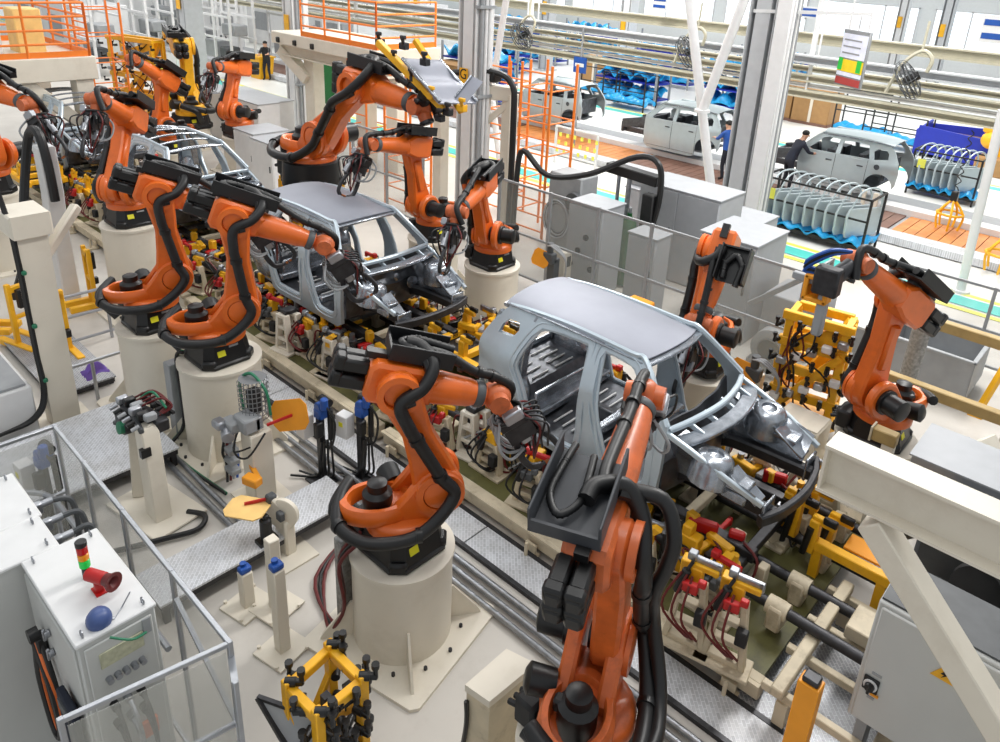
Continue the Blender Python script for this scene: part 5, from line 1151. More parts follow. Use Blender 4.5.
# orange paddle and small stands behind the near car
def paddle_stand(label, px, py, zc, size, stand_m='cream'):
    c0 = at(px, py, zc); t = thing('paddle_stand', label, 'stand', (c0.x, c0.y, 0), 0)
    b = MB(); hexplate(b, c0, (1, .2, -.2), (.1, .4, 1), size, size*.9); b.build('orange_paddle', 'amber_sheet', t)
    b = MB(); b.box((c0.x+.15, c0.y+.18, zc/2), (.16, .16, zc), bev=.01); b.box((c0.x+.15, c0.y+.18, .015), (.4, .4, .03)); b.build('column', stand_m, t)
    b = MB(); b.box((c0.x+.12, c0.y+.1, zc+.02), (.22, .16, .2), bev=.02); b.cyl((c0.x+.12, c0.y+.1, zc+.1), (c0.x+.12, c0.y+.1, zc+.3), .06, n=12); b.build('dressing_head', 'grey_dark', t)
    b = MB()
    for k in range(3): b.tube([(c0.x+.1, c0.y+.05, zc+.25), (c0.x+.3, c0.y-.05+.05*k, zc+.3), (c0.x+.5, c0.y+.1, zc), (c0.x+.3, c0.y+.2, .1)], .016, n=6)
    b.each('cable', 'grey_mid' , t)
    return t
paddle_stand('stand with an orange paddle seen through the pillar of the near car', 742, 374, .75, .42)
paddle_stand('stand with a small orange paddle left of the mesh fence', 541, 258, 1.0, .34, 'grey_dark')
p = at(562, 265, .6); t = thing('sensor_box', 'small cream sensor box with a dark window beside the mesh fence', 'sensor', (p.x, p.y, 0))
b = MB(); b.box((p.x, p.y, .45), (.3, .22, .9), bev=.02); b.build('case', 'cream', t); b = MB(); b.box((p.x+.155, p.y, .72), (.015, .1, .2)); b.build('window', 'dark_hole', t)
p = at(640, 303, .9); t = thing('lamp_stand', 'small stand with an orange lit box left of the far robot link', 'stand', (p.x, p.y, 0))
b = MB(); b.box((p.x, p.y, .85), (.42, .25, .2), bev=.02); b.build('orange_box', 'amber_sheet', t); b = MB(); b.box((p.x, p.y, .66), (.42, .25, .16), bev=.01); b.box((p.x, p.y, .3), (.12, .12, .6)); b.build('base', 'black_dusty', t)
# ------------------------------------------------------------ mesh fence, cabinets and machines behind the line
def fence(label, pts, h, group='mesh fences', m='wire_mesh'):
    t = thing('mesh_fence', label, 'fence', ((pts[0][0]+pts[-1][0])/2, (pts[0][1]+pts[-1][1])/2, 0), 0, group)
    for i, p in enumerate(pts):
        b = MB(); b.box((p[0], p[1], h/2), (.05, .05, h)); b.build('post', 'grey_mid', t)
    for p, q in zip(pts, pts[1:]):
        b = MB()
        for z in (h-.03, h*.5, .15): b.bar((p[0], p[1], z), (q[0], q[1], z), .035, .04)
        b.each('rail', 'grey_mid', t)
        b = MB(); b.add([(p[0], p[1], .15), (q[0], q[1], .15), (q[0], q[1], h-.04), (p[0], p[1], h-.04)], [(0, 1, 2, 3)]); b.build('mesh_panel', 'smoke_clear' if m == 'wire_mesh' else m, t)
    return t
fence('grey mesh fence running behind the near car and its robot', [(-9.7, 10.35), (-8.4, 10.35), (-7.3, 10.35), (-6.2, 10.35), (-4.95, 10.35), (-3.55, 10.35)], 2.0)
fence('short mesh fence return at the corner left of the yellow jig', [(-3.52, 10.4), (-3.5, 11.2)], 2.0)
fence('low rail fence beyond the grey container at right', [(-3.2, 13.4), (-1.6, 13.4), (0, 13.4)], 1.5, m='film')
fence('mesh fence behind the cream pedestals, left of the portal', [(-16.5, 10.9), (-15.2, 10.9), (-13.9, 10.9), (-12.6, 10.9)], 2.0)
def big_cab(label, x0, x1, y0, y1, h, m='cab_grey', doors=2):
    t = thing('equipment_cabinet', label, 'cabinet', ((x0+x1)/2, (y0+y1)/2, 0), 0, 'grey cabinets behind the line')
    b = MB(); b.box(((x0+x1)/2, (y0+y1)/2, h/2), (x1-x0, y1-y0, h), bev=.02); b.build('body', m, t)
    n = doors; w = (x1-x0)/n
    for k in range(n):
        b = MB(); b.box((x0+w*(k+.5), y0-.005, h/2), (w-.03, .02, h-.08), bev=.005); d = b.build('door', m, t)
        b = MB(); b.box((x0+w*(k+.88), y0-.025, h*.55), (.03, .03, .16), bev=.006); b.build('handle', 'grey_dark', d)
    b = MB(); b.box(((x0+x1)/2, (y0+y1)/2, h+.01), (x1-x0+.03, y1-y0+.03, .03), bev=.005); b.build('lid', 'cab_grey', t)
    return t
big_cab('wide light grey cabinet behind the mesh fence, right of the far robot', -5.75, -4.7, 11.2, 12.4, 1.8, doors=1)
big_cab('light grey cabinet behind the far robot link, beside the big column', -8.0, -6.2, 12.7, 13.7, 1.9)
big_cab('narrow grey cabinet with dark side left of the far robot', -7.0, -6.4, 10.9, 11.4, 1.5, doors=1)
t_ = big_cab('grey control cabinet in the middle of the mesh fence bay', -8.35, -7.55, 10.85, 11.55, 1.75, doors=1)
for k in range(4): b = MB(); b.lathe([(.06, 0), (.06, .03)], (-8.2+.16*k, 10.84, .55+.3*(k % 3)), (0, -1, 0), n=12); b.build('gauge', 'black', t_)
t_ = big_cab('long grey counter with small boxes on it, beside the column foot', -9.4, -6.0, 14.3, 15.1, 1.15, doors=4)
for lb, x, m in (('blue tote box on the long grey counter', -8.6, 'blue_bin'), ('black tote box on the long grey counter', -7.7, 'black'), ('small grey tote box on the long grey counter', -9.2, 'grey_mid')):
    t = thing('tote_box', lb, 'box', (x, 14.7, 1.17)); b = MB(); b.box((x, 14.7, 1.3), (.55, .4, .26), bev=.02); b.build('body', m, t); b = MB(); b.box((x, 14.7, 1.44), (.6, .45, .03)); b.build('rim', 'navy' if m == 'blue_bin' else m, t)
t = thing('ventilation_box', 'low grey machine box with slanting pipe inside the mesh fence corner', 'machine', (-4.1, 11.6, 0))
b = MB(); b.box((-4.1, 11.9, .5), (.9, .9, 1.0), bev=.02); b.build('body', 'cab_grey', t); b = MB(); b.bar((-4.6, 11.0, .9), (-3.7, 11.2, 1.7), .08, .08); b.build('pipe', 'grey_mid', t)
t = thing('blower', 'round grey blower motor behind the mesh fence, below the wide cabinet', 'motor', (-4.0, 10.8, 0))
b = MB(); b.lathe([(.28, 0), (.30, .06), (.30, .4), (.2, .45)], (-4.0, 10.95, .45), (.1, -1, .1), n=24); b.build('housing', 'grey_mid', t); b = MB(); b.lathe([(.18, .45), (.16, .47)], (-4.0, 10.95, .45), (.1, -1, .1), n=20); b.build('grille', 'grey_dark', t); b = MB(); b.box((-4, 10.8, .1), (.6, .5, .2)); b.build('foot', 'grey_mid', t)
p = at(622, 285, 0); t = thing('gas_cylinder', 'tall green gas cylinder beside a black mast, behind the mesh fence', 'gas cylinder', p)
b = MB(); b.lathe([(.16, .05), (.16, 1.25), (.13, 1.38), (.05, 1.45), (.05, 1.52)], p, n=20); b.build('body', 'green', t); b = MB(); b.cyl(p+V((0, 0, 1.5)), p+V((0, 0, 1.62)), .035, n=10); b.build('valve', 'steel', t)
p = at(640, 285, 0); t = thing('hose_mast', 'black mast with a big black hose arching over its head, behind the mesh fence', 'mast', p)
b = MB(); b.bar(p, p+V((0, 0, 1.9)), .22, .26, .02); b.lathe([(.4, 0), (.36, .06)], p, n=20); b.build('mast', 'black_dusty', t)
b = MB(); b.bar(p+V((-1.1, .1, 2.2)), p+V((0.1, .1, 2.15)), .25, .2, .02); b.build('head', 'black', t)
b = MB(); b.tube([p+V((.1, 0, 1.2)), p+V((.2, 0, 1.9)), p+V((.1, 0, 2.5)), p+V((-.4, 0, 2.55)), p+V((-1.3, -.3, 2.05)), p+V((-2.1, -.6, 1.9)), p+V((-2.7, -.7, 2.3)), p+V((-2.75, -.8, 1.7)), p+V((-2.7, -.9, .4))], .06, n=8); b.build('hose', 'hose', t)
b = MB(); b.cyl(p+V((-.55, .05, .1)), p+V((-.55, .05, 2.1)), .05, n=10); b.cyl(p+V((-.8, .05, .1)), p+V((-.8, .05, 2.1)), .04, n=10); b.each('pipe', 'steel', t)
p = at(557, 250, 0); t = thing('coil_machine', 'grey machine with coiled cables behind the left end of the mesh fence', 'machine', p)
b = MB(); b.box((p.x, p.y+.4, .85), (.9, .6, 1.7), bev=.03); b.build('body', 'grey_mid', t)
for k in range(4): b = MB(); b.tube([(p.x-.1+(.26+.03*k)*math.cos(a), p.y+.05-.02*k, .7+(.34+.03*k)*math.sin(a)) for a in [i*PI/6 for i in range(12)]], .018, n=6, smooth=2, closed=True); b.build('cable_coil', 'alu' if k % 2 else 'grey_dark', t)
b = MB(); b.lathe([(.2, 0), (.2, .1)], (p.x+.35, p.y+.05, 1.2), (0, -1, 0), n=18); b.build('fan', 'grey_dark', t)
# grey container
t = thing('stillage_container', 'grey plastic pallet container standing right of the right robot link', 'container', (-2.0, 12.4, 0))
x0, x1, y0, y1 = -2.65, -1.4, 11.85, 12.9
for (a, c) in (((x0, y0), (x1, y0)), ((x1, y0), (x1, y1)), ((x1, y1), (x0, y1)), ((x0, y1), (x0, y0))):
    b = MB(); b.bar((a[0], a[1], .5), (c[0], c[1], .5), .03, .62); b.bar((a[0], a[1], .8), (c[0], c[1], .8), .07, .05, .01); b.build('side', 'grey_mid', t)
b = MB(); b.box(((x0+x1)/2, (y0+y1)/2, .18), (x1-x0, y1-y0, .05)); b.build('bottom', 'grey_mid', t)
for x in (x0+.15, (x0+x1)/2, x1-.15): b = MB(); b.box((x, (y0+y1)/2, .08), (.14, y1-y0, .15)); b.build('skid', 'grey_dark', t)
b = MB(); b.box((-3.1, 12.6, .3), (.6, .8, .6), bev=.02); t = thing('grey_bin', 'smaller grey bin behind the right robot link', 'bin', (-3.1, 12.6, 0)); b.build('body', 'grey_mid', t); b = MB(); b.box((-3.1, 12.6, .61), (.64, .84, .04)); b.build('rim', 'grey_paint', t)
b = MB(); b.bar((-1.2, 11.9, 0), (-1.0, 12.2, 1.1), .08, .08); t = thing('yellow_prop', 'yellow slanted prop at the right end of the grey container', 'prop', (-1.2, 11.9, 0)); b.build('bar', 'yellow', t); b = MB(); b.box((-1.2, 11.9, .02), (.2, .2, .04)); b.build('foot', 'yellow', t)
p = at(897, 390, 0); t = thing('cable_riser', 'grey bundled cable riser standing behind the right robot', 'cable riser', (-2.0, 10.7, 0)); b = MB(); b.cyl((-2.0, 10.7, 0), (-1.98, 10.7, 1.75), .12, n=12); b.build('bundle', 'bundle_grey', t); b = MB(); b.box((-2, 10.7, .02), (.35, .35, .04)); b.build('foot', 'grey_mid', t)
# ------------------------------------------------------------ hall: walls, windows, columns, aisle marks
mat('wall_white', (.90, .91, .91), rough=.7, var=.03); mat('pane', (.93, .97, 1.0), rough=.2, emit=1.1); mat('panel_grey', (.74, .76, .77), rough=.6, var=.05)
mat('floor_bright', (.88, .88, .86), rough=.35, var=.05, scale=.6)
b = MB(); b.box((-30, 60.2, 7), (120, .4, 14)); struct('wall_back', b, 'wall_white')
b = MB(); b.box((-75.2, 20, 7), (.4, 90, 14)); struct('wall_left', b, 'wall_white')
k = 0
for i in range(14):
    x = -84+i*8+.0
    for z0, z1 in ((1.2, 4.2), (5.4, 8.4)):
        w = struct('window_%d' % (k+1), MB().box((x, 59.97, (z0+z1)/2), (6.9, .06, z1-z0)), 'pane'); k += 1
        f = MB()
        for u in (-3.45, -1.15, 1.15, 3.45): f.box((x+u, 59.9, (z0+z1)/2), (.1, .1, z1-z0))
        for z in (z0, z1): f.box((x, 59.9, z), (7, .1, .1))
        f.build('frame', 'column_white', w)
for i in range(9):
    y = -10+i*8
    w = struct('window_%d' % (k+1), MB().box((-74.97, y, 3.6), (.06, 6.9, 5)), 'pane'); k += 1
    f = MB()
    for u in (-3.45, -1.15, 1.15, 3.45): f.box((-74.9, y+u, 3.6), (.1, .1, 5))
    for z in (1.1, 3.6, 6.1): f.box((-74.9, y, z), (.1, 7, .1))
    f.build('frame', 'column_white', w)
b = MB(); b.box((-30, 38, .004), (90, 43.4, .008)); o = struct('trim_1', b, 'floor_bright')
for i, (y, h, m) in enumerate(((16.45, .5, 'teal_paint'), (16.87, .14, 'yellow_line'), (16.0, .16, 'yellow_line'), (27.2, .4, 'teal_paint'), (27.6, .12, 'yellow_line'))):
    b = MB(); b.box((-30, y, .012), (90, h, .006)); struct('trim_%d' % (i+2), b, m)
# columns
def column(label, x, y, w, h, m1='column_grey', pipes=True, text_=None, group='hall columns', sign=True):
    t = thing('hall_column', label, 'column', (x, y, 0), 0, group)
    b = MB(); b.ibeam((x, y, 0), (x, y, h), w, w, .03, up=V((1, 0, 0))); b.box((x, y, h/2), (w*.55, w*.9, h)); b.build('shaft', m1, t)
    b = MB(); b.box((x, y, .03), (w*1.6, w*1.6, .06)); b.build('base_plate', m1, t)
    if pipes:
        for k in range(3):
            b = MB(); b.cyl((x+w*.62, y-w*.3+w*.22*k, 0), (x+w*.62, y-w*.3+w*.22*k, h), w*.085, n=10); b.build('conduit', 'column_white' if k else 'grey_mid', t)
        for z in (1.5, 3.2, 5):
            b = MB(); b.box((x+w*.62, y-w*.1, z), (w*.28, w*.9, .06)); b.build('pipe_clip', 'grey_mid', t)
    if not sign: return t
    b = MB(); b.box((x-w*.1, y-w*.53, 3.4 if h > 6 else 2), (w*.45, .02, .7)); lb = b.build('column_sign', 'yellow', t)
    if text_:
        for j, ch in enumerate(text_): text(lb, ch, (x-w*.1, y-w*.53-.012, 3.62-.32*j), (1, 0, 0), (0, 0, 1), .3, 'text_black')
    return t
t_ = column('broad grey and white hall column with pipes, right of the picture centre', -7.62, 16.5, .62, 9.5, sign=False)
b = MB(); b.box((-7.05, 16.25, 4.6), (.34, .5, 9.2), bev=.02); b.build('cable_duct', 'column_white', t_)
for k in range(4): b = MB(); b.cyl((-6.86, 16.1+.1*k, 0), (-6.86, 16.1+.1*k, 9.3), .035, n=8); b.build('conduit', 'grey_mid' if k % 2 else 'column_white', t_)
column('white hall column with a yellow sign beside the cream portal', -11.65, 11.5, .52, 9, 'column_white', True, 'G2')
column('hall column wrapped in white pipes, left of the cream gantry', -23.4, 14.6, .6, 9, 'column_white', True)
column('grey hall column at upper left', -33.8, 15.9, .8, 9, 'column_grey', False)
for i, (px, py, m) in enumerate(((621, 95, 'column_white'), (890, 75, 'column_white'), (930, 90, 'column_grey'), (768, 130, 'column_white'), (545, 70, 'column_grey'), (240, 40, 'column_white'), (350, 45, 'column_white'), (420, 60, 'column_white'), (970, 65, 'column_white'), (100, 40, 'column_white'))):
    p = at(px, py, 0)
    if p.y > 58: continue
    column('distant hall column in the bright rear of the hall', p.x, p.y, .6, 9.5, m, False, group='distant hall columns')
for lb, p, q in (('white slanting pipe brace in front of the broad column, long one', at(716, 231, 0), aty(688, -12, at(716, 231, 0).y)), ('white slanting pipe brace rising to the right in front of the broad column', aty(702, 112, 15.9), aty(748, -10, 15.9)), ('thin pale slanting brace at upper right edge of the hall', at(960, 292, 0), aty(1003, 110, at(960, 292, 0).y)), ('pale slanting brace left of the orange ladder tower', aty(490, 100, 15), aty(507, -5, 15)), ('second pale slanting brace left of the orange ladder tower', aty(503, 190, 15.3), aty(480, -5, 15.3))):
    t = thing('pipe_brace', lb, 'brace', (p.x, p.y, 0), 0, 'slanting pipe braces'); b = MB(); b.cyl(p, q, .11 if 'white' in lb else .09, n=12); b.build('pipe', 'column_white', t)
    b = MB(); b.cyl(p, p+V((0, 0, .06)), .18, n=12); b.build('flange', 'column_white', t)
# overhead rails
for i, (py, z, w, h, m, lb) in enumerate(((47, 4.25, .3, .30, 'beam_khaki', 'highest pale overhead rail beam across the rear of the hall'), (70, 3.9, .35, .22, 'column_grey', 'grey overhead duct under the highest rail beam'), (80, 3.6, .2, .14, 'beam_khaki', 'pale overhead rail just under the grey duct'), (90, 3.4, .28, .18, 'beam_khaki', 'broad pale overhead rail in the middle of the set'), (98, 3.2, .14, .1, 'column_white', 'thin white overhead rail near the lowest beam'), (107, 3.0, .34, .2, 'beam_khaki', 'lowest pale overhead rail beam, nearest the cars'))):
    y = at(890, py, z).y; t = thing('overhead_rail', lb, 'overhead rail', (-14, y, z), 0, 'overhead rails'); b = MB(); b.ibeam((-45, y, z), (8, y, z), w, h, .04); b.build('rail', m, t)
    b = MB()
    for x in (-38, -28, -18, -8, 2): b.cyl((x, y, z+h/2), (x, y, 8.5), .03, n=8)
    b.each('hanger', 'column_white', t)
def fan(label, px, py, y, s=1.0):
    c = aty(px, py, y); t = thing('hall_fan', label, 'fan', c, 0, 'hanging fans'); d = V((-.80, -.25, -.55)).normalized()
    b = MB()
    for k in range(5): b.ring(c+d*(.08*k-.15), d, s*(.42-.03*abs(k-2)), s*(.40-.03*abs(k-2)), .02, 20)
    fr_ = frame(c, d)
    for k in range(12): a = k*PI/6; b.tube([fr_ @ V((-.2, s*.15*math.cos(a), s*.15*math.sin(a))), fr_ @ V((-.1, s*.4*math.cos(a), s*.4*math.sin(a))), fr_ @ V((.1, s*.4*math.cos(a), s*.4*math.sin(a))), fr_ @ V((.22, s*.12*math.cos(a), s*.12*math.sin(a)))], .008, n=4, smooth=2)
    b.build('cage', 'grey_dark', t)
    b = MB()
    for k in range(4):
        a = k*PI/2; b.add([fr_ @ V((.03, .06*math.cos(a), .06*math.sin(a))), fr_ @ V((.03, s*.37*math.cos(a-.4), s*.37*math.sin(a-.4))), fr_ @ V((-.05, s*.37*math.cos(a+.4), s*.37*math.sin(a+.4)))], [(0, 1, 2)])
    b.lathe([(.1, -.25), (.1, .06), (.05, .1)], c, d, n=12); b.build('blades', 'black', t)
    b = MB(); b.tube([c+V((-.45, .1, -.35)), c+V((-.25, .15, .3)), c+V((.1, .2, .65)), c+V((.35, .2, .5)), c+V((.3, .2, .2))], .045, n=6); b.cyl(c+V((.1, .2, .6)), c+V((.1, .25, 1.3)), .03, n=6); b.each('bracket', 'beam_khaki', t)
    return t
fan('black hanging fan at upper right between the overhead rails', 908, 80, 19, 1.1); fan('black hanging fan left of the slanting pipes', 688, 52, 19, 1.1); fan('black hanging fan above the orange ladder tower', 522, 36, 19, 1.1)
# hanging status board
c = aty(853, 59, 16.3); t = thing('status_board', 'hanging white status board with green and yellow fields at upper right', 'sign board', c)
b = MB(); b.box(tuple(c), (.84, .06, 1.12), bev=.01); b.build('panel', 'grey_mid', t)
b = MB(); b.box((c.x, c.y-.035, c.z+.24), (.78, .012, .48)); b.build('white_field', 'screen_white', t)
b = MB(); b.box((c.x, c.y-.035, c.z-.15), (.78, .012, .24)); b.build('yellow_field', 'screen_yellow', t)
for sx in (-.32, .28): b = MB(); b.box((c.x+sx, c.y-.045, c.z-.13), (.13, .012, .24)); b.build('green_field', 'screen_green', t)
b = MB(); b.box((c.x, c.y-.035, c.z-.32), (.78, .012, .08)); b.build('pale_field', 'screen_white', t)
b = MB(); b.box((c.x, c.y-.035, c.z-.46), (.78, .012, .14)); b.build('red_field', 'screen_red', t)
for j in range(3): b = MB(); b.box((c.x-.05, c.y-.044, c.z+.36-.13*j), (.55, .006, .03)); b.build('text_line', 'grey_mid', t)
b = MB(); b.bar((c.x-1.88, c.y-1.32, c.z+.75), (c.x+.3, c.y+.02, c.z+.9), .07, .07); b.build('arm', 'column_white', t)
for sx in (-.3, .0, .3): b = MB(); b.cyl((c.x+sx, c.y, c.z+.5), (c.x+sx, c.y, c.z+.88), .02, n=6); b.build('hanger', 'column_white', t)
t.rotation_euler = (0, 0, R(-34))
for i, (px, py, y, w, h) in enumerate(((806, 12, 22, .7, .3), (998, 30, 24, .8, .7), (660, 3, 22, .5, .4), (142, 7, 30, 1.1, .6), (218, 6, 24, .9, .6), (580, 65, 20, .5, .5))):
    c = aty(px, py, y); t = thing('blue_sign', ('small blue hanging sign right of the broad column', 'white sign with blue bars at the top right corner', 'blue sign at the top edge above the overhead rails', 'blue hanging sign at upper left, left of the grey column', 'blue hanging sign at upper left, right of the grey column', 'blue sign on a post right of the orange ladder tower')[i], 'sign', c, 0, 'blue hall signs')
    b = MB(); b.box(tuple(c), (w, .05, h)); b.build('board', 'white' if i in (0, 1, 2) else 'blue', t)
    b = MB()
    for z in ((-.25, .25) if i in (0, 1, 2) else (.0,)): b.box((c.x, c.y-.03, c.z+z*h), (w*.9 if i < 3 else w*.7, .01, h*.22))
    b.build('bars', 'blue' if i in (0, 1, 2) else 'white', t)
    b = MB(); b.cyl((c.x, c.y+.03, c.z-.2 if i != 5 else 0), (c.x, c.y+.03, c.z+1.2), .03, n=6); b.build('rod', 'grey_mid', t)
# ------------------------------------------------------------ assembly conveyor with painted-grey bodies
t = thing('assembly_conveyor', 'low assembly conveyor with orange wooden decking under the grey cars', 'conveyor', (-15, 21, 0))
b = MB(); b.box((-16, 21.2, .05), (56, 4.2, .1)); b.build('base', 'grey_mid', t)
for m, x0, x1 in (('wood_deck', -4.9, 6), ('brown_deck', -12.9, -5.0), ('wood_deck', -18.5, -13), ('brown_deck', -40, -18.6)):
    n = int((x1-x0)/.27)
    b = MB()
    for k in range(n): b.box((x0+(k+.5)*(x1-x0)/n, 20.35, .12), ((x1-x0)/n-.02, 1.75, .05))
    b.build('decking', m, t)
b = MB(); b.box((-16, 19.1, .13), (56, .55, .18)); b.build('side_step', 'diamond', t)
b = MB(); b.box((-16, 21.5, .2), (56, .5, .2)); b.build('chain_cover', 'white', t)
car_body('silver-grey car body on the conveyor right of the broad column, person leaning at its door', -5.15, 22.0, .42, open_=False, flip=True, full=False, paint='body_bg', roofm='body_bg', group='bodies on the assembly conveyor')
car_body('silver-grey car body on the conveyor left of the slanting pipes', -10.3, 21.8, .42, open_=False, flip=True, full=False, paint='body_bg', roofm='body_bg', group='bodies on the assembly conveyor')
car_body('silver-grey car body on the conveyor behind the orange ladder tower', -15.7, 21.8, .42, open_=False, flip=True, full=False, paint='body_bg', roofm='body_bg', group='bodies on the assembly conveyor')
car_body('silver-grey car body cut by the right edge of the picture', .9, 19.9, .5, open_=False, flip=True, full=False, paint='body_inner', roofm='body_bg', group='bodies on the assembly conveyor')
for k, (x, y, z) in enumerate(((-5.15, 22.0, .42), (-10.3, 21.8, .42), (-15.7, 21.8, .42))):
    t = thing('bare_subframe', ('dark open front frame of the car right of the broad column', 'dark open front frame of the car left of the slanting pipes', 'dark open front frame of the car behind the ladder tower')[k], 'car frame', (x-3.6, y, z), 0, 'front frames of the conveyor cars')
    b = MB()
    for s in (-.6, .6): b.bar((x-2.95, y+s, z+.8), (x-4.0, y+s, z+.55), .12, .3, .02); b.bar((x-2.95, y+s*.7, z+.35), (x-4.05, y+s*.7, z+.35), .12, .16)
    b.each('chassis_rail', 'body_dark', t); b = MB(); b.box((x-4.0, y, z+.45), (.1, 1.3, .35), bev=.02); b.box((x-3.05, y, z+.5), (.06, 1.4, .8)); b.each('cross_member', 'body_dark', t)
for i, (px, py) in enumerate(((868, 205), (880, 208))):
    p = at(px, py, .1); t = thing('conveyor_stand', ('cream stand under the tail of the car right of the broad column, left one', 'cream stand under the tail of the car right of the broad column, right one')[i], 'stand', p); b = MB(); b.box((p.x, 20.9, .38), (.12, .12, .5)); b.build('post', 'cream', t); b = MB(); b.box((p.x, 20.9, .15), (.3, .3, .04)); b.build('foot', 'cream', t)
# people
def person(label, x, y, z, rz, lean=.2, arm=.9, top='navy', s=1.0, capm=None):
    t = thing('person', label, 'person', (x, y, z), rz)
    Mx = M4.Translation(V((x, y, z))) @ rotm('Z', rz) @ M4.Scale(s, 4)
    L_ = lean
    J = {'pel': (0, 0, .93), 'sp': (L_*.4, 0, 1.15), 'ch': (L_*.9, 0, 1.36), 'nk': (L_*1.15, 0, 1.5), 'hd': (L_*1.35, 0, 1.62), 'tp': (L_*1.4, 0, 1.70),
         'hl': (0, .1, .88), 'kl': (.06, .11, .48), 'al': (-.02, .12, .08), 'tl': (.13, .13, .04), 'hr': (0, -.1, .88), 'kr': (.1, -.11, .48), 'ar': (.06, -.12, .08), 'tr': (.2, -.13, .04),
         'sl': (L_*.9, .19, 1.4), 'el': (L_*.9+.18, .23, 1.4-.2), 'wl': (L_*.9+.42*arm, .2, 1.2), 'fl': (L_*.9+.5*arm, .19, 1.21), 'sr': (L_*.9, -.19, 1.4), 'er': (L_*.9+.16, -.24, 1.18), 'wr': (L_*.9+.40*arm, -.2, 1.14), 'fr': (L_*.9+.48*arm, -.19, 1.15)}
    rad = {'pel': .15, 'sp': .14, 'ch': .155, 'nk': .06, 'hd': .1, 'tp': .085, 'hl': .1, 'kl': .065, 'al': .045, 'tl': .04, 'hr': .1, 'kr': .065, 'ar': .045, 'tr': .04, 'sl': .075, 'el': .052, 'wl': .036, 'fl': .035, 'sr': .075, 'er': .052, 'wr': .036, 'fr': .035}
    E_ = [('pel', 'sp'), ('sp', 'ch'), ('ch', 'nk'), ('nk', 'hd'), ('hd', 'tp'), ('pel', 'hl'), ('hl', 'kl'), ('kl', 'al'), ('al', 'tl'), ('pel', 'hr'), ('hr', 'kr'), ('kr', 'ar'), ('ar', 'tr'), ('ch', 'sl'), ('sl', 'el'), ('el', 'wl'), ('wl', 'fl'), ('ch', 'sr'), ('sr', 'er'), ('er', 'wr'), ('wr', 'fr')]
    ks = list(J); me = bpy.data.meshes.new('body'); me.from_pydata([J[k] for k in ks], [(ks.index(a), ks.index(c)) for a, c in E_], [])
    o = bpy.data.objects.new('body', me); COL.objects.link(o)
    md = o.modifiers.new('skin', 'SKIN'); md.use_smooth_shade = True
    for i, k in enumerate(ks): me.skin_vertices[0].data[i].radius = (rad[k], rad[k])
    me.skin_vertices[0].data[0].use_root = True
    sb = o.modifiers.new('sub', 'SUBSURF'); sb.levels = 2; sb.render_levels = 2
    dg = bpy.context.evaluated_depsgraph_get(); m2 = bpy.data.meshes.new_from_object(o.evaluated_get(dg)); bpy.data.objects.remove(o)
    m2.transform(Mx); m2.transform(WM[t.name].inverted()); m2.materials.clear()
    for k in ('skin', top, 'trouser', 'black'): m2.materials.append(MATS[k])
    for f in m2.polygons:
        c = f.center/s; f.material_index = 3 if c.z < .1 else 2 if c.z < .92 else 0 if (c.z > 1.5 or (c.x > L_*.9+.36*arm and abs(c.y) > .1 and c.z > 1.05)) else 1
    bo = bpy.data.objects.new('body', m2); COL.objects.link(bo); bo.parent = t
    h = MB(); h.T = Mx; h.ball((L_*1.4-.015, 0, 1.685), (.105, .1, .085)); h.build('hair', capm or 'hair', t)
    f = MB(); f.T = Mx; f.ball((L_*1.35+.115, 0, 1.6), (.018, .014, .025), 8, 6)
    for sy in (-1, 1): f.ball((L_*1.35+.0, sy*.1, 1.61), (.02, .015, .03), 8, 6)
    f.build('face_features', 'skin', t)
    for sy in (-1, 1):
        g = MB(); g.T = Mx
        for k in range(4): bx = L_*.9+.5*arm; zz = 1.21 if sy > 0 else 1.15; g.tube([(bx, sy*(.16+.02*k), zz), (bx+.06, sy*(.158+.021*k), zz-.005), (bx+.085+.008*(k in (1, 2)), sy*(.158+.021*k), zz-.03)], .009, n=6, smooth=2)
        g.tube([(bx-.02, sy*.15, zz), (bx+.03, sy*.13, zz-.01)], .010, n=6, smooth=0); g.build('fingers', 'skin', t)
    return t
p = at(772, 196, .14); person('person in a dark navy jacket leaning with both hands on the silver car door', -8.25, 20.75, .14, R(55), .28, .9)
p = at(718, 178, .1); person('person in a bright blue jacket at the car tail beside the slanting pipes', p.x+.3, p.y-.2, .14, R(160), .1, .7, 'blue')
p = at(268, 80, 0); person('distant person in dark clothing standing beside the yellow bin', p.x, p.y, 0, R(-60), .05, .5, 'black')
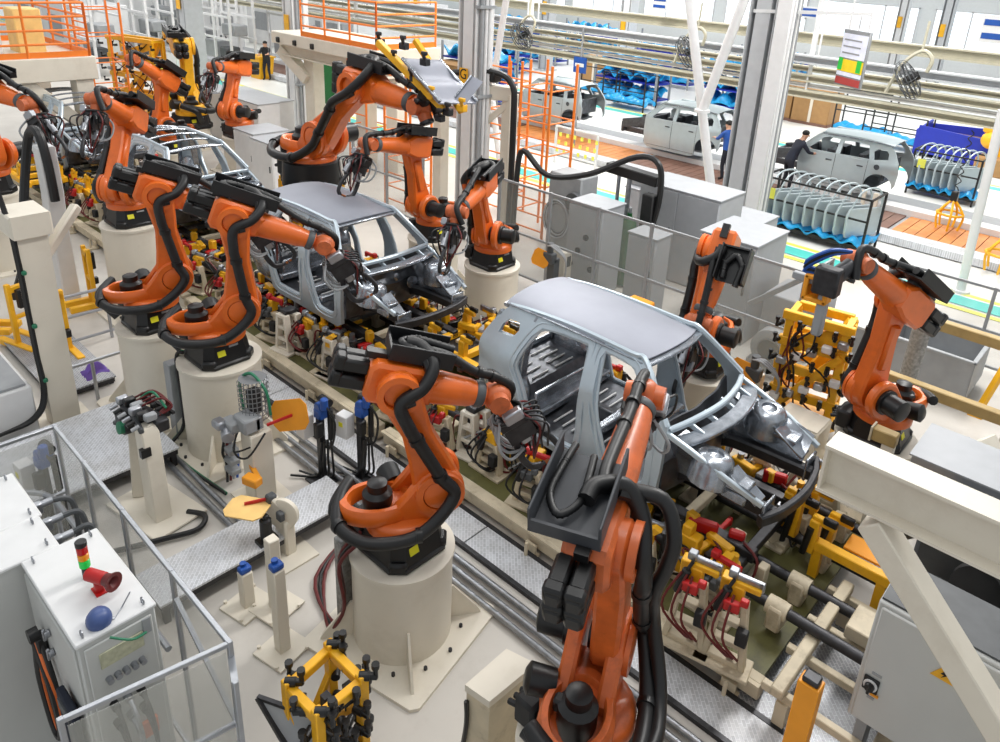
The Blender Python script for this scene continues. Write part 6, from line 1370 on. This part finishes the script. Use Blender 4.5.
# ------------------------------------------------------------ racks of car doors
def door_panel(m):
    pl = [(-.5, .0), (.45, .0), (.56, .12), (.58, .62), (.5, .66), (-.5, .7), (-.58, .55), (-.56, .1)]
    return m.prism(pl, -.03, .03, XZ, .012)
def door(label, loc, rz, group):
    t = thing('door_pressing', label, 'car door', loc, rz, group); S = M4.Translation(V(loc)) @ rotm('Z', rz)
    b = MB(); b.T = S; door_panel(b); b.build('panel', 'body_bg', t)
    b = MB(); b.T = S; b.tube([(-.48, 0, .68), (-.28, 0, 1.02), (-.05, 0, 1.14), (.3, 0, 1.12), (.5, 0, .9), (.52, 0, .66)], .022, n=6); b.build('window_frame', 'body_bg', t)
    b = MB(); b.T = S; b.box((-.1, .035, .33), (.7, .02, .4), bev=.01); b.build('inner_plate', 'body_dark', t)
    return t
def rack_frame(label, x0, x1, y0, y1, h):
    t = thing('door_rack', label, 'rack', ((x0+x1)/2, (y0+y1)/2, 0), 0, 'black door racks')
    for x in (x0, x1):
        for y in (y0, y1): b = MB(); b.box((x, y, h/2), (.05, .05, h)); b.build('post', 'black_dusty', t)
    for y in (y0, y1):
        for z in (.22, h*.62, h): b = MB(); b.bar((x0, y, z), (x1, y, z), .04, .04); b.each('rail', 'black_dusty', t)
    for x in (x0, x1): b = MB(); b.bar((x, y0, h), (x, y1, h), .04, .04); b.each('rail', 'black_dusty', t)
    b = MB(); b.box(((x0+x1)/2, (y0+y1)/2, .18), (x1-x0, y1-y0, .08)); b.build('bed', 'black_dusty', t)
    b = MB(); b.box((x0+.25, y0-.02, h*.72), (.22, .02, .26)); b.build('paper_tag', 'yellow_line', t)
    b = MB(); b.grid(lambda u, v: (x0-.05+(x1-x0+.1)*u, y0-.06+(y1-y0+.1)*v, .30+.09*math.sin(23*u)*math.sin(11*v)+.05*math.sin(41*u+3)), 40, 14, (0, 0, .04)); b.build('blue_film', 'blue_film', t)
    return t
rack_frame('black framed rack of silver car doors in front of the conveyor', -7.45, -4.85, 17.35, 18.35, 1.35)
d0 = None
for k in range(9):
    x = -7.1+.25*k
    d0 = door('silver car door standing in the rack in front of the conveyor', (x, 17.85, .34), R(68), 'doors in the front rack') if d0 is None else dup(d0, (x, 17.85, .34))if k else d0
rack_frame('black framed rack of car doors behind the tail of the right car', -5.9, -4.1, 24.2, 25.2, 1.35)
for k in range(7): dup(d0, (-5.7+.22*k, 24.7, .34), R(68), 'silver car door in the rack behind the tail of the right car', 'doors in the rear rack')
def wire_trolley(label, x, y, w, d, h):
    t = thing('wire_trolley', label, 'trolley', (x, y, 0), 0, 'black wire trolleys')
    for sx in (-w/2, w/2):
        for sy in (-d/2, d/2): b = MB(); b.box((x+sx, y+sy, h/2), (.05, .05, h)); b.build('post', 'black_dusty', t)
    for z in (.3, h*.55, h):
        b = MB(); b.bar((x-w/2, y-d/2, z), (x+w/2, y-d/2, z), .04, .04); b.bar((x-w/2, y+d/2, z), (x+w/2, y+d/2, z), .04, .04); b.each('rail', 'black_dusty', t)
    b = MB(); b.grid(lambda u, v: (x-w/2+w*u, y-d/2+d*v, .42+.12*math.sin(17*u)*math.sin(9*v)), 24, 10, (0, 0, .1)); b.build('blue_wrapped_parts', 'blue_film', t)
    return t
for lb, px, py, w, h in (('black wire trolley with blue film left of the blue bin', 860, 138, 2.0, 1.9), ('black wire trolley with blue film, second left of the blue bin', 893, 148, 2.2, 1.3), ('black wire trolley between the two conveyor cars', 628, 108, 2.2, 1.5), ('black wire trolley left of the two conveyor cars', 605, 98, 2.2, 1.4)):
    p = at(px, py, 0); wire_trolley(lb, p.x, p.y, w, 1.0, h)
# blue bin, yellow tool, cartons
t = thing('blue_bin', 'large blue open metal bin at the right side', 'bin', (-6.3, 31, 0))
x0, x1, y0, y1 = -7.4, -4.9, 30.0, 31.8
for a, c in (((x0, y0), (x1, y0)), ((x1, y0), (x1, y1)), ((x1, y1), (x0, y1)), ((x0, y1), (x0, y0))): b = MB(); b.bar((a[0], a[1], .65), (c[0], c[1], .5), .08, .95, .01); b.build('side', 'blue_bin', t)
b = MB(); b.box(((x0+x1)/2, (y0+y1)/2, .72), (x1-x0-.1, y1-y0-.1, .1)); b.build('contents', 'brown_deck', t)
t = thing('yellow_hoist', 'yellow lifting device beside the blue bin', 'hoist', (-4.6, 29.6, 0))
b = MB(); b.box((-4.4, 29.6, .9), (.5, .4, 1.8), bev=.05); b.build('mast', 'yellow', t); b = MB(); b.box((-4.6, 29.5, 1.5), (1.3, .3, .35), bev=.06); b.ball((-4.9, 29.4, 1.1), (.35, .25, .3)); b.build('arm', 'yellow', t); b = MB(); b.box((-4.7, 29.2, .3), (.9, .8, .6), bev=.03); b.build('base', 'carton', t)
for i, (px, py, w, h) in enumerate(((778, 116, 1.6, 1.5), (814, 123, 1.6, 1.4), (455, 100, 2, 1.5), (600, 86, 1.8, 1.4))):
    p = at(px, py, 0); t = thing('carton_stack', ('tall brown carton right of the broad column, left one', 'tall brown carton right of the broad column, right one', 'brown carton beside the white column', 'brown carton in front of the blue racks')[i], 'carton', p, 0, 'brown cartons')
    b = MB(); b.box((p.x, p.y, h/2+.1), (w, 1.4, h), bev=.02); b.build('carton', 'carton', t); b = MB(); b.box((p.x, p.y, .06), (w+.1, 1.5, .12)); b.build('pallet', 'brown_deck', t)
    b = MB(); b.box((p.x, p.y-.71, h*.55), (.12, .01, h)); b.build('tape', 'cream', t)
# small suspended tools by the right conveyor
for lb, px, py, s in (('yellow balancer tool hanging over the deck, left one', 945, 232, 1.0), ('yellow balancer tool at the right edge above the deck', 995, 275, 1.0)):
    p = at(px, py, .1); t = thing('balancer_tool', lb, 'tool', p, 0, 'yellow balancer tools')
    b = MB()
    for a in range(5): ang = a*1.25; b.tube([p+V((.25*s*math.cos(ang), .25*s*math.sin(ang), .1)), p+V((.3*s*math.cos(ang), .3*s*math.sin(ang), .5*s)), p+V((0, 0, .9*s))], .03, n=6)
    b.tube([p+V((.3*math.cos(a), .3*math.sin(a), .5*s)) for a in [k*PI/4 for k in range(8)]], .03, n=6, closed=True); b.build('frame', 'yellow', t)
    b = MB(); b.box(tuple(p+V((0, 0, .95*s))), (.16, .16, .25), bev=.02); b.build('head', 'black', t)
    b = MB(); b.tube([p+V((.05*math.cos(k*1.6), .05*math.sin(k*1.6), 1.1*s+.06*k)) for k in range(26)], .015, n=5, smooth=3); b.build('spiral_cable', 'hose', t)
# ------------------------------------------------------------ gantries with orange railings, ladder towers, portal
def railing(t, pts, z, h=1.1, nrail=3):
    for p, q in zip(pts, pts[1:]):
        p, q = V((*p, z)), V((*q, z)); n = max(1, int((q-p).length/1.1))
        for k in range(n+1): b = MB(); r = p.lerp(q, k/n); b.cyl(r, r+V((0, 0, h)), .03, n=8); b.build('rail_post', 'orange_rail', t)
        b = MB()
        for k in range(nrail): zz = V((0, 0, h*(k+1)/nrail)); b.cyl(p+zz, q+zz, .028, n=8)
        b.box(None, ((q-p).length, .015, .14), mx=frame((p+q)/2+V((0, 0, .07)), q-p)); b.build('rail_bars', 'orange_rail', t)
t = thing('gantry', 'cream gantry deck with orange railing at the upper left corner', 'gantry', (-22, 5, 0))
b = MB(); b.box((-22.4, 4.4, 2.85), (3.8, 5.6, .55), bev=.02); b.build('deck', 'cream', t)
for x, y in ((-20.8, 6.9), (-24, 6.9), (-20.8, 2.4)): b = MB(); b.box((x, y, 1.3), (.45, .4, 2.6), bev=.02); b.build('column', 'cream', t)
b = MB(); b.bar((-20.8, 6.7, 1.5), (-20.8, 5.6, 2.6), .3, .3, .02); b.each('bracket', 'cream', t)
railing(t, [(-20.6, 1.8), (-20.6, 7.1), (-24.2, 7.1)], 3.12, 1.25, 4); railing(t, [(-24.2, 7.1), (-24.2, 1.8)], 3.12, 1.25, 3)
for k in range(5): b = MB(); x, y = -22+.3*(k % 2), 2.2+1.0*k; b.box((x, y, 3.6), (.7, .6, .9+.2*(k % 3)), bev=.03); b.build('machine_box', ('amber_sheet', 'orange_rail', 'cream', 'white', 'amber_pale')[k], t)
def ladder_tower(label, x, y, z0, w, h, group='orange ladder towers'):
    t = thing('ladder_tower', label, 'ladder tower', (x, y, z0), 0, group)
    for sx in (-1, 1):
        for sy in (-1, 1): b = MB(); b.cyl((x+sx*w/2, y+sy*w/2, z0), (x+sx*w/2, y+sy*w/2, z0+h), .032, n=8); b.build('upright', 'orange_rail', t)
    n = int(h/.33)
    for k in range(n):
        z = z0+h*(k+.5)/n; b = MB(); b.cyl((x-w/2, y-w/2, z), (x+w/2, y-w/2, z), .02, n=6)
        if k % 2: b.cyl((x-w/2, y+w/2, z), (x+w/2, y+w/2, z), .018, n=6); b.cyl((x+w/2, y-w/2, z), (x+w/2, y+w/2, z), .018, n=6); b.cyl((x-w/2, y-w/2, z), (x-w/2, y+w/2, z), .018, n=6)
        b.build('rung', 'orange_rail', t)
    return t
ladder_tower('tall orange ladder tower right of the cream portal', -10.75, 12.9, 0, .85, aty(545, 62, 12.9).z)
ladder_tower('narrow orange ladder tower behind the cream portal', -12.4, 13.4, 0, .7, aty(520, 60, 13.4).z)
ladder_tower('orange ladder tower beside the cream gantry at upper left', -23.2, 8.3, 0, .9, 4.2)
ladder_tower('orange ladder tower between the panel robot and the white column', -14.2, 11.8, 0, .8, 3.4)
ladder_tower('orange ladder tower under the middle gantry', -17.6, 13.2, 0, .8, 3.2)
t = thing('gantry', 'cream gantry with orange railing left of the white column, upper middle', 'gantry', (-19, 13.6, 0))
b = MB(); b.box((-19.0, 13.7, 3.3), (5.2, 2.2, .35), bev=.02); b.build('deck', 'cream', t)
b = MB(); b.ibeam((-21.8, 13.0, 2.95), (-16.3, 13.0, 2.95), .3, .4, .04); b.build('beam', 'cream', t)
for x in (-20.6, -18.0, -16.6): b = MB(); b.box((x, 13.4, 1.4), (.5, .4, 2.8), bev=.02); b.build('column', 'cream', t)
b = MB(); b.bar((-20.6, 13.2, 2.1), (-21.7, 13.0, 2.9), .3, .35, .02); b.bar((-18.0, 13.2, 2.0), (-16.8, 13.0, 2.85), .3, .3, .02); b.each('bracket', 'cream', t)
railing(t, [(-20.0, 12.65), (-16.5, 12.65), (-16.5, 14.7)], 3.48, 1.2, 4)
for k in range(3): b = MB(); b.box((-21.2+.9*k, 12.6, 3.25), (.16, .1, .16), bev=.02); b.build('lamp_box', 'black', t)
t = thing('portal', 'tall cream portal frame with a black hose down its right leg', 'portal', (-11.2, 11.6, 0))
zt = aty(508, 93, 11.95).z; xr = aty(508, 150, 11.95).x
for x, y in ((xr, 11.95), (xr-1.35, 11.2)): b = MB(); b.box((x, y, zt/2), (.26, .26, zt), bev=.015); b.build('leg', 'cream', t)
b = MB(); b.bar((xr+.1, 12.0, zt), (xr-1.5, 11.12, zt), .28, .3, .015); b.build('top_beam', 'cream', t)
b = MB(); b.bar((xr, 11.9, zt-.2), (xr-.75, 11.5, zt-1.0), .14, .14, .01); b.build('brace', 'cream', t)
b = MB(); b.tube([(xr-1.0, 11.2, zt+.35), (xr-.3, 11.6, zt+.45), (xr+.2, 11.75, zt+.25), (xr+.3, 11.75, zt-.5), (xr+.3, 11.75, .2)], .07, n=8); b.build('hose', 'hose', t)
b = MB(); b.box((xr-.35, 11.7, zt+.35), (.4, .25, .25), bev=.03); b.build('hose_clamp', 'black', t)
# ------------------------------------------------------------ panel gripper of the large robot
rt, Tm = ROB[6]; Wp = Tm.translation; yg = Wp.y-.1
g0 = aty(378, 42, yg-.1); g1 = aty(447, 112, yg+.1)
b = MB(); b.bar(g0, g1, .12, .12, .012); gp = b.build('gripper_beam', 'yellow', rt)
b = MB(); b.cyl(Wp, aty(425, 95, yg), .12, n=14); b.build('gripper_neck', 'steel_dark', gp)
b = MB(); b.bar(aty(415, 40, yg+.6), aty(462, 112, yg+.6), .1, .1, .01); b.build('second_beam', 'yellow', gp)
for px, py in ((380, 42), (395, 60), (412, 78), (432, 96), (448, 112), (404, 46), (425, 62), (462, 108), (440, 118), (418, 108)):
    for dy in (0, .5):
        b = MB(); p = aty(px, py, yg+dy); b.box(tuple(p), (.16, .12, .12), bev=.015); b.cyl(p, p+V((.1, -.12, .14)), .03, n=8); b.box(tuple(p+V((.12, -.12, .16))), (.12, .06, .06), bev=.01); b.build('gripper_clamp', 'yellow' if (px+int(dy*2)) % 3 == 0 else 'steel_dark', gp)
t = thing('sheet_pressing', 'shiny silver sheet panel held up by the large robot gripper', 'panel', aty(432, 75, yg))
q0, q1, q2 = aty(402, 58, yg-.15), aty(440, 60, yg+.7), aty(440, 102, yg-.15)
b = MB(); b.grid(lambda u, v: tuple(q0+(q1-q0)*v+(q2-q0)*u+V((0, 0, .03*math.sin(u*12)))), 16, 8, (.0, .02, .02)); b.build('sheet', 'body_roof', t)
b = MB(); b.bar(q0, q2, .06, .05, .01); b.bar(q1, q1+q2-q0, .06, .05, .01); b.each('folded_edge', 'body_inner', t)
t = thing('sheet_pressing', 'small silver panel beside the large one on the robot gripper, next to the portal', 'panel', aty(468, 95, yg))
q0, q1, q2 = aty(455, 98, yg), aty(472, 76, yg+.3), aty(466, 104, yg)
b = MB(); b.grid(lambda u, v: tuple(q0+(q1-q0)*v+(q2-q0)*u), 6, 6, (.0, .02, .02)); b.build('sheet', 'body_roof', t); b = MB(); b.bar(q0, q1, .04, .04); b.build('folded_edge', 'body_inner', t)
# yellow far robot with jig at upper left
clamp_jig('far yellow jig full of clamps at upper left beside the gantry', -23.8, 9.5, 1.0, 2.1, 1.7, .3)
robot('far yellow robot bent down beside the far yellow jig', -22.6, 10.4, .6, 165, -8, 8, paint='yellow', tool=None, s=1.25, group='yellow robots')
ped('cream pedestal under the far yellow robot', -22.6, 10.4, .6)
# ------------------------------------------------------------ distant machines and racks
def parts_rack(label, x, y, w, d, h, group='blue wrapped parts racks'):
    t = thing('parts_rack', label, 'rack', (x, y, 0), 0, group)
    for sx in (-w/2, w/2):
        for sy in (-d/2, d/2): b = MB(); b.box((x+sx, y+sy, h/2), (.08, .08, h)); b.build('post', 'grey_mid', t)
    for z in (.25, h*.4, h*.72):
        b = MB(); b.box((x, y, z), (w, d, .06)); b.build('shelf', 'blue_bin', t)
        b = MB(); b.grid(lambda u, v: (x-w/2+.1+(w-.2)*u, y-d/2+d*v, z+.12+abs(.45*math.sin(11*u+z*3)*math.sin(5*v+z))), 22, 8, (0, 0, .1)); b.build('blue_film', 'blue_film', t)
    return t
pr = parts_rack('blue film wrapped parts rack at the rear of the hall', -20, 30, 3.4, 1.2, 2.4)
rk = [V((-20, 30, 0))]
for px, py in ((540, 62), (500, 70), (565, 70), (650, 100), (690, 108), (735, 112), (665, 85), (715, 90), (760, 108), (478, 100), (515, 50), (610, 66), (590, 58), (640, 70), (770, 95)):
    p = at(px, py, 0)
    if any(abs(p.x-q.x) < 3.5 and abs(p.y-q.y) < 1.4 for q in rk): continue
    rk.append(p); dup(pr, (p.x, p.y, 0), 0)
def cell(label, x, y, w, d, h, group):
    t = thing('machine_cell', label, 'machine', (x, y, 0), 0, group)
    b = MB(); b.box((x, y, h/2), (w, d, h), bev=.03); b.build('housing', 'white', t)
    b = MB(); b.box((x-.1*w, y-d/2-.01, h*.55), (w*.4, .03, h*.4)); b.build('window', 'grey_mid', t)
    b = MB(); b.box((x+.3*w, y-d/2-.01, h*.45), (w*.2, .03, h*.75)); b.build('door', 'column_white', t)
    b = MB()
    for s in (-.4, -.1, .2, .4): b.cyl((x+s*w, y, h), (x+s*w, y, h+1.2), .05, n=6)
    b.bar((x-w*.45, y, h+1.0), (x+w*.45, y, h+1.0), .12, .12); b.each('pipe', 'grey_mid', t)
    return t
c0 = cell('distant white machine housing at the rear left of the hall', -45, 22, 4.5, 2.5, 2.6, 'distant white machines')
r2 = random.Random(3); taken = [V((-45, 22, 0))]
for i in range(90):
    px = 60+(i % 30)*12+r2.uniform(-6, 6); py = r2.uniform(14, 62); p = at(px, py, 0)
    if p.x < -70 or p.y > 57 or any(abs(p.x-q.x) < 5.2 and abs(p.y-q.y) < 3.2 for q in taken): continue
    if 17 < p.y < 24.5 and p.x > -43: continue
    taken.append(p)
    dup(c0, (p.x, p.y, 0), 0)
fr0 = thing('pipe_rack', 'distant pale pipe rack with lamps at the rear left of the hall', 'rack', (0, 0, 0), 0, 'distant pipe racks')
b = MB()
for x in (-1.5, 0, 1.5): b.box((x, 0, 1.8), (.1, .1, 3.6)); b.box((x, 1.2, 1.8), (.1, .1, 3.6))
for z in (1.6, 2.6, 3.5): b.bar((-1.6, 0, z), (1.6, 0, z), .09, .09); b.bar((-1.6, 1.2, z), (1.6, 1.2, z), .09, .09)
b.build('frame', 'column_white', fr0)
b = MB(); b.box((-.8, .5, 1.0), (1.0, .8, .8), bev=.05); b.box((.8, .6, 2.0), (1.2, .7, .5), bev=.05); b.each('equipment', 'grey_mid', fr0)
b = MB(); b.box((.6, .4, .9), (.7, .7, .6), bev=.05); b.build('dark_equipment', 'grey_dark', fr0)
first = True
for i in range(90):
    px = 70+(i % 30)*11+r2.uniform(-6, 6); py = r2.uniform(12, 78); p = at(px, py, 0)
    if p.x < -70 or p.y > 56 or any(abs(p.x-q.x) < 4.0 and abs(p.y-q.y) < 2.2 for q in taken): continue
    taken.append(p)
    if first: fr0.location = p; first = False
    else: dup(fr0, p, 0)
t = thing('yellow_bin', 'yellow waste bin in the aisle at upper left', 'bin', at(262, 78, 0)); p = at(262, 78, 0); b = MB(); b.rings([[p+V((sx*k, sy*k, z)) for sx, sy in ((-.5, -.4), (.5, -.4), (.5, .4), (-.5, .4))] for k, z in ((.8, 0), (1, 1.0))]); b.build('body', 'yellow', t); b = MB(); b.box((p.x, p.y, 1.0), (1.1, .9, .06)); b.build('rim', 'yellow', t)
t = thing('green_container', 'dark green container behind the panel robot, upper middle', 'container', at(317, 100, 0)); p = at(317, 100, 0); b = MB(); b.box((p.x, p.y, .8), (1.8, 1.0, 1.6), bev=.02); b.build('body', 'green', t); b = MB(); b.box((p.x+.3, p.y-.51, .9), (.4, .02, .5)); b.build('label_plate', 'white', t)
t = thing('fire_hydrant_box', 'small red box beside the white pipe column', 'box', at(316, 124, 0)); p = at(316, 124, 0); b = MB(); b.box((p.x, p.y, .45), (.5, .4, .9), bev=.02); b.build('body', 'red', t); b = MB(); b.box((p.x, p.y-.21, .5), (.36, .02, .5)); b.build('front', 'red', t)
wc = big_cab('white cabinet row in front of the far small robot', -24.5, -20.5, 11.4, 12.1, 1.5, 'white', 4)
big_cab('white cabinet behind the raised forearm robot', -24.5, -21.5, 12.2, 13.2, 1.3, 'white', 3)
big_cab('white cabinet with perforated side left of the panel robot', -18.6, -17.6, 9.6, 10.6, 1.4, 'white', 1)
big_cab('second white cabinet left of the panel robot', -17.4, -16.4, 9.4, 10.4, 1.4, 'white', 1)
robot('orange robot cut by the left edge, its pink forearm pointing right', -16.0, 3.5, 1.45, 20, -5, -8, group='orange welding robots')
ped('cream robot pedestal at the left edge behind the hose post', -16.0, 3.5, 1.45)
robot('orange robot with a steep black tray beside the roof bows, left of the grey column', -20.2, 8.75, .6, -75, -12, 35, tool=None)
ped('cream robot pedestal beside the roof bows of the roofless car', -20.2, 8.75, .6)

p = at(574, 168, 0); t = thing('net_cart', 'low pale cart hung with yellow tags beside the conveyor, right of the ladder tower', 'cart', (p.x, p.y, 0))
for sx in (-.8, .8): b = MB(); b.box((p.x+sx, p.y, .6), (.06, .06, 1.2)); b.build('post', 'column_white', t)
b = MB(); b.bar((p.x-.8, p.y, 1.18), (p.x+.8, p.y, 1.18), .05, .05); b.bar((p.x-.8, p.y, .3), (p.x+.8, p.y, .3), .05, .05); b.each('rail', 'column_white', t)
for k in range(18): b = MB(); b.box((p.x-.7+.28*(k % 6)+.05*(k//6), p.y-.03, .45+.25*(k//6)), (.09, .02, .12)); b.build('tag', 'yellow_line', t)
# ------------------------------------------------------------ light: hall daylight from world and windows, plus added unseen overhead area lamps
w = bpy.data.worlds.new('hall_daylight'); SC.world = w; w.use_nodes = True
bg = w.node_tree.nodes['Background']; bg.inputs[0].default_value = (.93, .97, 1, 1); bg.inputs[1].default_value = .66
def area(name, loc, size, power, rot=(0, 0, 0), col=(1, .98, .95)):
    l = bpy.data.lights.new(name, 'AREA'); l.shape = 'RECTANGLE'; l.size, l.size_y = size; l.energy = power; l.color = col
    o = bpy.data.objects.new(name, l); COL.objects.link(o); o.location = loc; o.rotation_euler = rot; return o
for i, (x, y) in enumerate(((-3, 4), (-12, 4), (-21, 6), (-3, 14), (-14, 16), (-6, 26), (-22, 28), (-4, 38), (-34, 14), (-45, 30), (-30, 42))):
    area('overhead_fill', (x, y, 11.5), (1.6, 8), 270 if i < 3 else 1450)  # area lamps added for brightness, no fittings built; some lift the far left
SC.view_settings.view_transform = 'Standard'; SC.view_settings.look = 'None'; SC.view_settings.gamma = 1; SC.view_settings.use_curve_mapping = False
SC.view_settings.exposure = 0.0
